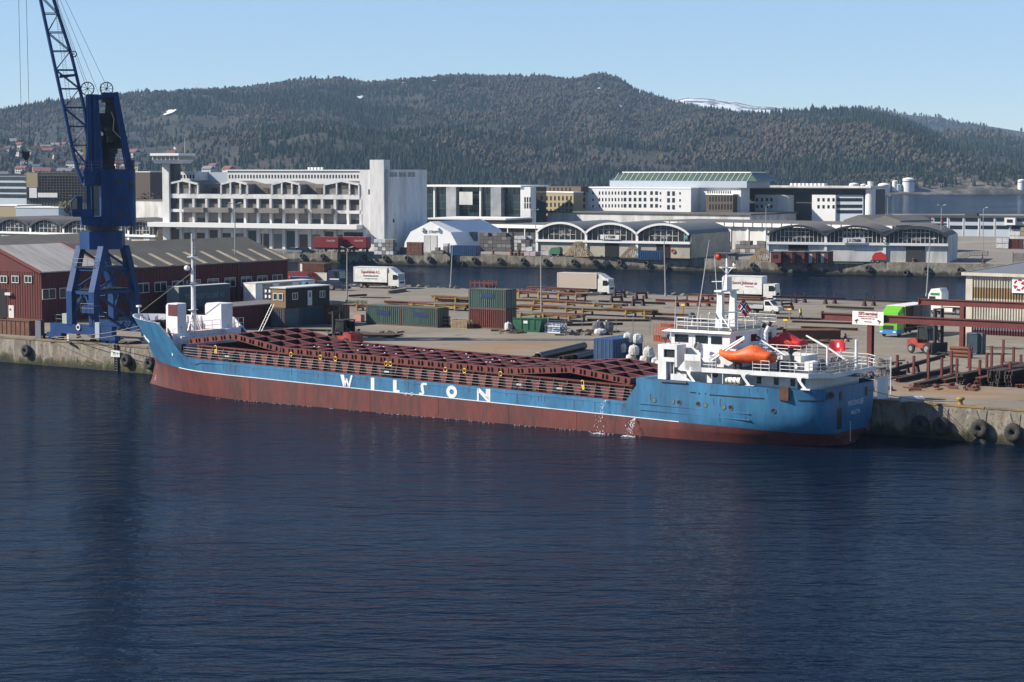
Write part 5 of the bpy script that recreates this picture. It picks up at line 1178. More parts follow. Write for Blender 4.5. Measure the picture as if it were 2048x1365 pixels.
# ---- wheels and vehicles; a vehicle's local x is its forward direction
def wheel(t, x, y, r, w_=.3, s=1):
    o = MB().torus((x, y, r), (0, 1, 0), r * .74, r * .27, 16, 6).build('wheel', M_tyre, t); MB().cyl((x, y - w_ / 2 * .7, r), (x, y + w_ / 2 * .7, r), r * .52, n=12).build('rim', M_rim, o); return o
def lorry(label, loc, rz, L, Wd, H, m_box, m_cab, deflector=True, wheels=(.13, .82), txt=None, cabL=2.0, cabH=2.75, box_z=1.05):
    t = thing('lorry', label, 'truck', loc, rz, 'lorries in the yard'); x1 = L / 2; xb = x1 - cabL - .25
    cb = box('cargo_box', m_box, t, -L / 2, xb, -Wd / 2, Wd / 2, box_z, H)
    mb = MB()
    for s in (-1, 1):
        for z in (box_z, H - .1): mb.box(-L / 2 - .01, xb + .01, s * (Wd / 2 - .02), s * (Wd / 2 + .025), z - .003, z + .105)
        for x in (-L / 2, xb - .1): mb.box(x - .012, x + .112, s * (Wd / 2 - .02), s * (Wd / 2 + .03), box_z + .1, H - .1)
    mb.build('box_edging', M_frame, cb)
    box('rear_door', m_box, cb, -L / 2 - .03, -L / 2 - .002, -Wd / 2 + .1, Wd / 2 - .1, box_z + .12, H - .12)
    box('chassis', M_chas, t, -L / 2 + .1, x1 - .5, -.5, .5, .55, box_z - .03)
    pr = [(xb + .2, .55), (x1, .55), (x1, 1.35), (x1 - .18, cabH), (xb + .25, cabH), (xb + .2, cabH - .1)]
    cab = MB().prism(pr, -Wd / 2 + .06, Wd / 2 - .06, 'y').build('cab', m_cab, t)
    MB().hexa([(x1 - .005, -Wd / 2 + .2, 1.5), (x1 - .005, Wd / 2 - .2, 1.5), (x1 - .1, Wd / 2 - .2, 1.5), (x1 - .1, -Wd / 2 + .2, 1.5), (x1 - .13, -Wd / 2 + .2, cabH - .2), (x1 - .13, Wd / 2 - .2, cabH - .2), (x1 - .3, Wd / 2 - .2, cabH - .2), (x1 - .3, -Wd / 2 + .2, cabH - .2)]).build('windscreen', M_glass, cab)
    for s in (-1, 1): MB().prism([(x1 - 1.15, 1.6), (x1 - .25, 1.6), (x1 - .32, cabH - .28), (x1 - 1.15, cabH - .28)], s * (Wd / 2 - .065), s * (Wd / 2 - .04), 'y').build('side_window', M_glass, cab)
    box('grille', M_chas, cab, x1 + .002, x1 + .04, -.75, .75, .95, 1.3); box('bumper', m_cab, cab, x1 - .3, x1 + .06, -Wd / 2 + .03, Wd / 2 - .03, .38, .72)
    for s in (-1, 1): box('headlight', M_lamp, cab, x1 + .062, x1 + .09, s * .75, s * 1.08, .5, .66); box('mirror', M_chas, cab, x1 - .15, x1 - .02, s * (Wd / 2 + .05), s * (Wd / 2 + .25), 1.7, 2.3)
    if deflector: MB().prism([(xb + .3, cabH + .01), (x1 - .5, cabH + .01), (xb + .55, H - .1), (xb + .3, H - .1)], -Wd / 2 + .15, Wd / 2 - .15, 'y').build('wind_deflector', m_cab, cab)
    for f in wheels:
        for s in (-1, 1): wheel(t, -L / 2 + f * L, s * (Wd / 2 - .18), .5)
    for s in (-1, 1): box('side_guard', M_chas, t, -L / 2 + .3 * L, -L / 2 + .62 * L, s * (Wd / 2 - .1), s * (Wd / 2 - .05), .5, .8)
    if txt:
        for s_, sz, m_, dx, dz, kw in txt: text(s_, sz, m_, cb, ((-L / 2 + xb) / 2 + dx, -Wd / 2 - .03, (box_z + H) / 2 + dz), **kw)
    return t
M_txtr = mat('red_lettering', (.45, .03, .02), .6, fine=0); M_txtk = mat('dark_lettering', (.05, .05, .05), .6, fine=0)
RD = math.atan2(ed[1], ed[0]) + R(2)
def mid(pxa, pya, pxb, pyb): return (ground(pxa, pya) + ground(pxb, pyb)) / 2
def px_at(px, py, off=0.0):
    q = ground(px, py); return q + np.array([-math.sin(RD), math.cos(RD), 0]) * off
lorry('white box lorry with red and dark lettering parked by the water, left of the middle', px_at(752, 577.5, 1.2), RD, 9.0, 2.5, 3.75, M_tw, M_tw, True, (.16, .83), [('Tagnefrafrakt A.S.', .66, M_txtr, 0, .45, dict(sx=.8, shear=.2)), ('THERMOTRANSPORT', .36, M_txtk, .1, -.25, dict(sx=.9)), ('TLF. 71 52 55 00 - MOBIL 946 23 000', .2, M_txtk, .1, -.72, dict(sx=.85))], box_z=1.1)
lorry('plain beige box lorry with white cab parked by the water in the middle', px_at(1166, 590, 1.2), RD, 9.4, 2.5, 3.6, M_tb, M_tw, True, (.2, .83))
lorry('white box lorry with slanted red name behind the ship radar mast', px_at(1498, 602, 1.2), RD, 8.8, 2.5, 3.9, M_tw, M_tw, False, (.16, .82), [('Sverre Johnsen as', .72, M_txtr, .3, .35, dict(sx=.82, shear=.3)), ('Ferdig transport', .22, M_txtr, 1.2, -.2, dict())])
M_cabn = mat('truck_navy', (.02, .03, .10), .4, fine=.05)
tl = lorry('container lorry with red box and navy blue cab near the warehouse corner', px_at(637, 573, 1.2), RD, 8.6, 2.5, 2.45, mat('cream_trailer', (.62, .57, .47), .6), M_cabn, True, (.2, .84), None, 2.3, 2.9)
mb = MB(); 
for k in range(20): mb.box(-4.1 + k * .27, -4.1 + k * .27 + .16, -1.28, 1.28, 2.46, 4.05)
mb.box(-4.15, 1.3, -1.22, 1.22, 2.46, 4.1); mb.build('red_container', M_crust, tl); box('container_plate', M_lamp, tl, -3.75, -3.3, -1.31, -1.281, 2.6, 3.95)
for s in (-1, 1): box('cab_stripe', M_tw, tl, 2.3, 4.2, s * 1.17, s * 1.205, 1.25, 1.45)
# red tanker in front of it
t = thing('tank_van', 'rounded dark red van body with white lettering before the container lorry', 'van', px_at(615, 572, -1.2), RD, None)
mb = MB(); mb.prism([(-3.2, .7), (3.2, .7), (3.2, 1.2), (2.2, 2.3), (1.4, 2.55), (-2.9, 2.55), (-3.2, 2.2)], -1.15, 1.15, 'y'); bdy = mb.build('body', mat('van_red', (.24, .02, .025), .45, fine=.06), t)
text('Tagnefrafrakt A.S.', .5, M_white, bdy, (-1.0, -1.18, 1.55), sx=.8); MB().prism([(1.5, 1.5), (2.7, 1.5), (2.0, 2.3), (1.5, 2.35)], -1.18, -1.151, 'y').build('side_window', M_glass, bdy)
for x in (-2.1, 2.2):
    for s in (-1, 1): wheel(t, x, s * 1.0, .4)
def car(label, loc, rz, m, L=4.3, H=1.45, name='parked_car', grp='parked cars', van=False):
    t = thing(name, label, 'van' if van else 'car', loc, rz, grp); h = H / 1.45
    lower = MB().prism([(-L / 2, .3), (L / 2, .3), (L / 2 + .03, .62), (L / 2 - .15, .80 * h), (L / 2 - 1.1, .92 * h), (-L / 2 + .05, .95 * h), (-L / 2 - .02, .6)], -.84, .84, 'y').build('body', m, t)
    cabp = [(-L / 2 + .25, .93 * h), (L / 2 - 1.15, .91 * h), (L / 2 - 1.9, H), (-L / 2 + .75, H)] if not van else [(-L / 2 + .1, .93 * h), (L / 2 - .8, .91 * h), (L / 2 - 1.4, H), (-L / 2 + .15, H)]
    vs = MB(); n = 4
    w0, w1 = .82, .62
    pts = [(x, -(w0 if i < 2 else w1), z) for i, (x, z) in enumerate(cabp)] + [(x, (w0 if i < 2 else w1), z) for i, (x, z) in enumerate(cabp)]
    vs.add(pts, [(0, 1, 2, 3), (7, 6, 5, 4), (1, 5, 6, 2), (0, 3, 7, 4)], 0); vs.add(pts, [(3, 2, 6, 7)], 1); vs.build('cabin', [M_glass, m], t)
    for x in (-L / 2 + .75, L / 2 - .8):
        for s in (-1, 1): wheel(t, x, s * .74, .31, .2)
    for s in (-1, 1): box('headlight', M_lamp, t, L / 2 - .12, L / 2 + .04, s * .5, s * .78, .6, .72); box('tail_light', M_redl, t, -L / 2 - .03, -L / 2 + .1, s * .55, s * .8, .65, .8)
    return t
M_cargr = mat('car_silver', (.38, .40, .42), .3, .5, fine=.04); M_carb = mat('car_dark', (.03, .032, .04), .3, fine=.04); M_carbl = mat('van_sky_blue', (.10, .35, .62), .35, fine=.04); M_cart = mat('car_teal', (.015, .10, .10), .35, fine=.04); M_carr = mat('car_red', (.35, .02, .02), .35, fine=.04)
car('dark car parked beside the navy cabbed container lorry', px_at(676, 581, 0), RD, M_carb); car('silver grey estate car parked left of the dark car near the lorries', px_at(652, 580, -.5), RD, M_cargr, 4.4, 1.55)
car('sky blue van standing behind the brown site cabin', ground(607, 578), RD + R(6), M_carbl, 4.8, 2.1, 'delivery_van', None, True); car('pale silver car half hidden behind the brown cabin roof', ground(630, 580), RD, M_cargr, 4.0, 1.4)
# flatbed pickup
q = ground(1530, 627.5); t = thing('flatbed_pickup', 'white pickup van with a drop side bed on the open yard behind the ship', 'van', q, HDG + R(4))
mb = MB(); mb.prism([(.2, .45), (2.45, .45), (2.5, .85), (2.3, 1.1), (1.75, 1.25), (1.05, 1.98), (.2, 1.98)], -.85, .85, 'y'); cb = mb.build('cab', M_tw, t)
for s in (-1, 1): MB().prism([(.35, 1.25), (1.45, 1.25), (.95, 1.85), (.35, 1.85)], s * .853, s * .875, 'y').build('side_window', M_glass, cb)
MB().hexa([(1.72, -.75, 1.28), (1.72, .75, 1.28), (1.6, .75, 1.25), (1.6, -.75, 1.25), (1.1, -.7, 1.95), (1.1, .7, 1.95), (1.0, .7, 1.9), (1.0, -.7, 1.9)]).build('windscreen', M_glass, cb)
for s in (-1, 1): box('headlight', M_lamp, cb, 2.44, 2.52, s * .5, s * .8, .78, .98)
mb = MB(); mb.box(-2.5, .1, -.95, .95, .75, .85); mb.box(-2.5, .1, -.95, -.9, .85, 1.2); mb.box(-2.5, .1, .9, .95, .85, 1.2); mb.box(-2.5, -2.45, -.9, .9, .85, 1.2); mb.box(.05, .1, -.9, .9, .85, 1.6); mb.build('bed', mat('aluminium_bed', (.55, .56, .56), .5, .4), t)
box('chassis', M_chas, t, -2.4, 2.2, -.4, .4, .4, .72)
for x in (-1.6, 1.6):
    for s in (-1, 1): wheel(t, x, s * .78, .33, .22)
# green open curtain-sider facing the quay
gq = ground(1803, 668); gx = Frame((gq[0], gq[1], 3.0), DOCK.a - R(90))
t = thing('curtain_sider_lorry', 'green and blue fronted lorry with open empty load bay under the sign', 'truck', (ground(1769, 675) + np.array([e for e in DOCK.ey]) * 4.9 + DOCK.ex * .4), DOCK.a - R(90))
M_lime = mat('lime_green_paint', (.16, .52, .03), .4, fine=.05); M_lblue = mat('cab_blue_paint', (.05, .25, .55), .4, fine=.05)
mb = MB(); mb.box(-5.2, 2.6, -1.25, 1.25, .95, 1.15); mb.build('load_bed', M_chas, t); box('roof', M_tw, t, -5.2, 2.6, -1.27, 1.27, 3.75, 3.85); box('headboard', M_lime, t, 2.5, 2.62, -1.25, 1.25, 1.15, 3.74); box('inner_board', M_tw, t, 2.35, 2.48, -1.2, 1.2, 1.15, 3.7)
box('tail_frame', M_frame, t, -5.2, -5.05, -1.25, 1.25, 1.15, 3.74); box('far_curtain', mat('grey_curtain', (.20, .17, .14), .8), t, -5.0, 2.3, -1.24, -1.2, 1.15, 3.74)
for x in (-2.4, .1): box('stanchion', M_chas, t, x, x + .1, 1.17, 1.24, 1.15, 3.74)
mb = MB(); mb.prism([(2.75, .9), (4.75, .9), (4.75, 1.7), (4.55, 2.95), (2.75, 2.95)], -1.2, 1.2, 'y'); cb = mb.build('cab', M_lime, t)
box('bumper', M_lblue, cb, 2.75, 4.82, -1.22, 1.22, .42, .95); box('windscreen', M_glass, cb, 4.56, 4.76, -1.05, 1.05, 1.75, 2.65); box('grille', M_chas, cb, 4.752, 4.8, -.7, .7, 1.0, 1.5)
for s in (-1, 1): box('side_window', M_glass, cb, 3.5, 4.45, s * 1.202, s * 1.23, 1.75, 2.6); box('headlight', M_lamp, cb, 4.822, 4.85, s * .7, s * 1.1, .6, .8)
MB().prism([(2.7, 2.96), (4.5, 2.96), (2.95, 3.8), (2.7, 3.8)], -1.1, 1.1, 'y').build('wind_deflector', M_lime, cb)
for x in (3.7, -2.6, -3.8):
    for s in (-1, 1): wheel(t, x, s * 1.02, .5)
box('chassis', M_chas, t, -5, 4.5, -.5, .5, .5, .94)
# white tractor unit with green stripes
q = ground(1897, 629); t = thing('tractor_unit', 'white lorry tractor with green patches behind the red runway beam', 'truck', q, DOCK.a + R(180))
M_grn = mat('stripe_green', (.03, .32, .12), .5, fine=.03)
mb = MB(); mb.prism([(.6, .6), (2.75, .6), (2.8, 1.4), (2.6, 2.9), (2.2, 3.65), (.9, 3.75), (.6, 3.2)], -1.22, 1.22, 'y'); cb = mb.build('cab', M_tw, t)
for s in (-1, 1): box('side_window', M_glass, cb, 1.55, 2.5, s * 1.221, s * 1.25, 1.85, 2.6); box('green_patch', M_grn, cb, .9, 2.3, s * 1.221, s * 1.245, 2.75, 3.1); box('green_flash', M_grn, cb, .9, 1.4, s * 1.222, s * 1.246, 1.5, 2.2)
box('windscreen', M_glass, cb, 2.55, 2.78, -1.05, 1.05, 1.8, 2.7); box('chassis', M_chas, t, -2.9, .6, -.5, .5, .55, .95); box('side_skirt', M_tw, t, -1.1, .6, -1.2, 1.2, .45, 1.0); box('fifth_wheel', M_chas, t, -2.2, -1.2, -.6, .6, .96, 1.15)
mb = MB(); mb.box(-6.8, -.2, -1.2, 1.2, 1.2, 1.95) if 0 else mb.box(-3.1, .4, -1.2, 1.2, 1.16, 1.5); mb.build('rear_deck', M_tw, t)
for x in (1.8, -1.9):
    for s in (-1, 1): wheel(t, x, s * 1.02, .52)
# ---- forklifts: x forward, the mast in front
def forklift(label, loc, rz, m, hmast, sc=1.0):
    t = thing('forklift_truck', label, 'forklift', loc, rz, 'heavy forklifts'); t.scale = (sc,) * 3
    mb = MB(); mb.prism([(-1.9, .6), (.9, .6), (.9, 1.05), (-.7, 1.1), (-.95, 1.55), (-1.8, 1.5), (-2.05, 1.1)], -.8, .8, 'y'); mb.build('body', m, t); box('counterweight', m, t, -2.2, -1.6, -.78, .78, .65, 1.4)
    mb = MB()
    for x, y in ((.75, .75), (.75, -.75), (-.75, .75), (-.75, -.75)): mb.bar((x, y, 1.25), (x * .85 - .1, y * .92, 2.75), .1)
    mb.box(-.85, .65, -.8, .8, 2.72, 2.82); cb = mb.build('cab_frame', M_chas, t)
    MB().hexa([(.78, -.65, 1.4), (.78, .65, 1.4), (.74, .65, 1.4), (.74, -.65, 1.4), (.6, -.62, 2.65), (.6, .62, 2.65), (.56, .62, 2.65), (.56, -.62, 2.65)]).build('windscreen', mat('tinted_glass', (.10, .20, .22), .1, fine=0), cb)
    for s in (-1, 1): box('side_glass', M_glass, cb, -.6, .6, s * .74, s * .76, 1.5, 2.6)
    box('seat', M_chas, cb, -.5, .0, -.3, .3, 1.3, 1.9)
    mb = MB()
    for s in (-1, 1): mb.box(1.25, 1.5, s * .45, s * .65, .2, hmast); mb.box(1.3, 1.45, s * .28, s * .42, .3, hmast - .2)
    for z in (.6, hmast * .5, hmast - .15): mb.box(1.28, 1.48, -.6, .6, z, z + .15)
    mb.build('mast', M_chas, t); mb = MB(); mb.box(1.52, 1.62, -1.1, 1.1, .35, 1.25)
    for s in (-1, 1): mb.box(1.6, 3.0, s * .55 - .1, s * .55 + .1, .28, .38)
    mb.build('fork_carriage', M_chas, t)
    for x, r in ((.75, .58), (-1.45, .5)):
        for s in (-1, 1): wheel(t, x, s * .92, r, .4)
    return t
M_fork = mat('forklift_red', (.42, .05, .03), .5, col2=(.30, .04, .03), scale=1, fine=.1)
fu, fv = DOCK.xy(690, 692, 3.0); forklift('red forklift with tall black mast behind the ship, left of the steel plates', dk(fu, fv), DOCK.a + R(165), M_fork, 3.6, 1.12)
fu, fv = DOCK.xy(1856, 708, 3.0); forklift('red forklift with tall double mast near the beam racks at right', dk(fu, fv), DOCK.a - R(20), M_fork, 4.7, 1.12)

# ---- person in a yellow vest
def person():
    q = ground(1601, 640); t = thing('person', 'person in hi-vis yellow vest and dark trousers walking across the yard', 'person', q, R(-20))
    me = bpy.data.meshes.new('body'); J = {'pel': (0, 0, .95), 'wai': (0, 0, 1.12), 'che': (0, .0, 1.38), 'nek': (.02, 0, 1.53), 'hd': (.04, 0, 1.68), 'top': (.03, 0, 1.8),
        'hl': (0, .1, .92), 'kl': (.16, .11, .5), 'al': (.26, .11, .09), 'tl': (.40, .11, .04), 'hr': (0, -.1, .92), 'kr': (-.06, -.11, .5), 'ar': (-.30, -.11, .13), 'tr': (-.18, -.11, .04),
        'sl': (0, .19, 1.44), 'el': (-.12, .24, 1.17), 'wl': (.02, .25, .94), 'fl': (.05, .25, .85), 'sr': (0, -.19, 1.44), 'er': (.08, -.24, 1.17), 'wr': (.24, -.24, .99), 'fr': (.30, -.24, .92)}
    rad = {'pel': .15, 'wai': .14, 'che': .165, 'nek': .062, 'hd': .098, 'top': .06, 'hl': .1, 'kl': .068, 'al': .05, 'tl': .045, 'hr': .1, 'kr': .068, 'ar': .05, 'tr': .045, 'sl': .075, 'el': .052, 'wl': .036, 'fl': .04, 'sr': .075, 'er': .052, 'wr': .036, 'fr': .04}
    ks = list(J); E = [('pel', 'wai'), ('wai', 'che'), ('che', 'nek'), ('nek', 'hd'), ('hd', 'top'), ('pel', 'hl'), ('hl', 'kl'), ('kl', 'al'), ('al', 'tl'), ('pel', 'hr'), ('hr', 'kr'), ('kr', 'ar'), ('ar', 'tr'), ('che', 'sl'), ('sl', 'el'), ('el', 'wl'), ('wl', 'fl'), ('che', 'sr'), ('sr', 'er'), ('er', 'wr'), ('wr', 'fr')]
    me.from_pydata([J[k] for k in ks], [(ks.index(a), ks.index(b)) for a, b in E], [])
    o = bpy.data.objects.new('body', me); COL.objects.link(o); o.parent = t; sk = o.modifiers.new('skin', 'SKIN'); o.modifiers.new('sub', 'SUBSURF').render_levels = 2
    for i, k in enumerate(ks): me.skin_vertices[0].data[i].radius = (rad[k], rad[k]); me.skin_vertices[0].data[i].use_root = (k == 'pel')
    m = bpy.data.materials.new('person_clothes'); m.use_nodes = True; n = m.node_tree.nodes; l = m.node_tree.links
    tc = n.new('ShaderNodeTexCoord'); sp = n.new('ShaderNodeSeparateXYZ'); l.new(tc.outputs['Object'], sp.inputs[0]); cr = n.new('ShaderNodeValToRGB'); mr = n.new('ShaderNodeMapRange'); mr.inputs[1].default_value = 0; mr.inputs[2].default_value = 1.9; l.new(sp.outputs[2], mr.inputs[0]); l.new(mr.outputs[0], cr.inputs[0])
    cr.color_ramp.interpolation = 'CONSTANT'; e = cr.color_ramp.elements; e[0].position = 0; e[0].color = (.02, .018, .016, 1); e[1].position = .055; e[1].color = (.015, .018, .03, 1)
    for p_, c_ in ((.53, (.03, .03, .035, 1)), (.815, (.42, .25, .17, 1)), (.90, (.03, .022, .015, 1))): x = e.new(p_); x.color = c_
    l.new(cr.outputs[0], n['Principled BSDF'].inputs['Base Color']); n['Principled BSDF'].inputs['Roughness'].default_value = .85; me.materials.append(m)
    mb = MB(); vs = []
    for z, a, b in ((1.02, .19, .17), (1.2, .185, .17), (1.42, .20, .225), (1.5, .15, .17)):
        for k in range(12): an = 2 * math.pi * k / 12; vs.append((a * math.cos(an), b * math.sin(an), z))
    mb.add(vs, [(r_ * 12 + k, r_ * 12 + (k + 1) % 12, (r_ + 1) * 12 + (k + 1) % 12, (r_ + 1) * 12 + k) for r_ in range(3) for k in range(12)]); mb.build('vest', mat('hi_vis_vest', (.50, .70, .04), .7, fine=.05), t, smooth=True)
person()

# ---- site cabins near the warehouse
def cabin(label, u, v, z, L, Wd, H, m_side, m_end, roofm, door=None, win_end=True, grp='site cabins', side_win=()):
    """v runs away from the quay; the end at v faces the quay"""
    t = thing('site_cabin', label, 'cabin', dk(u, v, z), DOCK.a, grp)
    mb = ribbed(0, L, 0, H, 0, 1, .3, .03, 'y'); mb.box(-Wd, -.01, .03, L, 0, H - .02); mb.build('wall', m_side, t); box('end_wall', m_end, t, -Wd, 0, -.04, .029, 0, H); box('roof', roofm, t, -Wd - .15, .15, -.18, L + .15, H, H + .14)
    if win_end:
        for k in range(2): sash(t, -Wd + .35 + k * .95, H * .38, .8, .95, 'x', -.01, -1, 1)
    if door: d = box('door', M_frame, t, .03, .08, door, door + .85, .1, 2.1); box('door_glass', M_glass, d, .081, .1, door + .3, door + .55, 1.2, 1.85)
    for y in side_win: sash(t, y, 1.0, 1.1, .95, 'y', .0, 1, 2)
    return t
M_tan = mat('tan_board_lit', (.30, .19, .09), .8, fine=.12); M_brn = mat('brown_board_shaded', (.05, .038, .028), .8, fine=.15)
cu, cv = DOCK.xy(569, 656, 3.0)
container('grey blue container under the brown cabin, at the quay side', dk(cu - 1.25, cv + 1.6), DOCK.a, 2.5, mat('container_greyblue', (.13, .16, .18), .6, col2=(.08, .10, .12), scale=1), M_cfr, 0, 2.55, 3.2); container('dark blue container under the brown cabin, farther from the quay', dk(cu - 1.25, cv + 6.3), DOCK.a + R(90), 6.06, M_cnav, M_cfr, 0, 2.55)
cabin('dark brown upper cabin with white door standing on the containers', cu, cv + .3, QZ + 2.6, 8.8, 2.5, 2.55, M_brn, M_tan, M_frame, 4.3, side_win=(1.2, 6.7))  # shade of the long side put into its darker board colour, end paler
cu, cv = DOCK.xy(458, 661, 3.0); cabin('low dark red cabin with flat pale roof beside the ladder', cu, cv, QZ, 10.5, 2.6, 2.95, M_redw, M_redst, M_plate)  # brighter red on the sunlit end, shade put into the side's darker red
cabin('second low red cabin with flat pale roof behind the nearer one', cu - 3.0, cv + 4.0, QZ, 9.0, 2.6, 2.95, M_redw, M_redst, M_plate)  # same lit end and shaded side, painted in two reds
lu, lv = DOCK.xy(507, 692, 3.0); t = thing('ladder', 'aluminium ladder leaning against the low red cabin', 'ladder', dk(lu, lv), DOCK.a); top = DOCK.xz(546, 609, lv + 3.5); a = np.array([0, 0, 0.]); b = np.array([top[0] - lu, 3.5, top[1] - 3])
mb = MB()
for s in (-.22, .22): mb.bar(a + [s, 0, 0], b + [s, 0, 0], .05, .09)
mb.build('rail', M_steelw, t)
for k in range(14): MB().bar(a + (b - a) * (k + .5) / 14 - [.2, 0, 0], a + (b - a) * (k + .5) / 14 + [.2, 0, 0], .04).build('rung', M_steelw, t)
# blue trailer by the warehouse wall, white trailers
def trailer(label, u, v, L, Wd, H, m_side, m_end, z0=1.0, txt=None, grp='parked trailers', openside=False):
    t = thing('semi_trailer', label, 'trailer', dk(u, v), DOCK.a, grp)
    if openside:
        mb = MB(); mb.box(-Wd, 0, 0, L, z0, z0 + .15); mb.box(-Wd, 0, 0, L, H - .1, H); mb.box(-Wd, -Wd + .08, 0, L, z0, H)
        for y in (0, L * .28, L * .62, L * .9): mb.box(-.06, 0, y, y + L * .11, z0, H)
        mb.build('body', m_side, t)
    else: box('body', m_side, t, -Wd, 0, 0, L, z0, H)
    box('rear_door', m_end, t, -Wd + .05, -.05, -.05, -.002, z0 + .05, H - .08); box('roof_edge', M_frame, t, -Wd - .03, .03, -.06, L + .02, H + .003, H + .09)
    box('chassis', M_chas, t, -Wd + .6, -.6, .1, L, .55, z0 - .02)
    for y in (1.2, 2.4, L - 1.5):
        for s in (-Wd + .25, -.25):
            o = MB().torus((s, y, .5), (1, 0, 0), .36, .14, 14, 6).build('wheel', M_tyre, t); MB().cyl((s - .12, y, .5), (s + .12, y, .5), .26, n=10).build('rim', M_rim, o)
    if txt: text(txt, 1.0, mat('pale_lettering', (.30, .33, .36), .7, fine=0), t, (.02, L * .5, H * .62), (R(90), 0, R(90)), sx=.85)
    return t
tu, tv = DOCK.xy(358, 575, 7.0); trailer('dark blue box trailer with pale lettering along the red warehouse wall', tu, tv, 10.5, 2.5, 4.0, M_cnav, mat('lit_grey_green_door', (.30, .35, .35), .6), txt='TOLLPOST GLOBE AS')  # rear door paler than the side, sunlight put into its colour
tu, tv = DOCK.xy(512, 568, 6.9); trailer('white refrigerated trailer with open side behind the low cabins', tu, tv, 13, 2.55, 3.9, M_tw, M_tw, openside=True)
tu, tv = DOCK.xy(541, 576, 6.6) ; t = thing('bottle_rack', 'dark cage rack of white canisters between trailer and brown cabin', 'rack', dk(tu - .2, tv + .2), DOCK.a); mb = MB()
for x in (-1.5, -.75, 0): mb.box(x, x + .07, 0, .07, 0, 3.5); mb.box(x, x + .07, 1.2, 1.27, 0, 3.5)
for z in (.3, 1.1, 1.9, 2.7, 3.45): mb.box(-1.5, .07, 0, 1.27, z, z + .06)
mb.build('cage', M_chas, t)
for x in (-1.38, -.62):
    for z in (.4, 1.2, 2.0, 2.8): MB().cyl((x + .25, .15, z + .28), (x + .25, 1.1, z + .28), .26, n=10).build('canister', M_white, t)
# ---- lamp posts
def lamp_post(label, pxb, pyb, pyt, z=3.0, head='double', px_top=None, rz=0., grp='yard lamp posts'):
    q = ground(pxb, pyb, z); top = depth(px_top or pxb, pyt, q[1]); H = top[2] - z; lean = top[0] - q[0]
    t = thing('lamp_post', label, 'lamp post', q, 0, grp); MB().cyl((0, 0, 0), (lean, 0, H), .13, .07, 8).build('pole', M_galv, t); MB().cyl((0, 0, 0), (0, 0, .5), .2, n=8).build('foot', M_galv, t)
    for s in ((-1, 1) if head == 'double' else (1,)):
        mb = MB(); mb.bar((lean, 0, H), (lean + s * .55, -.1, H + .12), .06); mb.build('arm', M_galv, t)
        o = MB().hexa([(lean + s * .4, -.28, H + .08), (lean + s * 1.0, -.28, H + .2), (lean + s * 1.0, .1, H + .2), (lean + s * .4, .1, H + .08), (lean + s * .45, -.25, H + .2), (lean + s * .95, -.25, H + .32), (lean + s * .95, .08, H + .32), (lean + s * .45, .08, H + .2)]).build('lamp_head', M_frame, t)
    return t
M_galv = mat('galvanised_pole', (.45, .45, .44), .5, .3, fine=.06)
lamp_post('tall lamp post rising through the striped warehouse roof', 470, 612, 409); lamp_post('thin lamp post between the container lorry and the white lorry', 694, 607, 497); lamp_post('leaning lamp post at the rocky pier edge', 901, 575, 492, px_top=905, head='single'); lamp_post('lamp post behind the green skip', 1083, 636, 506, px_top=1081)
lamp_post('lamp post at the pier edge in front of the blue skip across the basin', 1331, 593, 473, px_top=1328, head='single'); lamp_post('leaning lamp post in front of the right arched warehouse', 1853, 593, 480, px_top=1860, head='single')
# ---- skip, pallets, bags, blocks
def skip(label, loc, rz, m, L=4.0, Wd=2.0, H=1.7, z=0, grp='skips'):
    t = thing('waste_skip', label, 'skip', loc, rz, grp); k = .7; th = .08
    for s in (-1, 1): MB().prism([(-L / 2 + k, 0), (L / 2 - k * .6, 0), (L / 2, H), (-L / 2, H * .95), (-L / 2, H * .6)], s * Wd / 2, s * (Wd / 2 - th), 'y').build('side', m, t)
    mb = MB(); mb.box(-L / 2 + k, L / 2 - k * .6, -Wd / 2 + th, Wd / 2 - th, 0, .08); mb.hexa([(L / 2 - k * .6, -Wd / 2 + th, 0), (L / 2, -Wd / 2 + th, H), (L / 2, Wd / 2 - th, H), (L / 2 - k * .6, Wd / 2 - th, 0), (L / 2 - k * .6 - th, -Wd / 2 + th, 0), (L / 2 - th, -Wd / 2 + th, H), (L / 2 - th, Wd / 2 - th, H), (L / 2 - k * .6 - th, Wd / 2 - th, 0)])
    mb.hexa([(-L / 2 + k, -Wd / 2 + th, 0), (-L / 2, -Wd / 2 + th, H * .6), (-L / 2, Wd / 2 - th, H * .6), (-L / 2 + k, Wd / 2 - th, 0), (-L / 2 + k + th, -Wd / 2 + th, 0), (-L / 2 + th, -Wd / 2 + th, H * .6), (-L / 2 + th, Wd / 2 - th, H * .6), (-L / 2 + k + th, Wd / 2 - th, 0)]); mb.build('tub', m, t)
    for x in (-.9, .1, 1.0): box('rib', m, t, x, x + .12, -Wd / 2 - .08, -Wd / 2 - .002, .35, H)
    box('rim', m, t, -L / 2, L / 2 + .04, -Wd / 2 - .1, -Wd / 2 + .05, H * .97, H * .97 + .1); return t
M_skg = mat('skip_green', (.02, .17, .075), .5, col2=(.015, .12, .055), scale=1, fine=.12)
su, sv = DOCK.xy(1057, 664, 3.0); sk = skip('open green waste skip with a white label next to the container stack', dk(su, sv + .6), HDG + R(6), M_skg, 4.3, 2.1, 1.75); box('label_plate', M_lamp, sk, -.5, .1, -1.15, -1.06, 1.1, 1.45)
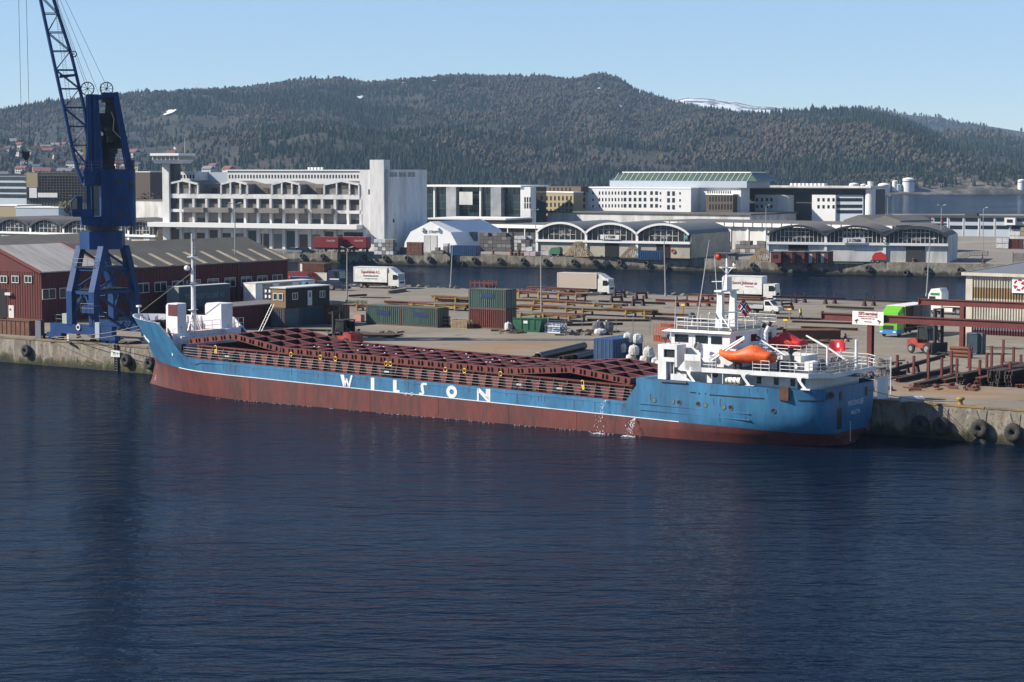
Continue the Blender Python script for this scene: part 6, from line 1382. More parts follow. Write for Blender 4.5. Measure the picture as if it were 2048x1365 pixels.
def pallets(label, u, v, n, w_, L, m, m2, grp=None, gap=.16):
    t = thing('pallet_stack', label, 'pallets', dk(u, v), HDG, grp)
    for k in range(n):
        z = k * gap; mb = MB(); o_ = rnd.uniform(-.05, .05)
        for y in (-w_ / 2, -.06, w_ / 2 - .12): mb.box(-L / 2 + o_, L / 2 + o_, y, y + .12, z, z + gap * .55)
        for q_ in range(5): x = -L / 2 + q_ * (L - .14) / 4; mb.box(x + o_, x + .14 + o_, -w_ / 2, w_ / 2, z + gap * .55, z + gap * .8)
        mb.build('pallet', m if k % 3 else m2, t)
    return t
pu, pv = DOCK.xy(884, 655, 3.0); pallets('tall stack of old wooden pallets right of the green containers', pu, pv + .6, 9, 1.0, 1.2, M_woodd, M_wood)
pu, pv = DOCK.xy(918, 657, 3.0); pallets('stack of pale planks and pallets beside the faded red container', pu, pv + .7, 7, 1.4, 2.6, M_wood, M_wood)
pu, pv = DOCK.xy(1106, 666, 3.0); t = pallets('stack of blue wrapped pallets right of the green skip', pu, pv + .6, 5, 1.6, 2.4, mat('blue_wrap', (.05, .15, .38), .5, col2=(.5, .55, .6), scale=3), M_lamp, gap=.26)
def sack(label, loc, r, h, m, seed, grp='white bulk bags', name='bulk_bag', cat='bag'):
    r_ = random.Random(seed); mb = MB(); vs = []; n = 12; lv = [(0, .86), (.08, .98), (.35, 1.06), (.65, 1.03), (.88, .93), (.97, .72), (1.0, .3), (1.12, .22)]
    jit = [r_.uniform(.93, 1.07) for _ in range(n)]
    for z, f in lv:
        for k in range(n):
            a = 2 * math.pi * k / n; sq = 1 / max(abs(math.cos(a)), abs(math.sin(a))) ** .55; rr_ = r * f * sq * jit[k] * r_.uniform(.96, 1.04); vs.append((rr_ * math.cos(a), rr_ * math.sin(a), z * h + r_.uniform(-.02, .02) * h))
    m_ = len(lv); mb.add(vs, [(i * n + k, i * n + (k + 1) % n, (i + 1) * n + (k + 1) % n, (i + 1) * n + k) for i in range(m_ - 1) for k in range(n)] + [tuple(range((m_ - 1) * n, m_ * n))])
    o = mb.build(name, m, None, smooth=False); o.location = tuple(loc); o.rotation_euler = (0, 0, r_.uniform(0, 6)); tag(o, label, cat, grp); return o
M_bag = mat('bulk_bag_cloth', (.62, .62, .60), .85, col2=(.45, .45, .44), scale=3, fine=.1, bump=.03, bscale=6)
bags = [(1236, 724, 0), (1262, 728, 0), (1289, 731, 0), (1312, 735, 0), (1330, 728, 0), (1243, 724, 1), (1268, 729, 1), (1297, 733, 1), (1256, 722, 2), (1276, 724, 2), (1246, 716, 0), (1272, 718, 0), (1300, 722, 0), (1320, 740, 0)]
ords = ['front row, nearest the blue container', 'front row, second from the blue container', 'front row, third from the blue container', 'front row, fourth from the blue container', 'beside the ship corner tower', 'second layer, nearest the blue container', 'second layer, middle', 'second layer, nearest the ship', 'top layer, left one', 'top layer, right one', 'back row, nearest the blue container', 'back row, middle', 'back row, right one', 'lowest one, nearest the ship']
for i, (px, py, lv) in enumerate(bags):
    q = ground(px, py, 3.0); sack('white bulk bag in the pile, ' + ords[i], q + np.array([0, 0, lv * 1.02]), .5, 1.02, M_bag, 40 + i)
M_gbag = mat('grey_plastic_wrap', (.13, .14, .15), .4, col2=(.25, .26, .27), scale=2, fine=.1)
for i, (px, py, lab, m_) in enumerate([(1197, 664, 'dark grey wrapped bundle on the yard, left of a pair', M_gbag), (1214, 664, 'dark grey wrapped bundle on the yard, right of a pair', M_gbag), (1200, 670, 'pale cloth sack lying before the grey bundles', M_bag)]):
    sack(lab, ground(px, py), .75, 1.35 if i < 2 else .75, m_, 80 + i, 'wrapped bundles', 'wrapped_bundle', 'bundle')
sack('white plastic bag standing by the green skip', ground(1017, 661), .45, 1.0, M_bag, 91, None); t = at_frame('foam_block', 'pink rounded foam block left of the green containers', 'block', DOCK, *DOCK.xy(718, 644, 3.0), 3.0)
mb = MB(); mb.prism([(-.65, 0), (.65, 0), (.68, .85), (.55, 1.0), (.2, .94), (-.2, 1.02), (-.6, .95), (-.68, .7)], -.4, .4, 'y'); mb.build('block', mat('pink_foam', (.52, .26, .21), .8, fine=.08), t); box('pallet', M_woodd, t, -.8, .9, -.5, .5, -.002, .1)
# ---- steel: trestles, beams, plates
def ibeam(mb, a, b, w_=.25, h_=.3, mi=0):
    a = Vector(a); b = Vector(b); up = Vector((0, 0, 1))
    mb.bar(a + up * (h_ / 2 - .02), b + up * (h_ / 2 - .02), w_, .04, mi); mb.bar(a - up * (h_ / 2 - .02), b - up * (h_ / 2 - .02), w_, .04, mi); mb.bar(a, b, .04, h_ - .08, mi)
def trestle_mesh():
    mb = MB()
    for s in (-1, 1): mb.hexa([(s * 1.0 - .28, -.28, 0), (s * 1.0 + .28, -.28, 0), (s * 1.0 + .28, .28, 0), (s * 1.0 - .28, .28, 0), (s * 1.0 - .11, -.12, 1.0), (s * 1.0 + .11, -.12, 1.0), (s * 1.0 + .11, .12, 1.0), (s * 1.0 - .11, .12, 1.0)]); mb.box(s * 1.0 - .08, s * 1.0 + .08, -.08, .08, 1.0, 1.55)
    ibeam(mb, (-1.0, 0, .9), (1.0, 0, .9), .22, .28); return mb
M_tres = mat('trestle_dark_red', (.075, .03, .025), .8, col2=(.05, .022, .02), scale=1.5, fine=.2)
tr_me = trestle_mesh().build('tmp_trestle', M_tres); tr_mesh = tr_me.data; bpy.data.objects.remove(tr_me)
def trestle(label, px, py, rz=None, sc=1.0, grp='dark steel trestles'):
    o = bpy.data.objects.new('steel_trestle', tr_mesh); COL.objects.link(o); q = ground(px, py); o.location = tuple(q); o.rotation_euler = (0, 0, DOCK.a + R(72) if rz is None else rz); o.scale = (sc,) * 3; return tag(o, label, 'trestle', grp)
for px, py, lab in [(1239, 596, 'empty trestle in the back pair by the water, left one'), (1282, 598, 'empty trestle in the back pair by the water, right one'), (1233, 606, 'empty trestle in the front pair, partly behind the long rack'), (1276, 612, 'empty trestle in the front pair, right one'),
        (1364, 613, 'trestle carrying the left part of the long red beam'), (1407, 613, 'trestle carrying the middle of the long red beam'), (1414, 601, 'trestle under the brown beam left of the mast'), (1452, 602, 'trestle under the red beam behind the mast'), (1600, 606, 'waterside trestle right of the red lettered lorry'), (1660, 608, 'waterside trestle in front of the right arched warehouse'), (1573, 620, 'single trestle to the right of the white pickup'), (1738, 612, 'trestle just left of the green lorry roof')]: trestle(lab, px, py)
def beams(label, pts, m, n=1, w_=.28, h_=.32, sp=.34, grp=None, name='steel_girder', ty=None):
    """n parallel girders between two ground places at a height: pts = (px0, py0, px1, py1, height)"""
    a = ground(pts[0], pts[1], 3 + pts[4]); b = ground(pts[2], pts[3], 3 + pts[4]); c = (a + b) / 2; rz = math.atan2(b[1] - a[1], b[0] - a[0]); L = np.linalg.norm(b - a)
    t = thing(name, label, 'steel', (c[0], c[1], 3.0), rz, grp)
    for k in range(n):
        mb = MB(); dx = rnd.uniform(-.5, .5) if n > 1 else 0; y = (k - (n - 1) / 2) * sp; ibeam(mb, (-L / 2 + dx, y, pts[4]), (L / 2 + dx, y, pts[4]), w_, h_); mb.build('girder', m if not isinstance(m, list) else m[k % len(m)], t)
    if ty:
        z_ = pts[4] + h_ / 2
        for k in range(3): x0 = -L / 2 + L * k / 3; box('top_plate', [M_plate, M_rust, M_redst][(k + n) % 3], t, x0 + .1, x0 + L / 3 - .15, -n * sp / 2 + .05, n * sp / 2 - .05, z_ + .005, z_ + .07)
        for f in ty:
            mb = MB(); mb.box(f * L - .12, f * L + .12, -n * sp / 2 - .2, -n * sp / 2, 0, pts[4] + .14); mb.box(f * L - .12, f * L + .12, n * sp / 2, n * sp / 2 + .2, 0, pts[4] + .14); mb.box(f * L - .1, f * L + .1, -n * sp / 2, n * sp / 2, pts[4] - h_ / 2 - .22, pts[4] - h_ / 2 - .002); mb.build('rack_post', M_ochre, t)
    return t
beams('long red girder resting on trestles left of the ship mast', (1311, 601, 1473, 607, 1.15), M_redst, 1, .3, .4)
beams('stack of red brown girders behind the ship aerials, before the red lettered lorry', (1383, 590, 1530, 597, 1.0), [M_rust, M_redst], 4, .3, .35)
beams('brown girder on waterside trestles right of the red lettered lorry', (1545, 594, 1692, 598, 1.1), M_rustd, 1, .3, .35); beams('brown girder on trestles left of the red runway beam tip', (1705, 600, 1850, 606, 1.1), M_rustd, 1, .3, .35)
beams('red girders low on the yard behind the white pickup', (1494, 612, 1590, 615, .55), [M_redst, M_rust], 2); beams('thin dark girder behind the sign on the open yard', (1655, 614, 1745, 618, .3), M_rustd, 2)
beams('orange girders beneath the ship whip aerials', (1285, 627, 1380, 631, .5), [M_rust, M_ochre], 3); beams('dark girder lying under the ship aerials', (1290, 637, 1420, 643, .2), M_rustd, 1)
beams('brown girders on trestles left of the beige lorry', (1057, 575, 1180, 580, 1.0), [M_rust, M_rustd, M_redst], 4, grp='girder racks'); beams('orange girders on ochre posts in front of the beige lorry', (1034, 583, 1168, 591, .95), [M_rust, M_rust, M_ochre], 5, .3, .34, .4, 'girder racks', ty=(-.4, -.1, .2, .45))
beams('long rack with grey and red girders behind the big ochre rack', (1034, 601, 1252, 611, .75), [M_ochre, M_plate, M_redst], 4, .3, .3, .5, 'girder racks', ty=(-.3, 0, .25, .42))
beams('longest ochre rack of grey and orange girders in the middle of the yard', (1034, 613, 1310, 624, .85), [M_ochre, M_plate, M_rust], 5, .32, .35, .55, 'girder racks', ty=(-.35, -.1, .02, .33, .46))
beams('ochre framed table of grey plates behind the green skip', (1045, 626, 1160, 633, .75), [M_ochre, M_plate, M_plate], 6, .5, .2, .52, 'girder racks', ty=(-.4, 0, .44)); beams('dark girder lying right of the plate table', (1140, 650, 1244, 648, .15), [M_rustd, M_rust], 2)
beams('orange girder rack left of the container stack', (865, 594, 940, 597, .7), [M_ochre, M_rust], 4, .3, .3, .4, 'girder racks', ty=(-.35, .2)); beams('olive girder rack above the green containers', (824, 607, 938, 613, .7), [M_ochre, M_redst, M_rustd], 5, .3, .3, .45, 'girder racks', ty=(-.4, 0, .35)); beams('pale red girders lying beyond the left green container', (770, 604, 890, 608, .3), [M_redst, M_rust], 4)
beams('rusty rack with yellow edge beside the orange red container', (700, 611, 740, 613, .7), [M_rust, M_ochre], 3, .3, .3, .4, 'girder racks', ty=(0,)); beams('long brown timber sleeper below the brown cabin', (548, 659, 662, 662, .12), M_woodd, 1, .4, .35, name='timber_sleeper'); beams('dark steel plates lying on the quay behind the forklift', (718, 668, 796, 671, .2), [M_rustd, M_woodd], 6, .5, .2, .55)
beams('dark steel channel lying near the pier lamp post', (702, 592, 735, 590, .3), M_rustd, 2); beams('square tan concrete beam lying on the pier', (778, 584, 812, 579, .3), mat('tan_concrete', (.32, .26, .19), .9), 2, .5, .5, .45, name='concrete_block')
beams('dark steel work table with bits on it, behind the left green container', (728, 595, 776, 596, 1.1), [M_rustd], 5, .35, .12, .36, ty=None); beams('long thin rails on the open yard right of the mast', (1440, 632, 1690, 640, .12), M_rustd, 2, .2, .2, 1.0); beams('dark rails in front of the sign post on the yard', (1580, 643, 1735, 648, .12), M_rustd, 2, .2, .2, .8)
beams('rusty sheet bundle on the yard left of the rusty girder block', (1487, 668, 1572, 670, .35), [M_rustd, M_rust], 7, .35, .55, .36); beams('big rust orange girder block behind the ship boom', (1576, 668, 1681, 668, .6), [M_rust, M_rust, M_crust], 7, .42, 1.1, .43); beams('girders on low trestles behind the ship funnel', (1560, 682, 1680, 686, .7), [M_rust, M_rustd], 4, .3, .35)
for pts, m_, n_, lab in [((1180, 618, 1290, 622, .3), M_rust, 3, 'rust orange girders on the ground behind the longest rack'), ((880, 600, 935, 602, .3), M_rustd, 3, 'dark girders between two racks left of the container stack'), ((1060, 642, 1140, 645, .3), M_rustd, 4, 'dark girders stored under the plate table'), ((1180, 640, 1300, 641, .15), M_rust, 3, 'rust girders lying right of the plate table'), ((1330, 650, 1420, 655, .2), M_rust, 3, 'rust girders behind the ship wheelhouse roof'), ((1480, 655, 1570, 657, .25), M_rustd, 3, 'dark girders beyond the rusty sheet bundle'), ((1610, 655, 1720, 659, .2), M_rust, 2, 'pair of rust girders left of the sign column'), ((940, 615, 1030, 618, .4), M_redst, 4, 'red girders behind the container stack'), ((1200, 603, 1330, 607, .2), M_rustd, 2, 'thin dark girders before the empty trestles')]: beams(lab, pts, m_, n_, .3, .3, .4)
def yellow_post(label, px, py, h=1.3):
    q = ground(px, py); t = thing('marker_post', label, 'post', q, DOCK.a, 'yellow marker posts'); MB().box(-.07, .07, -.07, .07, 0, h).build('post', M_ochre, t); box('cross_piece', M_yel, t, -.3, .3, -.09, .09, h, h + .22)
for px, py, lab in ((1494, 647, 'yellow marker post near the white pickup'), (1579, 639, 'yellow marker post left of the walking person'), (1571, 662, 'yellow marker post beside the rusty girder block'), (1366, 630, 'yellow capped post left of the ship mast')): yellow_post(lab, px, py)
q = ground(967, 583); t = thing('post_crate', 'rusty steel crate frame with posts at the water edge above the container stack', 'frame', q, RD); mb = MB()
for x in (-2.1, -1.2, -.3, .6, 1.4, 2.1):
    for y in (-.8, .8): mb.box(x - .07, x + .07, y - .07, y + .07, 0, 1.9)
mb.build('post', M_redst, t); mb = MB()
for y in (-.8, .8):
    for z in (.2, 1.4): mb.box(-2.2, 2.2, y - .06, y + .06, z, z + .14)
mb.box(-2.2, 2.2, -.8, .8, .1, .18); mb.build('rail', M_redst, t); box('rusty_bale', M_rustd, t, .5, 1.9, -.6, .6, .2, 1.1)
# black pipes by the quay
M_pipe = mat('black_plastic_pipe', (.016, .016, .017), .45, fine=.15)
for i, (a, b, r_, m_, lab) in enumerate([((1075, 714), (1168, 692), .42, M_pipe, 'thick black pipe with white end marks lying on the quay, rear one'), ((1069, 716), (1130, 701), .3, M_pipe, 'thinner black pipe lying in front of the thick one'), ((1150, 716), (1190, 706), .38, M_pipe, 'short black pipe next to the blue container'), ((1122, 717), (1156, 712), .3, M_rust, 'short brown pipe on the quay by the black pipes')]):
    p0 = ground(*a, 3 + r_); p1 = ground(*b, 3 + r_); c = (p0 + p1) / 2; L = np.linalg.norm(p1 - p0); t = thing('pipe', lab, 'pipe', (c[0], c[1], 3.0), math.atan2(p1[1] - p0[1], p1[0] - p0[0]), 'pipes on the quay')
    mb = MB(); n = 16
    for k in range(n):
        a0, a1 = 2 * math.pi * k / n, 2 * math.pi * (k + 1) / n; f = lambda x, r, an: (x, r * math.cos(an), r_ + r * math.sin(an))
        for x0, x1, ra, rb in ((-L / 2, L / 2, r_, r_), (L / 2, -L / 2, r_ * .85, r_ * .85)): mb.add([f(x0, ra, a0), f(x0, ra, a1), f(x1, rb, a1), f(x1, rb, a0)], [(0, 1, 2, 3)])
        for x in (-L / 2, L / 2): mb.add([f(x, r_, a0), f(x, r_, a1), f(x, r_ * .85, a1), f(x, r_ * .85, a0)], [(0, 1, 2, 3)])
    mb.build('tube', m_, t)
    if i < 2: MB().torus((-L / 2 + .2, 0, r_), (1, 0, 0), r_ * 1.0, .03, 14, 4).build('white_band', M_white, t)
# orange reinforcement cage behind the wheelhouse
q = ground(1330, 683); t = thing('steel_cage', 'orange red steel reinforcement cage standing behind the ship wheelhouse', 'cage', q, DOCK.a); mb = MB()
for x in np.linspace(-1.2, 1.2, 8):
    for y in (-.8, .8): mb.bar((x, y, 0), (x + .1, y, 2.2), .05)
for z in (.1, .8, 1.5, 2.1):
    for y in (-.8, .8): mb.bar((-1.3, y, z), (1.3, y, z), .05)
mb.bar((-1.2, -.8, 1), (1.2, -.8, 2.2), .06); mb.bar((1.2, .8, 1), (-1.2, .8, 2.2), .06); mb.box(-1.1, 1.1, -.7, .7, .0, .7); mb.build('cage', mat('orange_red_paint', (.50, .09, .04), .7, fine=.15), t)
# ---- beam racks with red uprights at the right
for i, (u, v, n, h, lay, m_) in enumerate([(85.4, 24.5, 3, .28, 3, M_rustd), (87.1, 24.8, 3, .3, 2, M_rust), (88.3, 25.0, 5, .3, 4, M_rustd), (90.0, 25.2, 3, .3, 4, M_rustd), (91.2, 24.9, 4, .24, 1, M_rust), (93.0, 25.2, 3, .3, 5, M_rustd), (95.2, 25.4, 4, .3, 4, M_rustd), (83.0, 25.0, 4, .25, 1, M_rust)]):
    t = thing('girder_stack', ['low stack of dark girders at the front of the racks, left of the middle', 'brown girder stack between two dark stacks at the rack front', 'wide four layer girder stack with worn pale ends', 'narrow four layer girder stack right of the widest one', 'single layer of rusty girders near the gantry column', 'tallest narrow girder stack beside the right gantry column', 'girder stack to the right of the gantry column', 'flat layer of girders at the left front of the racks'][i], 'steel', dk(u, v), DOCK.a, 'girder stacks in the racks'); Ls = [15, 13, 20, 19, 8, 20, 18, 10][i]
    for l_ in range(lay):
        for k in range(n):
            mb = MB(); d = rnd.uniform(-.25, .25); ibeam(mb, (k * .27, d, .12 + h / 2 + l_ * (h + .08)), (k * .27, Ls + d, .12 + h / 2 + l_ * (h + .08)), .24, h); o = mb.build('girder', m_, t)
            MB().box(k * .27 - .02, k * .27 + .02, d - .012, d - .002, .14 + l_ * (h + .08), .10 + h + l_ * (h + .08)).build('worn_end', M_plate if m_ is M_rustd else M_rust, o)
    mb = MB()
    for y in (1, Ls * .5, Ls - 1): mb.box(-.3, n * .27 + .1, y, y + .15, 0, .12)
    mb.build('bearer', M_woodd, t)
for j, (v0, us, z1) in enumerate([(27.5, [77.6, 79.4, 81.0, 82.4, 84.0, 86.4, 89.5, 92.4, 95], 2.3), (34, [78, 80.6, 82.6, 84.4, 86.0, 88.0, 90.4, 92.4, 95], 2.4), (41, [79.5, 82, 84.4, 86.8, 89.2, 91.6, 94, 96.4], 2.5), (49, [80, 82.6, 85, 87.4, 89.8, 92.2, 95, 98], 2.5)]):
    t = thing('beam_rack', ['front row of red uprights of the beam racks', 'second row of red uprights of the beam racks', 'third row of red uprights of the beam racks', 'rearmost row of red uprights before the striped hall'][j], 'rack', dk(us[0], v0), DOCK.a, 'rows of red rack uprights'); box('ground_rail', M_gan, t, -.3, us[-1] - us[0] + .3, -.12, .12, 0, .1)
    for k, u in enumerate(us):
        x = u - us[0]; mb = MB(); mb.box(x - .11, x + .11, -.11, -.07, .1, z1); mb.box(x - .11, x + .11, .07, .11, .1, z1); mb.box(x - .03, x + .03, -.07, .07, .1, z1); mb.build('upright', M_gan, t)
for i, (pts, lab) in enumerate([((1772, 744, 1890, 712, .95), 'long dark girder sloping over low trestles left of the racks'), ((1775, 750, 1812, 745, .6), 'short dark girder lying below the long one'), ((1795, 760, 1905, 738, .25), 'dark girder pair lying left of the red uprights, upper'), ((1835, 770, 1930, 748, .25), 'dark girder pair lying left of the red uprights, lower')]): beams(lab, pts, M_rustd, 1 if i < 2 else 2, .3, .4)
for px, py, lab in ((1786, 752, 'low trestle near the ship gangway net'), (1825, 745, 'low trestle under the long dark girder')): trestle(lab, px, py, None, .75)
t = thing('gas_cabinet', 'dark glass fronted cabinet with pale frame among the beam racks', 'cabinet', dk(*DOCK.xy(1952, 708, 3.0)), DOCK.a); box('body', M_cnav, t, -.95, .95, -.5, .5, 0, 2.4); mb = MB()
for x in (-.95, .85): mb.box(x, x + .1, -.56, -.502, 0, 2.4)
mb.box(-.85, .85, -.56, -.502, 2.3, 2.4); mb.box(-.85, .85, -.56, -.502, 0, .1); mb.build('front_frame', M_plate, t)
for k in range(3):
    t = thing('pipe_bundle', ['lowest rust orange pipe of the short pile by the rack corner', 'middle rust orange pipe of the short pile by the rack corner', 'top rust orange pipe of the short pile by the rack corner'][k], 'pipe', dk(*DOCK.xy(1922, 716, 3.0), QZ + k * .42), DOCK.a, 'rust orange pipes'); MB().cyl((-1.3, 0, .22), (1.3, 0, .22), .21, n=12).build('tube', M_crust, t)
# ---- quay edge: kerbs, bollards, tyres, ladder, net, ropes
M_kerb = mat('quay_edge_timber', (.33, .25, .14), .9, col2=(.22, .17, .11), scale=.8, fine=.2); M_kerby = mat('worn_yellow_kerb', (.38, .24, .07), .85, col2=(.20, .17, .14), scale=.5, lo=.48, hi=.56, fine=.2)
for u0 in np.arange(-60, 5, 6.5): o = MB().box(u0, u0 + 6.42, QV - .06, QV + .38, 3.004, 3.22).build('quay_edge_beam', M_kerb); o.location = DOCK.W(0, 0); o.rotation_euler = (0, 0, DOCK.a); struct(o)
for u0 in np.arange(83.5, 120, 6.0): o = MB().box(u0, u0 + 5.9, QV - .05, QV + .3, 3.004, 3.16).build('quay_edge_beam', M_kerby); o.location = DOCK.W(0, 0); o.rotation_euler = (0, 0, DOCK.a); struct(o)
o = MB().box(5.3, 83.2, QV - .05, QV + .3, 3.004, 3.18).build('quay_edge_beam', M_kerb); o.location = DOCK.W(0, 0); o.rotation_euler = (0, 0, DOCK.a); struct(o)
def bollard(label, loc, rz, m, sc=1.0, grp='quay bollards'):
    t = thing('bollard', label, 'bollard', loc, rz, grp); t.scale = (sc,) * 3; MB().lathe([(.36, 0), (.36, .06), (.2, .12), (.17, .38), (.3, .46), (.34, .56), (.26, .66), (.001, .68)], n=14).build('post', m, t, smooth=True); box('base', m, t, -.42, .42, -.42, .42, 0, .05)
bu, bv = DOCK.xy(1908, 815, 3.0); bollard('ochre mooring bollard near the edge of the right quay', dk(bu, QV + .9), DOCK.a, M_ochre, 1.15)
def tyre(label, u, z, Rm, r, grp='tyre fenders on the near quay', v=None, tilt=0., M_=M_tyrew, fr=DOCK, half=False):
    vv = (QV - r * .95) if v is None else v
    t = thing('tyre_fender', label, 'tyre', fr.W(u, vv, z), fr.a, grp)
    tb = MB().torus((0, 0, 0), (tilt, 1, 0), Rm - r, r, 22, 10).build('tread', M_, t, smooth=True)
    mb = MB()
    for k in range(20):
        a = 2 * math.pi * k / 20
        mb.bar((math.cos(a) * (Rm - r * .5), -r * .7, math.sin(a) * (Rm - r * .5)), (math.cos(a) * (Rm + .01), -r * .15, math.sin(a) * (Rm + .01)), .09, .06)
    mb.build('lug', M_, tb, kind='stuff')
    if not half:
        for s in (-1, 1): MB().cyl((s * .25, r * .6, Rm - .1), (s * .5, r * .92, Rm + .75), .03, n=5).build('chain', M_steelw, t)
    return t
for px, py, lab in ((252, 721, 'big tyre fender on the left quay wall beside the black ladder'), (299, 727, 'big tyre fender on the left quay wall close to the ship bow'), (52, 702, 'shaded tyre fender on the far left quay wall')):
    u, z = DOCK.xz(px, py, QV - .35); tyre(lab, u, z, .78, .33)
for px, py, lab in ((1840, 850, 'tyre fender in the shade just right of the ship stern'), (1883, 853, 'big lugged tyre fender on the right quay, leftmost in the sun'), (1960, 858, 'big tyre fender on the right quay, second in the sun'), (2027, 866, 'big tyre fender at the right picture edge')):
    u, z = DOCK.xz(px, py, QV - .35); tyre(lab, u, z, .85, .36)
u, z = DOCK.xz(1959, 890, QV - .4); tyre('old lugged tyre half sunk in the water below the right quay', u, -.22, .7, .28, half=True)
u, z = DOCK.xz(233, 725, QV - .1); t = thing('quay_ladder', 'black rescue ladder with white plate fixed to the left quay wall', 'ladder', DOCK.W(u, QV - .12, 0), DOCK.a); mb = MB()
for s in (-.25, .25): mb.box(s - .05, s + .05, -.08, .08, -.6, 3.2)
mb.build('rail', M_black, t)
for k in range(11): MB().box(-.2, .2, -.05, .05, -.2 + k * .3, -.14 + k * .3).build('rung', M_steelw, t)
o = box('number_plate', M_lamp, t, -.75, .75, -.16, -.1, 1.75, 2.5); text('75 1', .5, M_txtk, o, (0, -.17, 2.1))
t = thing('depth_board', 'small white board with red tip on the left quay kerb', 'board', DOCK.W(*DOCK.xy(117, 687, 3.0)[:1], QV + .3, 3.0), DOCK.a); box('board', M_lamp, t, -.15, .15, -.05, .05, .0, .9)
def sag(a, b, s, n=14): a = np.array(a, float); b = np.array(b, float); return [tuple(a + (b - a) * k / n - np.array([0, 0, s * 4 * (k / n) * (1 - k / n)])) for k in range(n + 1)]
def rope(label, a, b, s, r=.035): o = MB().tube(sag(a, b, s), r, 6).build('mooring_rope', M_rope); return tag(o, label, 'rope', 'mooring ropes')
bowp = DOCK.W(.2, 1.6, 7.2); rope('thick double mooring rope from the ship bow to the left quay, upper', bowp, DOCK.W(-27.5, 9.0, 3.4), .7); rope('thick double mooring rope from the ship bow to the left quay, lower', DOCK.W(.3, 1.2, 6.9), DOCK.W(-28.5, 9.2, 3.4), 1.1)
ra = DOCK.W(-24.6, QV - .1, 3.1); rope('thin rope slanting down the left quay wall, upper', ra, DOCK.W(-14.8, QV - .12, .7), .05, .03); rope('thin rope slanting down the left quay wall, lower', DOCK.W(-22.5, QV - .1, 1.9), DOCK.W(-17.5, QV - .12, .5), .05, .025)
rope('stern mooring rope from the ship to the right quay', DOCK.W(86.1, 3.6, 4.4), DOCK.W(bu, QV + .9, 3.4), .35)
bollard('black mooring bollard on the left quay where the bow ropes end', DOCK.W(-28, 9.1, 3.0), DOCK.a, M_black)
# safety net panel at the ship's stern and white fender roll
nu0, nv0 = DOCK.xy(1746, 802, 3.0)
t = thing('safety_net', 'white mesh safety net panel standing on the quay at the ship stern', 'net', DOCK.W(nu0, nv0, 3.0), DOCK.a + R(84)); mb = MB()
for k in range(13): mb.bar((k * .25, 0, 0), (k * .25, 0, 3.7), .018)
for k in range(13): mb.bar((0, 0, k * .3), (3.0, 0, k * .3), .018)
mb.build('mesh', M_white, t); mb = MB(); mb.cyl((0, 0, 0), (0, 0, 3.8), .05, n=6); mb.cyl((3, 0, 0), (3, 0, 3.8), .05, n=6); mb.build('post', M_white, t)
o = cloth(t, 'c', 2.2, 2.0, lambda x, y: 0, 10, 8, .18).build('sheet', mat('white_sheet', (.66, .68, .70), .7, fine=.06), t); o.location = (.5, -.12, 2.1)
t = thing('fender_roll', 'pale roll lying on the quay edge by the safety net', 'roll', DOCK.W(88.3, QV + .5, 3.32), DOCK.a + R(45)); MB().cyl((-1.1, 0, 0), (1.1, 0, 0), .3, n=12).build('roll', mat('pale_rubber', (.55, .56, .58), .7, fine=.1), t)
# rocks of the pier edge: one loose mass of stone
mb = MB(); r_ = random.Random(4)
for k in range(420):
    x = r_.uniform(-30, 62); y = r_.uniform(-.3, 1.6); s = r_.uniform(.18, .6); p = PIER.W(x, y, -y * .5 + .05)
    b = len(mb.v); mb.ball((p[0], p[1], p[2]), s, s * r_.uniform(.6, 1), s * r_.uniform(.4, .7), 6, 4)
    for i in range(b, len(mb.v)): v_ = mb.v[i]; mb.v[i] = (v_[0] + r_.uniform(-.2, .2) * s, v_[1] + r_.uniform(-.2, .2) * s, v_[2] + r_.uniform(-.2, .2) * s)
tag(mb.build('rubble_stones', mat('pier_rubble', (.30, .28, .25), .9, col2=(.18, .17, .15), scale=1, fine=.2, world=True)), 'grey rubble stones along the water edge of the near pier', 'stones', kind='stuff')
mb = MB()                                           # dry grass tuft strips and litter
for k in range(240):
    q = ground(r_.uniform(690, 735), r_.uniform(603, 609)); mb.cyl(q, q + np.array([r_.uniform(-.1, .1), 0, r_.uniform(.15, .4)]), .04, .0, 3, cap=False)
tag(mb.build('weeds', mat('weed_green', (.10, .12, .03), .9, fine=.3)), 'patch of green weeds by the thin lamp post', 'weeds', kind='stuff')

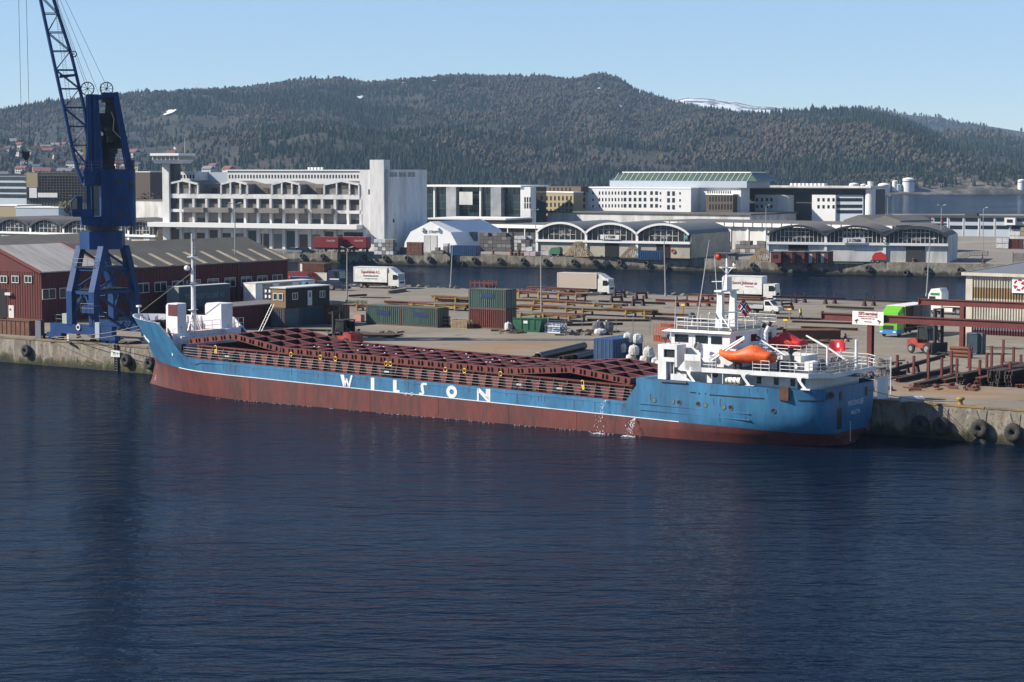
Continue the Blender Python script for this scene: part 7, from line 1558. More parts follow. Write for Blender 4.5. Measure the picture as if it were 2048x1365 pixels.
# wire fence behind the skip, loose debris on the yard
fa, fb_ = ground(1096, 668), ground(1300, 667); t = thing('wire_fence', 'thin wire fence with steel posts behind the blue pallets and bundles', 'fence', fa, math.atan2(fb_[1] - fa[1], fb_[0] - fa[0])); L = float(np.linalg.norm(fb_ - fa))
for k in range(7): MB().cyl((k * L / 6, 0, 0), (k * L / 6, 0, 2.2), .035, n=5).build('post', M_galv, t)
mb = MB()
for z in (.3, .9, 1.5, 2.1): mb.cyl((0, 0, z), (L, 0, z), .012, n=4)
mb.build('wire', M_galv, t)
for i, (x0, x1, y0, y1, n_, m_, lab) in enumerate([(1000, 1060, 662, 668, 26, M_woodd, 'scraps of dark timber in front of the green skip'), (1120, 1230, 664, 672, 40, M_rustd, 'rusty scrap pieces along the wire fence'), (1745, 1800, 720, 765, 34, M_woodd, 'scrap timber and dunnage beside the ship stern'), (1770, 1960, 772, 784, 30, M_crust, 'orange rust scraps in front of the beam racks'), (640, 800, 662, 676, 24, M_woodd, 'planks and dunnage near the left forklift'), (1440, 1700, 672, 690, 46, M_rust, 'rusty offcuts behind the ship accommodation'), (100, 290, 672, 690, 26, M_rustd, 'loose gear lying round the crane bogies')]):
    mb = MB()
    for k in range(n_):
        q = ground(r_.uniform(x0, x1), r_.uniform(y0, y1)); a = r_.uniform(0, 3.1); L_ = r_.uniform(.2, 1.3); h = r_.uniform(.06, .3); d = np.array([math.cos(a), math.sin(a), 0]) * L_; mb.bar(q + [0, 0, h / 2], q + d + [0, 0, h / 2 + r_.uniform(0, .1)], r_.uniform(.1, .35), h)
    tag(mb.build('loose_debris', m_), lab, 'debris', kind='stuff')
# ================================================================ FAR QUAY: buildings
def bfr(pxa, da, pxb, db, z=3.0): return frame2(depth(pxa, 450, da), depth(pxb, 450, db), z)
M_bw = mat('render_white', (.70, .69, .68), .85, col2=(.48, .47, .46), scale=.25, lo=.46, hi=.78, fine=.10, fscale=1.2, stretch=(1, 1, .22))
M_bw2 = mat('panel_white', (.66, .66, .66), .7, fine=.04, fscale=.6)
M_bgrey = mat('infill_grey_brown', (.33, .30, .28), .85, col2=(.26, .23, .21), scale=.3, fine=.06)
M_bdark = mat('dark_panel', (.06, .06, .065), .6, fine=.1); M_bbrown = mat('brown_panel', (.13, .085, .06), .7, fine=.1); M_dgreen = mat('dark_green_door', (.04, .075, .065), .6, fine=.1)
M_vroof = mat('grey_vault_roof', (.19, .18, .17), .8, col2=(.15, .145, .135), scale=.15, fine=.06, fscale=1); M_vroofb = mat('bluish_vault_roof', (.22, .225, .23), .6, fine=.06)
M_cwall = mat('cream_wall', (.50, .46, .37), .8, col2=(.43, .39, .32), scale=.3, fine=.05); M_gwall = mat('pale_grey_wall', (.64, .63, .61), .8, fine=.07, col2=(.50, .49, .47), scale=.3, stretch=(1, 1, .3))
M_winb = mat('blue_black_glass', (.03, .04, .05), .08, fine=.3, fscale=.6, spec=.7); M_wint = mat('teal_glass', (.03, .07, .075), .08, fine=.35, fscale=.4, spec=.7); M_glgr = mat('green_glass_roof', (.10, .16, .13), .2, fine=.2, fscale=.5, spec=.6)
M_tgr = mat('white_cladding_painted_shade', (.30, .32, .35), .6, col2=(.45, .46, .48), scale=.1, fine=.1, fscale=.5); M_beige = mat('beige_render', (.40, .33, .20), .85, fine=.05); M_lblu = mat('pale_blue_cladding', (.42, .48, .56), .7, fine=.04, fscale=.5); M_fasc = mat('fascia_white', (.74, .74, .72), .6, fine=.04)
def bld(name, label, fr, cat='building', grp=None): return thing(name, label, cat, fr.o, fr.a, grp)
def wins(t, fr, pxs, pys, w_, h_, y=0., m=None, name='window', out=.06):
    for px in pxs:
        for py in pys:
            x, z = fr.xz(px, py, y); box(name, m or M_winb, t, x - w_ / 2, x + w_ / 2, y - out, y + .05, z - h_ / 2, z + h_ / 2)
# ---- white warehouse with gabled bays and control tower
f1 = bfr(336, 549.6, 720, 525.5); X1 = lambda px, py=430, y=0.: f1.xz(px, py, y)[0]; Z1 = lambda py, px=520, y=0.: f1.xz(px, py, y)[1]
b1 = bld('port_warehouse', 'big white concrete port warehouse with four gabled bays and a long canopy', f1, 'warehouse')
xl, xr = X1(336), X1(720); zc0, zc1 = Z1(456), Z1(447); zs = Z1(393)
box('core', M_bgrey, b1, xl + .2, xr, .75, 17.8, 0, zs - .3); box('ground_wall', M_bw, b1, xl - .5, xr, .3, .74, 0, zc0)
box('canopy', M_fasc, b1, X1(308), X1(725), -3.2, .6, zc0, zc1)
for z0, z1 in ((Z1(398), Z1(389)), (Z1(426), Z1(420))): box('floor_slab', M_bw, b1, xl, xr, -.15, .75, z0, z1)
bays = [336 + 25.7 * k for k in range(16)]
for k, px in enumerate(bays):
    x = X1(px); box('column', M_bw, b1, x - .35, x + .35, -.1, .74, zc1, Z1(426)); box('column', M_bw, b1, x - .35, x + .35, -.1, .74, Z1(420), Z1(398)); box('column', M_bw, b1, x - .45, x + .45, -.1, .29, 0, zc0)
    if k < 15:
        xm = X1(px + 12.8); dk_ = k % 2 == 1
        box('loading_door' if k > 4 else 'brick_panel', [M_dgreen, M_bbrown, M_bgrey][(k * 7) % 3] if k > 3 else M_bbrown, b1, xm - 1.2, xm + 1.2, .18, .29, .1 if k > 4 else .4, Z1(468) if k % 3 else Z1(462))
        box('bay_window', M_bbrown if k % 4 else M_winb, b1, xm - 1.1, xm + 1.1, .65, .74, Z1(408), Z1(401)); 
        if k % 3 == 2: box('bay_window', M_winb, b1, xm - 1.2, xm + 1.2, .65, .74, Z1(445), Z1(438))
for x0 in (369, 419, 471, 520, 571, 625):
    a, c = X1(x0, 420, -1.6), X1(x0 + 39, 420, -1.6); o = MB().prism([(a, 0), (c, 0), (c - .1, 1.25), (a - .3, 1.25)], -1.9, -.2, 'y').build('balcony', M_bgrey, b1); o.location = (0, 0, Z1(426))
for g0, g1 in ((336.6, 397), (443.4, 495.8), (545.3, 599.7), (649.5, 718.7)):
    a, c = X1(g0), X1(g1); zb, ze, zp = Z1(389), Z1(369), Z1(362); mdl = (a + c) / 2
    g = MB().prism([(a, zb), (c, zb), (c, ze), (mdl, zp), (a, ze)], .3, 13, 'y').build('gabled_bay', M_bgrey, b1)
    mb = MB(); mb.bar((a, -.05, ze), (mdl, -.05, zp), .5, .5); mb.bar((c, -.05, ze), (mdl, -.05, zp), .5, .5); 
    for f in (0, .36, .73, 1): x = a + (c - a) * f; mb.box(x - .2, x + .2, -.25, .29, zb, ze + (zp - ze) * (1 - abs(f - .5) * 2) - .2)
    mb.build('gable_frame', M_bw, g); box('gable_window', M_bbrown, g, a + (c - a) * .38, c - (c - a) * .28, .2, .31, zb + 1.6, zb + 2.7); box('gable_window', M_bbrown, g, a + (c - a) * .76, c - .5, .2, .31, zb + 1.6, zb + 2.7)
    mb = MB(); mb.bar((mdl, .2, zp - .3), (mdl + 1.2, -1.6, zp - 1.6), .12); mb.build('hoist_beam', M_bdark, g)
for px in (424, 526, 632): x = X1(px, 382, 4); box('recess_door', M_bbrown, b1, x, x + 1.7, 3.9, 4.05, Z1(389, px, 4), Z1(376, px, 4))
box('recess_wall', M_bgrey, b1, xl + 3, xr, 4.06, 4.4, zs, Z1(368, 520, 4)); box('recess_roof', M_vroof, b1, xl, xr, 4.41, 12, Z1(371, 520, 4), Z1(369, 520, 4))
ya = 9.5; box('attic', M_bw2, b1, X1(455, 350, ya), X1(742, 350, ya), ya, 17, zs, Z1(342, 600, ya)); box('attic', M_bw2, b1, X1(352, 350, 6), X1(391, 350, 6), 6, 12, zs, Z1(344, 370, 6)); box('attic_link', M_lblu, b1, X1(391, 350, 12), X1(456, 350, 12), 12, 16, zs, Z1(345, 420, 12))
for px in np.arange(459, 736, 6.1): x = X1(px, 352, ya); box('attic_window', M_winb, b1, x - .22, x + .22, ya - .05, ya + .02, Z1(357, px, ya), Z1(350, px, ya))
for px in np.arange(357, 390, 6): x = X1(px, 352, 6); box('attic_window', M_winb, b1, x - .22, x + .22, 5.95, 6.02, Z1(357, px, 6), Z1(350, px, 6))
box('attic_coping', M_fasc, b1, X1(454, 343, ya) - .3, X1(742, 343, ya), ya - .35, 17, Z1(342, 600, ya), Z1(340, 600, ya))
for k in range(5): x = X1(617 + k * 6.5, 338, 12); box('roof_vent', M_fasc, b1, x - .25, x + .25, 12, 12.6, Z1(341, 620, 12) - .1, Z1(335, 620, 12))
xc = X1(777); yb = f1.yz(853.8, 400, xc)[0]; zt = Z1(340, 740)
eb = box('end_block', M_bw, b1, xr + .02, xc, -.02, yb, 0, zt)
for px in (905, 997, 1088):
    p = 600 + px / 5.055
    for k in range(6): y, z = f1.yz(p + 1 + k * 2.6, 349.5, xc); box('louvre', M_winb, eb, xc, xc + .05, y - .22, y + .22, z - .6, z + .6)
y, z = f1.yz(787, 442, xc); box('small_window', M_winb, eb, xc, xc + .06, y - .4, y + .4, z - .45, z + .45); box('small_window', M_winb, eb, X1(737), X1(740), -.08, 0, Z1(388), Z1(378)); box('small_window', M_winb, eb, X1(748), X1(753), -.08, 0, Z1(467), Z1(461))
box('lift_tower', M_bw, b1, X1(743), X1(771), -.8, 2.6, 0, Z1(320, 760)); box('side_canopy_wall', M_fasc, b1, X1(688), X1(735), -.6, -.03, Z1(480), Z1(457)); box('office_windows', M_winb, b1, X1(690), X1(728), -.66, -.605, Z1(470), Z1(462))
ct_x = X1(328); box('tower_stem', M_bw, b1, ct_x, X1(341), -.6, 3.4, 0, Z1(328, 340)); box('tower_shade_face', M_bdark, b1, X1(341) + .01, X1(350), .2, 3, 0, Z1(328, 340))  # dark slab stands in for the shaded right side of the stem
mb = MB(); a, c = X1(315, 320), X1(372, 320); z0, z1, z2, z3 = Z1(327.5, 340), Z1(320, 340), Z1(312, 340), Z1(307, 340)
mb.hexa([(a + .8, -2.6, z0), (c - .8, -2.6, z0), (c - .8, 3.6, z0), (a + .8, 3.6, z0), (a + .2, -3.2, z1), (c - .2, -3.2, z1), (c - .2, 4.2, z1), (a + .2, 4.2, z1)]); cab = mb.build('control_room', M_bw, b1); box('control_glass', M_winb, cab, a + .5, c - .5, -2.9, 4.0, z1, z2); box('control_roof', M_fasc, cab, a, c, -3.5, 4.5, z2, z3)
for k in range(7): x = a + .5 + (c - a - 1) * k / 6; box('mullion', M_fasc, cab, x - .08, x + .08, -2.96, -2.9, z1, z2)
MB().cyl((X1(365, 310), 1, z3), (X1(366, 270), 1, Z1(268, 366)), .06, n=5).build('aerial', M_fasc, b1); MB().ball((X1(350, 300), 0, Z1(297, 350)), .35).build('radome', M_fasc, b1)
# ---- arched warehouses
def arched(label, fr, pxs, py_spring, py_peak, py_beam, dep, m_roof, m_wall, doors=(), sign=None, nm=9, grp='arched warehouses'):
    t = bld('arched_warehouse', label, fr, 'warehouse', grp); zs = fr.z(pxs[0], py_spring); zp = fr.z((pxs[0] + pxs[1]) / 2, py_peak); zb = fr.z(pxs[0], py_beam); xs = [fr.x(p, py_spring) for p in pxs]
    box('front_wall', m_wall, t, xs[0], xs[-1], 0, .3, 0, zb - .3); box('beam', M_fasc, t, xs[0] - .3, xs[-1] + .2, -.6, .31, zb - .3, zb + .25); box('back_hall', m_wall, t, xs[0] + .1, xs[-1] - .2, 1.2, dep, 0, zs)
    ew = box('end_wall', m_wall, t, xs[-1] - .19, xs[-1] + .15, .4, dep, 0, zs + .2)
    for k, (a, c) in enumerate(zip(xs[:-1], xs[1:])):
        n = 14; arc = [(a + (c - a) * i / n, zs + (zp - zs) * (1 - (2 * i / n - 1) ** 2) ** .82) for i in range(n + 1)]
        mb = MB(); vs = [(x, y, z + d) for x, z in arc for y in (-.7, dep) for d in (0, .28)]
        mb.add(vs, [f for i in range(n) for f in ((4 * i, 4 * i + 4, 4 * i + 6, 4 * i + 2), (4 * i + 1, 4 * i + 3, 4 * i + 7, 4 * i + 5), (4 * i, 4 * i + 1, 4 * i + 5, 4 * i + 4))]); v = mb.build('vault_roof', m_roof, t, smooth=False)
        mb = MB()
        for (p, q) in zip(arc[:-1], arc[1:]): mb.bar((p[0], -.72, p[1] + .1), (q[0], -.72, q[1] + .1), .14, .5)
        mb.build('arch_rim', M_fasc if m_roof is M_vroofb else M_bdark, v)
        g = MB().prism([(a + .3, zb + .26)] + [(a + .3 + (c - a - .6) * i / n, max(zb + .27, zs - .05 + (zp - zs - .25) * (1 - (2 * i / n - 1) ** 2) ** .82)) for i in range(n + 1)] + [(c - .3, zb + .26)], .2, .3, 'y').build('arch_glazing', M_winb, t)
        for i in range(1, nm):
            f = i / nm; x = a + (c - a) * f; zz = zs + (zp - zs) * (1 - (2 * f - 1) ** 2) ** .82 - .2
            if zz > zb + .5: box('mullion', M_gwall, g, x - .06, x + .06, .1, .199, zb + .26, zz)
        for f in (.36, .68): box('glazing_bar', M_gwall, g, a + (c - a) * (.16 + f * .18), c - (c - a) * (.16 + f * .18), .13, .198, zb + (zp - zb) * f, zb + (zp - zb) * f + .1)
        r_ = random.Random(k + int(a))
        for q in range(5):
            f = r_.uniform(.25, .7); x = a + (c - a) * f; z = zb + .4 + r_.random() * .6 * (zp - zb); box('pale_pane', M_bgrey, g, x, x + .8, .15, .195, z, z + .6)  # a few paler grey panes at random
        box('pier', M_fasc, t, a - .3, a + .3, -.35, -.002, 0, zs)
    for pa, pb_, pyt, m_ in doors: box('door', m_, t, fr.x(pa, 500), fr.x(pb_, 500), -.12, -.003, .02, fr.z(pa, pyt))
    if sign:
        px0, px1, py0, py1, s_ = sign; x0, z1 = fr.xz(px0, py0); x1, z0 = fr.xz(px1, py1); sb = box('name_board', M_lamp, t, x0 - .3, x1 + .3, -.9, -.75, z0 - .1, z1 + .1); text(s_, (z1 - z0) * .98, M_txtk, sb, ((x0 + x1) / 2, -.92, (z0 + z1) / 2), sx=.66, bold=.035)
    return t
fA = frame2(ground(1075, 511), ground(1380, 517.5)); tA = arched('arched warehouse with blue grey vaults and cream wall, the middle one across the basin', fA, (1075, 1173, 1275, 1380), 466, 447, 481, 26, M_vroofb, M_cwall, ((1210, 1237, 484, M_darkdoor), (1313, 1340, 486, M_darkdoor)), (1206, 1239, 470.5, 478.5, 'J. P. STRØM'))
fB = frame2(ground(1536, 521), ground(1895, 526)); tB = arched('arched warehouse with dark brown vaults and white wall, the right one across the basin', fB, (1536, 1652, 1770, 1895), 471, 453, 486, 21, M_vroof, M_gwall, ((1577, 1616, 490, M_darkdoor), (1812, 1850, 493, M_bdark)), (1690, 1729, 477, 486, 'J. P. STRØM'), 14)
x, z = fB.xz(1769, 482); MB().torus((x, -.8, z), (0, 1, 0), .38, .1, 16, 5).build('round_sign', M_bdark, tB); x, z = fA.xz(1346, 502); MB().torus((x, -.2, z), (0, 1, 0), .42, .13, 16, 5).build('life_ring', mat('life_ring_orange', (.6, .12, .05), .6), tA); x, z = fA.xz(1374, 475); box('number_sign', mat('sign_teal', (.05, .32, .28), .6), tA, x - .5, x + .5, -.9, -.75, z - .5, z + .5)
text('17', .8, M_lamp, tA, (x, -.92, z))
fC = bfr(-4, 585, 130, 570); arched('arched warehouse with dark vaults at far left behind the crane', fC, (-70, -4, 62, 128, 194, 258, 312), 452, 437, 463, 30, M_vroof, M_cwall, ((4, 22, 470, M_gwall), (26, 40, 472, M_gwall), (44, 60, 471, M_dgreen), (68, 84, 470, M_gwall), (92, 108, 470, M_gwall), (250, 262, 468, M_gwall), (288, 300, 468, M_gwall)), None, 8)
# ---- white marquee hall
_d = ground(861, 503.8); mf = frame2(_d - FARQ.ex * 7.6, _d); t = bld('storage_tent', 'white fabric storage tent with grey door and lettering on its gable', mf, 'tent'); xw = 15.2; zk, zr_ = mf.z(817, 464), mf.z(860, 443.5)
Ld = mf.yz(1016, 470, xw)[0]; Ld = 30; M_tent = mat('tent_fabric', (.78, .78, .79), .6, fine=.03)
prof = [(0, 0), (xw * .02, zk * .45), (xw * .13, zk), (xw * .5, zr_), (xw * .87, zk), (xw * .98, zk * .45), (xw, 0)]
g = MB().prism(prof, 0, Ld, 'y').build('canopy', M_tent, t); x0, x1 = mf.x(848, 480), mf.x(874, 480); d = box('sliding_door', M_gwall, t, x0, x1, -.12, -.003, 0, mf.z(860, 471)); box('door_gap', M_bdark, d, (x0 + x1) / 2 - .04, (x0 + x1) / 2 + .04, -.14, -.121, 0, mf.z(860, 471))
text('L. P. STRØM', 1.0, M_txtk, t, ((x0 + x1) / 2, -.05, mf.z(862, 464.5)), sx=.8)
for px in (845, 876): x, z = mf.xz(px, 459); box('gable_lamp', M_fasc, t, x - .35, x + .35, -.5, -.003, z - .4, z + .4)
# ---- flat sheds, offices: (name, label, left px, depth, right px, depth, top py, building depth, wall, roof)
def slab(name, label, pa, da, pb_, db, pyt, dp, mw, mr, ov=.4, zbase=3.0, grp='flat roofed sheds', rise=0.):
    fr = bfr(pa, da, pb_, db, zbase); t = bld(name, label, fr, 'building', grp); x1 = fr.x(pb_, pyt); z1 = fr.z(pa, pyt)
    box('wall', mw, t, 0, x1, 0, dp, 0, z1); MB().hexa([(-ov, -ov, z1), (x1 + ov, -ov, z1), (x1 + ov, dp + ov, z1 + rise), (-ov, dp + ov, z1 + rise), (-ov, -ov, z1 + .45), (x1 + ov, -ov, z1 + .45), (x1 + ov, dp + ov, z1 + .45 + rise), (-ov, dp + ov, z1 + .45 + rise)]).build('roof', mr, t)
    return t, fr, x1, z1
t, fr, x1, z1 = slab('transit_shed', 'long white panelled shed behind the two arched warehouses', 1290, 552, 1790, 505, 445, 26, M_gwall, M_vroof, .6)
for k in range(14): box('wall_pier', M_fasc, t, k * x1 / 14, k * x1 / 14 + .7, -.25, -.003, 0, z1)
for k in range(26): box('eave_panel', M_fasc, t, k * x1 / 26 + .2, (k + 1) * x1 / 26 - .2, -1.1, -.7, z1 - .6, z1 + .35)
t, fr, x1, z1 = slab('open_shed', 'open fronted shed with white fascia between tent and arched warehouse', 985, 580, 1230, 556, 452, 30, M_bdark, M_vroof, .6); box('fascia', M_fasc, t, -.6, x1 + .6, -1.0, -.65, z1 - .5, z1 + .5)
for k in range(8): box('post', M_fasc, t, k * x1 / 7 - .12, k * x1 / 7 + .12, -.9, -.66, 0, z1 - .5)
slab('rear_shed', 'long low shed with dark roof in front of the white office block', 1095, 640, 1500, 600, 425, 30, M_gwall, M_vroof, .5); slab('rear_shed', 'low brown roofed shed before the dark office building', 1180, 690, 1460, 665, 415, 18, M_bbrown, M_bbrown, .3); slab('rear_shed', 'low shed with pale roof edge behind the white tent', 858, 610, 1010, 600, 439, 20, M_bdark, M_fasc, .3)
t, fr, x1, z1 = slab('zigzag_shed', 'pale shed with shallow twin gables left of the long blue building', 1690, 600, 1800, 588, 443, 18, M_lblu, M_vroof, .3)
for k in (0, 1): MB().prism([(k * x1 / 2, z1 + .46), ((k + 1) * x1 / 2, z1 + .46), ((k + .5) * x1 / 2, z1 + 1.9)], -.3, 18, 'y').build('gable_roof', M_vroof, t)
t, fr, x1, z1 = slab('quay_office', 'long pale blue terminal building at the right with two window rows', 1795, 650, 2120, 622, 434, 16, M_lblu, M_bdark, .3)
for py in (440, 455):
    for k, px in enumerate(np.arange(1850, 2080, 31)): x, z = fr.xz(px, py); box('window_band', M_winb, t, x - 2.0, x + 2.0, -.1, 0, z - .55, z + .55); box('white_pier', M_fasc, t, x + 2.2, x + 2.5, -.14, -.003, 0, z1)
x, z = fr.xz(2023, 443); box('oriel', M_bw2, t, x - 1.7, x + 1.7, -1.6, -.003, z - 1.1, z + 1.1); box('oriel_window', M_winb, t, x - .9, x + .9, -1.66, -1.605, z - .4, z + .6); x, z = fr.xz(1935, 425); box('roof_frame', M_bdark, t, x - 2, x + 2, 3, 5, z1 + .5, z1 + 1.4)
for px in (1852, 1884): x, z = fr.xz(px, 444); box('red_banner', M_redl, t, x - .3, x + .3, -.2, -.11, z - .7, z + .7)
# glass offices with white fins
fG = bfr(850, 645, 1062, 625); t = bld('glass_office_row', 'row of dark glass offices with white fins behind the white tent', fG); x1 = fG.x(1040, 400); z1 = fG.z(900, 374)
box('glazed_block', M_wint, t, -6, x1, 1.5, 16, 0, z1); box('roof', M_fasc, t, -6.5, x1 + .5, -.4, 17, z1, z1 + .5)
for pa, pb_ in ((893, 914), (982, 1004)): MB().prism([(fG.x(pa, 400), -.2), (fG.x(pb_, 400), -.6), (fG.x(pb_, 400), 2), (fG.x(pa, 400), 2)], 0, z1 - .02, 'z').build('white_tower', M_tgr, t)  # white towers coloured grey, their shade put into the cladding
for px in (866, 958): x = fG.x(px, 400); box('fin', M_fasc, t, x - .25, x + .25, .6, 1.49, 0, z1)
for px in np.arange(858, 1040, 9): x = fG.x(px, 400, 1.5); box('mullion', M_bdark, t, x - .06, x + .06, 1.4, 1.499, 0, z1 - .02)
for py in (390, 404, 418): z = fG.z(950, py, 1.5); box('floor_band', M_bdark, t, -6, x1, 1.42, 1.498, z - .15, z + .15)
x, z = fG.xz(933, 397); box('billboard', M_gwall, t, x - 2.4, x + 2.4, -.4, -.2, z - 2, z + 2); x = fG.x(1052, 400); box('white_stair_block', M_bw2, t, x1 + .02, x1 + 3.6, .2, 3.5, 0, z1); wins(t, fG, (1050, 1055, 1060), (400, 412), .5, 1.6, .2)
def office(label, pa, da, pb_, db, pyt, dp, m, pxs, pys, w_, h_, name='office_block', roofm=M_fasc):
    fr = bfr(pa, da, pb_, db); t = bld(name, label, fr, 'building', 'office blocks behind the quay'); x1 = fr.x(pb_, pyt); z1 = fr.z(pa, pyt); box('wall', m, t, 0, x1, 0, dp, 0, z1); box('roof', roofm, t, -.15, x1 + .15, -.15, dp, z1, z1 + .35); wins(t, fr, pxs, pys, w_, h_); return t, fr, x1, z1
t, fr, x1, z1 = office('beige office block with small paired windows left of the white block', 1072, 655, 1147, 640, 385, 4, M_beige, np.arange(1086, 1146, 8), (397, 410, 423), .75, 1.3); box('upper_storey', M_bbrown, t, -1, x1, 3, 6, z1 + .36, fr.z(1100, 373)); wins(t, fr, np.arange(1076, 1146, 8), (379,), .6, 1.0, 3.)
t, fr, x1, z1 = office('white office block with square dark windows and a green glass roof', 1145, 648, 1382, 622, 376.5, 19, M_bw2, (1157, 1167), (387, 400, 413), .95, 1.35); wins(t, fr, (1186,), (387, 400, 413), .55, .7); wins(t, fr, np.arange(1199, 1244, 6.4), (386.5, 399.5, 412), .45, 1.0); wins(t, fr, (1250, 1260, 1270, 1280, 1290, 1303, 1313), (386.5, 399.5, 412), .95, 1.1); wins(t, fr, (1337, 1347), (387.5, 401, 415), .95, 1.35); wins(t, fr, (1321, 1360), (387, 401, 413), .5, .7)
x0, xe = fr.x(1205, 370), fr.x(1480, 370); z2, z3 = fr.z(1300, 362, 4), fr.z(1300, 346, 6); box('grey_storey', M_lblu, t, x0, xe, 4, 18, z1 + .36, z2); MB().hexa([(x0 - 1, 5, z2), (xe + 3, 5, z2), (xe + 3, 18, z2), (x0 - 1, 18, z2), (x0 + 3, 7, z3), (xe - .5, 7, z3), (xe - .5, 16, z3), (x0 + 3, 16, z3)]).build('glass_roof', M_glgr, t)
box('ridge', M_fasc, t, x0 + 2.8, xe - .3, 6.8, 16, z3, z3 + .3)
for k in range(26): x = x0 + 1 + (xe - x0 - 1.5) * k / 25; MB().bar((x, 4.95, z2), (x + .6, 6.9, z3), .1).build('glazing_bar', M_fasc, t)
office('white office wing with brown panel right of the glass roofed block', 1382, 628, 1482, 617, 377, 5, M_bw2, np.arange(1416, 1462, 4.5), (386,), .35, 1.0)
t, fr, x1, z1 = office('brown panelled front box of the white office wing', 1412, 622, 1466, 616, 390, 5, M_bbrown, np.arange(1420, 1464, 6), (398, 414), .55, 1.6)
t, fr, x1, z1 = office('dark roofed office with curved white front and round tower', 1482, 640, 1752, 612, 377, 6, M_bdark, (), (), 1, 1); box('roof_overhang', M_gwall, t, -1, x1 + .3, -4, 6, z1 + .36, z1 + .9)
def cur(pa, pb_, pyt, y, m, pxs, pys, lab): x0, xx = fr.x(pa, 400, y), fr.x(pb_, 400, y); o = box(lab, m, t, x0, xx, y, -.003, 0, fr.z(pa, pyt, y)); wins(o, fr, pxs, pys, .75, 1.0, y)
cur(1510, 1556, 390, -2.5, M_bw2, (1514, 1524, 1534, 1543), (400, 413), 'white_front'); cur(1624, 1671, 390, -2.5, M_bw2, (1637, 1647, 1657, 1667), (400, 414), 'white_front'); cur(1671.5, 1726, 390, -1.6, M_lblu, np.arange(1675, 1725, 4.3), (400, 413, 424), 'grey_front')
mb = MB(); x0, xx = fr.x(1556, 400), fr.x(1588, 400); n = 8; mb.prism([(x0, -2.49)] + [(x0 + (xx - x0) * math.sin(R(90) * k / n), -2.49 * math.cos(R(90) * k / n)) for k in range(n + 1)] + [(x0, 0)], 0, fr.z(1556, 390), 'z'); mb.build('curved_front', M_bw2, t); x, r_ = fr.x(1744, 400), 1.5
MB().cyl((x, -1, 0), (x, -1, fr.z(1744, 371)), r_, n=20).build('round_tower', M_bw2, t); MB().cyl((x, -1, fr.z(1744, 371)), (x, -1, fr.z(1744, 363)), .9, n=16).build('tower_cap', M_bw2, t)
for k in range(9): xk = fr.x(1580 + k * 8, 372, 4); box('roof_light', M_fasc, t, xk, xk + .7, 4, 6, z1 + .91, z1 + 1.6)
# ---- left town buildings
t, fr, x1, z1 = office('grey blue office slab with window bands at far left', -60, 900, 58, 880, 352, 14, M_lblu, (), (), 1, 1, roofm=M_bdark)
for py in (357, 369, 381, 392): z = fr.z(20, py); box('window_band', M_winb, t, .5, x1 - .5, -.1, -.003, z - .9, z + .7)
t, fr, x1, z1 = office('building wrapped in green scaffolding netting left of the crane', 54, 860, 176, 850, 347, 16, mat('scaffold_netting', (.10, .105, .08), .9, col2=(.06, .06, .05), scale=.2, fine=.25, fscale=1.5), (), (), 1, 1, 'scaffolded_building', M_bbrown)
for py in np.arange(352, 398, 5.5): z = fr.z(100, py); box('scaffold_deck', M_bbrown, t, -.3, x1 + .3, -1.0, -.003, z - .12, z + .12)
for px in np.arange(56, 176, 6): x = fr.x(px, 370); box('scaffold_pole', M_bdark, t, x - .1, x + .1, -1.1, -1.002, 0, z1 + 1)
box('white_patch', M_bw2, t, fr.x(63), fr.x(78), -1.2, -1.12, fr.z(70, 396), fr.z(70, 376)); box('white_patch', M_bw2, t, fr.x(80), fr.x(119), -1.2, -1.12, fr.z(70, 395), fr.z(70, 386)); box('cream_net', M_beige, t, fr.x(58), fr.x(80), -1.2, -1.12, fr.z(70, 375), fr.z(70, 346))
office('low white store building behind the far left arches', 32, 640, 117, 634, 416, 12, M_lblu, (), (), 1, 1); office('low beige building at the far left edge behind the arches', -20, 660, 34, 655, 412, 12, M_beige, (), (), 1, 1); office('grey shed right of the crane cab behind the left arches', 270, 700, 330, 690, 402, 16, M_gwall, (), (), 1, 1, roofm=M_vroof); office('dark brick block behind the crane house', 262, 850, 300, 845, 345, 12, M_bbrown, (), (), 1, 1)
# ---- yellow tower crane jib in the town
q = depth(150, 296, 1300); t = thing('tower_crane', 'pale yellow tower crane jib over the hillside town behind the blue crane', 'crane', (q[0] + 6, q[1], 2.98), R(170)); MB().box(-.8, .8, -.8, .8, 0, q[2] + 1).build('tower', M_ochre, t); mb = MB()
for y in (-.5, .5): mb.bar((-4, y, q[2] - 3), (36, y, q[2] - 3), .25)
mb.bar((-4, 0, q[2] - 1.6), (36, 0, q[2] - 1.9), .25)
for k in range(30): mb.bar((-3 + k * 1.3, .5 * (-1) ** k, q[2] - 3), (-2.4 + k * 1.3, 0, q[2] - 1.7), .15)
mb.build('jib', M_ochre, t)
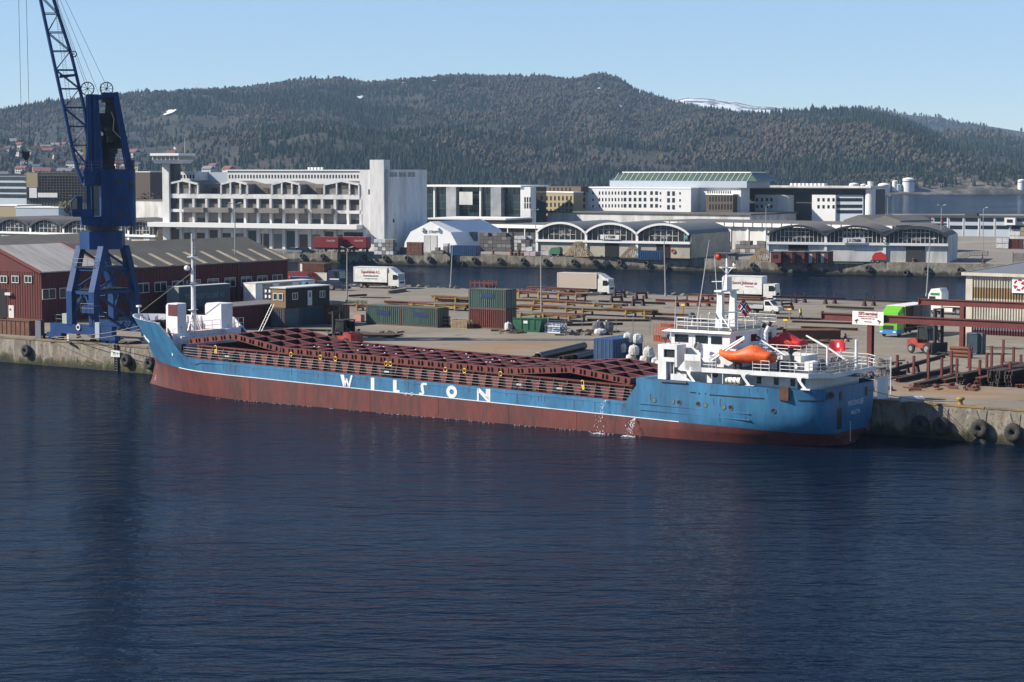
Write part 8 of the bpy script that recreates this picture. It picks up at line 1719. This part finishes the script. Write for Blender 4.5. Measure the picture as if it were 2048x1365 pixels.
# ---- storage tanks across the fjord
for i, (px, pyb, w_, pyt) in enumerate([(1817, 374, 24, 359), (1796, 383, 13, 370), (1790, 376, 11, 363), (1768, 388, 24, 370), (1727, 379, 13, 370), (1708, 378, 20, 369), (2043, 371, 15, 361)]):
    q = depth(px, pyb, 1893); s = 4100 / 1893; t = thing('storage_tank', ['large white storage tank with an orange band on the far shore', 'small grey white tank just left of the largest tank', 'small pale tank behind the two left of the largest', 'wide low domed tank at the far water edge', 'small white tank left of the round office tower top', 'low domed tank farthest left on the far shore', 'white tank at the right picture edge on the far shore'][i], 'tank', q - np.array([0, 0, 6]), 0, 'storage tanks on the far shore'); r_ = w_ / s / 2; h = (pyb - pyt) / s + 6
    MB().cyl((0, 0, 0), (0, 0, h), r_, n=28).build('shell', M_bw2, t); MB().lathe([(r_ * 1.02, h), (r_ * .8, h + r_ * .16), (r_ * .4, h + r_ * .26), (.01, h + r_ * .3)], n=28).build('dome', M_fasc, t)
    if i in (0, 6): MB().cyl((0, 0, h * .8), (0, 0, h * .86), r_ * 1.012, n=28).build('band', M_crust, t)
# ================================================================ FAR QUAY: things on it, hillside houses
FA = FARQ.a
ORD = 'first second third fourth fifth sixth seventh eighth ninth tenth eleventh twelfth thirteenth fourteenth fifteenth sixteenth seventeenth eighteenth nineteenth'.split()
def nth(i): return ORD[i] if i < 19 else 'twentieth' if i == 19 else 'twenty-' + ORD[i - 20]
def fg(px, py): return ground(px, py)
for i, px in enumerate([604, 645, 686, 728, 770, 814, 859, 905, 923, 948, 999, 1046, 1091, 1147, 1190, 1240, 1294, 1331, 1452, 1505, 1560, 1618, 1736, 1812, 1853, 1920]):
    y0 = 512.5 + (px - 604) * .0215; low = i in (8, 17, 18, 23); x, z = FARQ.xz(px, y0 + (8 if low else 0), -.3)
    t = thing('tyre_fender', nth(i) + ' tyre fender from the left on the far quay wall', 'tyre', FARQ.W(x, -.3, z), FA, 'tyre fenders on the far quay'); MB().torus((0, 0, 0), (.25, 1, 0), .52, .26, 16, 8).build('tread', M_tyrew, t, smooth=True)
for i, px in enumerate([597, 882, 986, 1092, 1203, 1438, 1693, 1827, 1967]):
    x, _ = FARQ.xz(px, 505 + (px - 597) * .02, .6); bollard(nth(i) + ' rusty orange bollard from the left on the far quay edge', FARQ.W(x, .7, 0), FA, M_crust, 1.3, 'far quay bollards')
for i, (px, off) in enumerate(((655, 0), (711, .5))):
    q = fg(px, 505); t = thing('container_trailer', ['red container on a road trailer before the port warehouse, left one', 'red container on a road trailer before the port warehouse, right one'][i], 'trailer', q + np.array([0, 2., 0]), FA, 'red container trailers'); L = 7.2; mb = MB()
    for k in range(26): x = -L / 2 + k * L / 26; mb.box(x, x + L / 26 * .6, -1.28, 1.28, 1.15, 3.75)
    mb.box(-L / 2, L / 2, -1.22, 1.22, 1.1, 3.8); bdy = mb.build('container', mat('cola_red', (.36, .025, .03), .55, fine=.08), t); text('Coca-Cola', .62, M_lamp, bdy, (1.4, -1.3, 2.9), shear=.25, sx=.9); box('chassis', M_chas, t, -L / 2, L / 2, -.5, .5, .75, 1.08)
    for x in (-2.4, -1.2, 2.6):
        for s in (-1, 1): wheel(t, x, s * 1.0, .45)
def crates(label, px, py, nx, nz, ny, w_, h_, m1, m2, rz=None, name='crate_stack', grp='crate stacks on the far quay', seed=1, cyl=False):
    """a block of stacked goods; every crate is a part"""
    r_ = random.Random(seed); t = thing(name, label, 'crates', fg(px, py), FA if rz is None else rz, grp)
    for i in range(nx):
        for j in range(ny):
            top = nz - (r_.random() < .3)
            for k in range(top):
                x, y, z = i * w_, j * w_, k * h_; d = r_.uniform(-.04, .04); m_ = m1 if r_.random() < .7 else m2
                if cyl: MB().cyl((x + w_ / 2, y + w_ / 2, z), (x + w_ / 2, y + w_ / 2, z + h_ * .95), w_ * .47, n=10).build('drum', m_, t)
                else:
                    mb = MB(); mb.box(x + .03 + d, x + w_ - .03 + d, y + .03, y + w_ - .03, z + .12, z + h_ - .02); mb.box(x + .06, x + w_ - .06, y + .06, y + w_ - .06, z, z + .12, 1); mb.build('crate', [m_, M_woodd], t)
M_cw = mat('shrink_wrap_white', (.62, .63, .65), .5, col2=(.45, .46, .48), scale=2, fine=.15); M_cg = mat('grey_block', (.30, .29, .28), .8, col2=(.22, .21, .20), scale=2, fine=.15); M_cp = mat('pink_print_wrap', (.60, .48, .48), .6, col2=(.45, .30, .32), scale=3, fine=.1); M_cdk = mat('dark_block', (.14, .13, .13), .8, fine=.15)
for i, a in enumerate([('tall block of white wrapped crates right of the red containers', 748, 510, 5, 4, 2, 1.05, .95, M_cw, M_cg), ('mixed dark and blue crates beside the white wrapped block', 792, 510, 2, 2, 2, 1.1, .9, M_cblu, M_cdk), ('orange red metal stillages stacked before the tent', 813, 511, 4, 4, 1, 1.05, .8, M_crust, M_redst), ('low grey block steps right of the tent door', 862, 508, 3, 2, 1, 1.1, .8, M_cg, M_cg), ('narrow tall pile of grey blocks beside the tent door', 886, 508, 1, 4, 1, 1.3, .85, M_cg, M_cw), ('high rows of grey pallets behind the blue skip', 906, 501, 5, 5, 2, 1.2, .95, M_cg, M_cdk), ('long wall of dark grey stacked blocks right of the blue skip', 958, 503, 7, 5, 2, 1.25, .95, M_cdk, M_cg), ('light grey wrapped pallets left of the middle warehouse', 1026, 502, 4, 4, 2, 1.15, .95, M_cw, M_cdk), ('white cube package against the middle warehouse wall', 1077, 497, 1, 2, 1, 1.3, 1.1, M_cw, M_cw), ('grey goods piled between the two arched warehouses', 1470, 506, 6, 3, 2, 1.3, 1.0, M_cg, M_cw), ('dark framed racks against the end of the middle warehouse', 1386, 509, 4, 4, 1, 1.2, 1.2, M_cdk, M_bbrown), ('dark crates behind the ship mast on the far quay', 1428, 508, 3, 3, 1, 1.3, 1.0, M_cdk, M_redst), ('white boxes near the red container at far right', 1992, 498, 2, 2, 1, 1.6, 1.4, M_cw, M_cw), ('tan and white stacked goods at the far right edge', 2018, 490, 3, 4, 1, 1.5, 1.2, M_gwall, M_beige)]): crates(*a, seed=i)
crates('pile of brown clay drums on the far quay', 1018, 512, 4, 2, 1, .95, .8, M_crust, M_bbrown, cyl=True, seed=30); crates('pink printed wrapped packs left of the green machine, nearer', 1048, 513, 2, 2, 2, 1.5, 1.1, M_cp, M_cw, seed=31); crates('pink printed wrapped packs left of the green machine, farther', 1072, 511, 3, 2, 1, 1.3, 1.05, M_cp, M_cw, seed=32)
def box_skip(label, px, py, L, H, m=M_cblu):
    t = thing('roll_off_skip', label, 'skip', fg(px, py), FA, 'blue roll-off skips'); mb = MB(); mb.box(-L / 2, L / 2, -1.2, 1.2, .15, .3); mb.box(-L / 2, L / 2, -1.2, -1.12, .3, H); mb.box(-L / 2, L / 2, 1.12, 1.2, .3, H); mb.box(-L / 2, -L / 2 + .08, -1.12, 1.12, .3, H); mb.box(L / 2 - .08, L / 2, -1.12, 1.12, .3, H); mb.build('tub', m, t)
    for k in range(int(L / .5)): box('rib', m, t, -L / 2 + .2 + k * .5, -L / 2 + .32 + k * .5, -1.3, -1.202, .3, H)
    box('skid', M_chas, t, -L / 2, L / 2, -.6, .6, 0, .14)
box_skip('ribbed blue roll-off skip at the far quay edge before the grey blocks', 931, 512, 7.0, 2.5); box_skip('blue roll-off skip before the dark door of the middle warehouse', 1302, 521, 5.4, 2.2)
def truss(label, px, py, w_, h_, ang, n=3):
    t = thing('roof_truss', label, 'truss', fg(px, py), FA + ang, 'wooden roof trusses')
    for k in range(n):
        y = k * .35; mb = MB(); dx = k * .35
        mb.bar((-w_ / 2 + dx, y, .1), (w_ / 2 + dx, y, .1), .12, .2); mb.bar((-w_ / 2 + dx, y, .1), (dx, y, h_), .12, .22); mb.bar((w_ / 2 + dx, y, .1), (dx, y, h_), .12, .22)
        for f in (-.5, .5): mb.bar((f * w_ * .5 + dx, y, .1), (f * w_ * .5 + dx, y, h_ * .5), .1, .15); mb.bar((f * w_ * .3 + dx, y, .1), (f * .1 * w_ + dx, y, h_ * .78), .1, .15)
        mb.build('frame', M_wood, t)
truss('pale wooden roof trusses before the middle warehouse, left set', 1152, 514, 6.4, 3.6, 0, 4); truss('pale wooden roof trusses leaning left of the blue skip', 1262, 517, 5.2, 3.0, R(14), 3); truss('white painted truss frames left of the red cabins', 1522, 524, 6.2, 3.0, 0, 3)
for i, px in enumerate((1556, 1579, 1603, 1626, 1650)):
    q = fg(px, 527); t = thing('site_hut', ['red site hut on the far quay, leftmost of the five', 'red site hut on the far quay, second of the five', 'red site hut on the far quay, third of the five', 'red site hut on the far quay, fourth of the five', 'red site hut on the far quay, rightmost of the five'][i], 'cabin', q + np.array([0, 1.5, 0]), FA, 'red site huts'); m_ = mat('hut_red', (.20, .028, .025), .75, col2=(.16, .03, .025), scale=1, fine=.1)
    box('wall', m_, t, -1.2, 1.2, -1.2, 3.2, .1, 2.45); box('roof', M_plate, t, -1.3, 1.3, -1.35, 3.3, 2.46, 2.58); box('corner_trim', M_fasc, t, -1.24, -1.14, -1.24, -1.202, .1, 2.44)
    if i < 3: box('window', M_pane, t, -.6, .5, -1.25, -1.202, 1.1, 1.9)
    else: box('door', M_gwall, t, -.4, .4, -1.25, -1.202, .1, 2.05)
q = fg(1760, 527); t = thing('baler', 'red and green round baler machine on the far quay', 'machine', q, FA + R(8)); MB().prism([(-1.6, .7), (1.3, .7), (1.7, 1.2), (1.2, 1.9), (0, 2.5), (-1.1, 2.3), (-1.7, 1.5)], -.9, .9, 'y').build('hood', M_redc, t); MB().prism([(-.8, .3), (1.9, .35), (1.5, .95), (-.8, .69)], -1, 1, 'y').build('pickup', M_skg, t)
for x in (-1.5, -.4):
    for s in (-1, 1): wheel(t, x, s * 1.05, .45)
q = fg(1112, 514); t = thing('green_machine', 'green farm machine with rounded hood left of the roof trusses', 'machine', q, FA); MB().prism([(-1.3, .7), (1.3, .7), (1.4, 1.8), (1.0, 2.3), (-.8, 2.2), (-1.4, 1.4)], -.9, .9, 'y').build('hood', mat('machine_green', (.06, .26, .14), .5, fine=.08), t); box('frame', M_chas, t, -1.4, 1.6, -.7, .7, .25, .69)
for x in (-.9, .9):
    for s in (-1, 1): wheel(t, x, s * .9, .4)
for i, px in enumerate((1880, 1893)): t = thing('liquid_tank', ['white ribbed liquid tank at the warehouse corner, left one', 'white ribbed liquid tank at the warehouse corner, right one'][i], 'tank', fg(px, 525) + np.array([0, .5, 0]), FA, 'white liquid tanks'); MB().lathe([(.01, 0), (.75, 0), (.8, .5), (.74, .55), (.8, 1.1), (.74, 1.15), (.8, 1.7), (.6, 2.0), (.01, 2.05)], n=14).build('tank', M_tw, t)
t = thing('wooden_raft', 'flat dark pontoon lying right of the red huts', 'pontoon', fg(1697, 529), FA); box('deck', M_chas, t, -3, 3.4, -.6, .6, 0, .4); box('edge', M_skg, t, -3.1, 3.5, -.75, -.61, .1, .35)
t = thing('steel_stair', 'dark steel landing stair at the right end of the right arched warehouse', 'stair', fg(1945, 523), FA); mb = MB()
for k in range(6): mb.box(-3 + k * .4, -2.6 + k * .4, -.6, .6, k * .22, k * .22 + .06)
mb.box(-.6, 3.4, -.6, .6, 1.3, 1.36); mb.build('landing', M_bdark, t); railing('rail', [(-3, -.6, .2), (-.6, -.6, 1.36), (3.4, -.6, 1.36), (3.4, .6, 1.36)], 1.0, M_bdark, 3, .6, sub=t)
container('small red container in the far right goods yard', fg(2022, 498), FA, 6.06, M_cred, M_cfr, 0); t = thing('yard_gate', 'grey mesh barrier at the far right of the far quay', 'barrier', fg(2040, 527), FA); box('panel', M_plate, t, -1.5, 4, -.05, .05, .2, 2.2); box('post', M_bdark, t, -1.6, -1.502, -.08, .08, 0, 2.4)
for i, (px, py, m_, lab) in enumerate([(590, 497, M_cargr, 'silver car parked on the far quay left of the red containers'), (613, 499, M_carb, 'dark van like car beside the silver one on the far quay'), (500, 488, M_carr, 'red car roof showing above the striped warehouse roof'), (45, 487, M_cart, 'teal car parked at the far left arched warehouse'), (150, 488, M_carb, 'dark car parked left of the crane legs far behind'), (128, 487, M_cargr, 'grey car parked far behind, left of the dark one'), (290, 488, M_carb, 'black car parked right of the crane far behind'), (-6 + 10, 487, M_carr, 'dark red car at the far left picture edge')]): car(lab, depth(px, py, 560 if px < 560 else 507) * np.array([1, 1, 0]) + np.array([0, 0, 3.0]), FA + R(5 + 7 * i), m_, 4.3, 1.45, grp='cars on the far quay')
for i, (pxb, pyb, pyt, pxt) in enumerate([(1881, 524, 412, 1883), (1965, 520, 417, 1967), (1775, 470, 393, 1775), (526, 503, 462, 526), (1073, 500, 421, 1070), (1532, 507, 412, 1532), (1228, 470, 405, 1228)]):
    lamp_post(['tall lamp post in front of the right arched warehouse end', 'lamp post behind the right end of the right arched warehouse', 'thin lamp post against the fjord near the round tower', 'lamp post before the port warehouse ground floor', 'lamp post left of the middle arched warehouse', 'tall floodlight mast between the arched warehouses', 'lamp post before the white office block'][i], pxb, pyb, pyt, px_top=pxt, head='single' if i % 2 else 'double', grp='far quay lamp posts')
# budding birch by the left arches, bare bushes
def crown_tree(label, px, py, dpt, h, w_, col, n, seed, grp='town trees'):
    q = depth(px, py, dpt); t = thing('deciduous_tree', label, 'tree', (q[0], q[1], 3.0), 0, grp); r_ = random.Random(seed); mb = MB(); mb.cyl((0, 0, 0), (0, 0, h * .4), .3, .18, 7)
    br = []
    for k in range(9): a = k * 2.4; p = (math.cos(a) * w_ * .35, math.sin(a) * w_ * .35, h * r_.uniform(.55, .9)); mb.cyl((0, 0, h * r_.uniform(.25, .4)), p, .12, .04, 5); br.append(p)
    mb.build('trunk', M_woodd, t); mb = MB()
    for k in range(n):
        b = r_.choice(br); s = r_.uniform(.18, .45); c = Vector((b[0] + r_.gauss(0, w_ * .2), b[1] + r_.gauss(0, w_ * .2), b[2] + r_.gauss(0, h * .13))); d = Vector((r_.gauss(0, 1), r_.gauss(0, 1), r_.gauss(0, 1))).normalized(); e = d.orthogonal().normalized() * s; f = d.cross(e).normalized() * s
        mb.add([c - e, c + f, c + e, c - f], [(0, 1, 2, 3)])
    mb.build('crown', col, t)
M_bud = mat('spring_buds', (.17, .16, .035), .8, fine=.3, fscale=1); M_twig = mat('bare_twigs', (.12, .085, .065), .9, fine=.3, fscale=1)
crown_tree('yellow green budding tree left of the crane cab', 130, 430, 640, 10, 6, M_bud, 1400, 3); crown_tree('bare grey brown tree between crane house and port warehouse', 312, 430, 720, 10, 6, M_twig, 900, 5); crown_tree('bare brown tree right behind the crane house', 290, 430, 730, 11, 7, M_twig, 900, 6)
# hillside houses of the town
M_hw = [mat('house_white', (.66, .65, .62), .8, fine=.04), mat('house_grey', (.36, .36, .37), .8, fine=.05), mat('house_cream', (.52, .43, .28), .8, fine=.05), mat('house_red', (.24, .06, .045), .8, fine=.05)]
M_hr = [mat('roof_dark_tile', (.085, .08, .085), .8, fine=.1), mat('roof_red_tile', (.27, .10, .065), .8, fine=.1), mat('roof_pale', (.28, .28, .30), .8, fine=.1)]
hp = []
r_ = random.Random(21)
for wi in range(4):
    mb = MB(); mb.box(-5, 5, -3.6, 3.6, -4, 4.6)
    me_w = mb.build('tmp', M_hw[wi]); hp.append(me_w.data); bpy.data.objects.remove(me_w)
rp = []
for m_ in M_hr:
    o = MB().prism([(-5.6, 4.6), (5.6, 4.6), (0, 7.6)], -4.2, 4.2, 'y') if 0 else MB().prism([(-4.2, 4.6), (4.2, 4.6), (0, 7.4)], -5.6, 5.6, 'x'); o = o.build('tmp', m_); rp.append(o.data); bpy.data.objects.remove(o)
wm = []
o = MB(); [o.box(x - .5, x + .5, -3.68, -3.601, z, z + 1.3) for x in (-3.3, -1.1, 1.1, 3.3) for z in (.6, 3.0)]; o = o.build('tmp', M_winb); wm = o.data; bpy.data.objects.remove(o)
def hill_at(px, t):
    xs = HV['main_hill'][0]; return on_hill('main_hill', (px - xs[0]) / (xs[-1] - xs[0]), t)
nh = 0; words = ['white', 'grey', 'cream', 'dark red']; rw_ = ['dark roof', 'red tiled roof', 'pale roof']; cells = {}
for k in range(190):
    px = r_.choice([r_.uniform(0, 130), r_.uniform(0, 260), r_.uniform(0, 480)]); t_ = r_.uniform(.03, .40) * (1 - px / 900)
    x, y, z = hill_at(px, t_); key = (int(px / 14), int(t_ * 22))
    if key in cells: continue
    cells[key] = 1; wi = r_.choice([0, 0, 0, 1, 2, 3]); ri = r_.choice([0, 0, 1, 2]); nh += 1
    row = 'upper' if t_ > .24 else 'middle' if t_ > .13 else 'lower'; ppx = int(px); p_ = depth(px, 300, y); py_ = int(YH - (z - CAMH) / y * FPX)
    tt = thing('hillside_house', '%s house with %s on %s hillside %s' % (words[wi], rw_[ri], row, ['at the left edge', 'left of the crane hook', 'below the crane hook', 'left of the crane boom', 'behind the crane boom', 'behind the crane frame', 'right of the crane', 'left of the control tower', 'above the control tower', 'above the port warehouse'][min(9, int(px / 42))]), 'house', (x, y, z), r_.uniform(-.7, .7), 'houses on the wooded hillside'); s = r_.uniform(.75, 1.25); tt.scale = (s * r_.uniform(.8, 1.3), s, s)
    for nm_, me_ in (('wall', hp[wi]), ('roof', rp[ri]), ('window', wm)): o = bpy.data.objects.new(nm_, me_); COL.objects.link(o); o.parent = tt
byl = {}
for o in COL.objects:
    if o.get('category') == 'house': byl.setdefault(o['label'], []).append(o)
for lab, os_ in byl.items():
    os_.sort(key=lambda o: o.location.x / o.location.y)
    if len(os_) > 1:
        ws = {2: ['left one', 'right one'], 3: ['left one', 'middle one', 'right one']}.get(len(os_), ['leftmost', 'second left', 'third left', 'fourth left', 'fifth left', 'sixth left', 'seventh left'])
        for o, w_ in zip(os_, ws): o['label'] = lab + ', ' + w_
# snow patches left on the hill clearings
M_snow = mat('old_snow', (.78, .80, .84), .8, fine=.08, fscale=.2)
for i, (px, t_, w_, d_) in enumerate(SNOW):
    x, y, z = hill_at(px, t_); mb = MB(); n = 12; rr_ = [r_.uniform(.25, 1.3) for _ in range(n)]; vs = [(0, 0, 2.4)]
    for k in range(n):
        a = 2 * math.pi * k / n; dx, dy = w_ * rr_[k] * math.cos(a), 2.6 * d_ * rr_[k] * math.sin(a); h = hill_at(px + dx / y * FPX, max(0, min(1, t_ + dy / 1900)))[2]; vs.append((dx, dy, h - z + 2))
    mb.add(vs, [(0, 1 + k, 1 + (k + 1) % n) for k in range(n)]); o = mb.build('snow_patch', M_snow); o.location = (x, y, z); tag(o, ['large white snow patch on the left hill clearing', 'snow patch at the middle hill shoulder', 'small snow fleck under the rounded right summit', 'tiny snow fleck on the right slope', 'thin snow fleck high on the middle hill', 'long thin snow fleck high on the middle hill', 'snow on the highest middle ridge'][i], 'snow', 'snow patches', 'stuff')
# ================================================================ AIR
def haze():
    m = bpy.data.materials.new('thin_haze'); m.use_nodes = True; n = m.node_tree.nodes; l = m.node_tree.links
    for x in list(n):
        if x.type == 'BSDF_PRINCIPLED': n.remove(x)
    v = n.new('ShaderNodeVolumePrincipled'); v.inputs['Color'].default_value = (.45, .68, 1.0, 1); v.inputs['Density'].default_value = HAZE
    v.inputs['Anisotropy'].default_value = .0
    l.new(v.outputs[0], n['Material Output'].inputs['Volume'])
    o = MB().box(-5300, 5300, -270, 9700, -6, 620).build('haze', m); o['kind'] = 'stuff'
    return o
HAZE = 0.000068
haze()
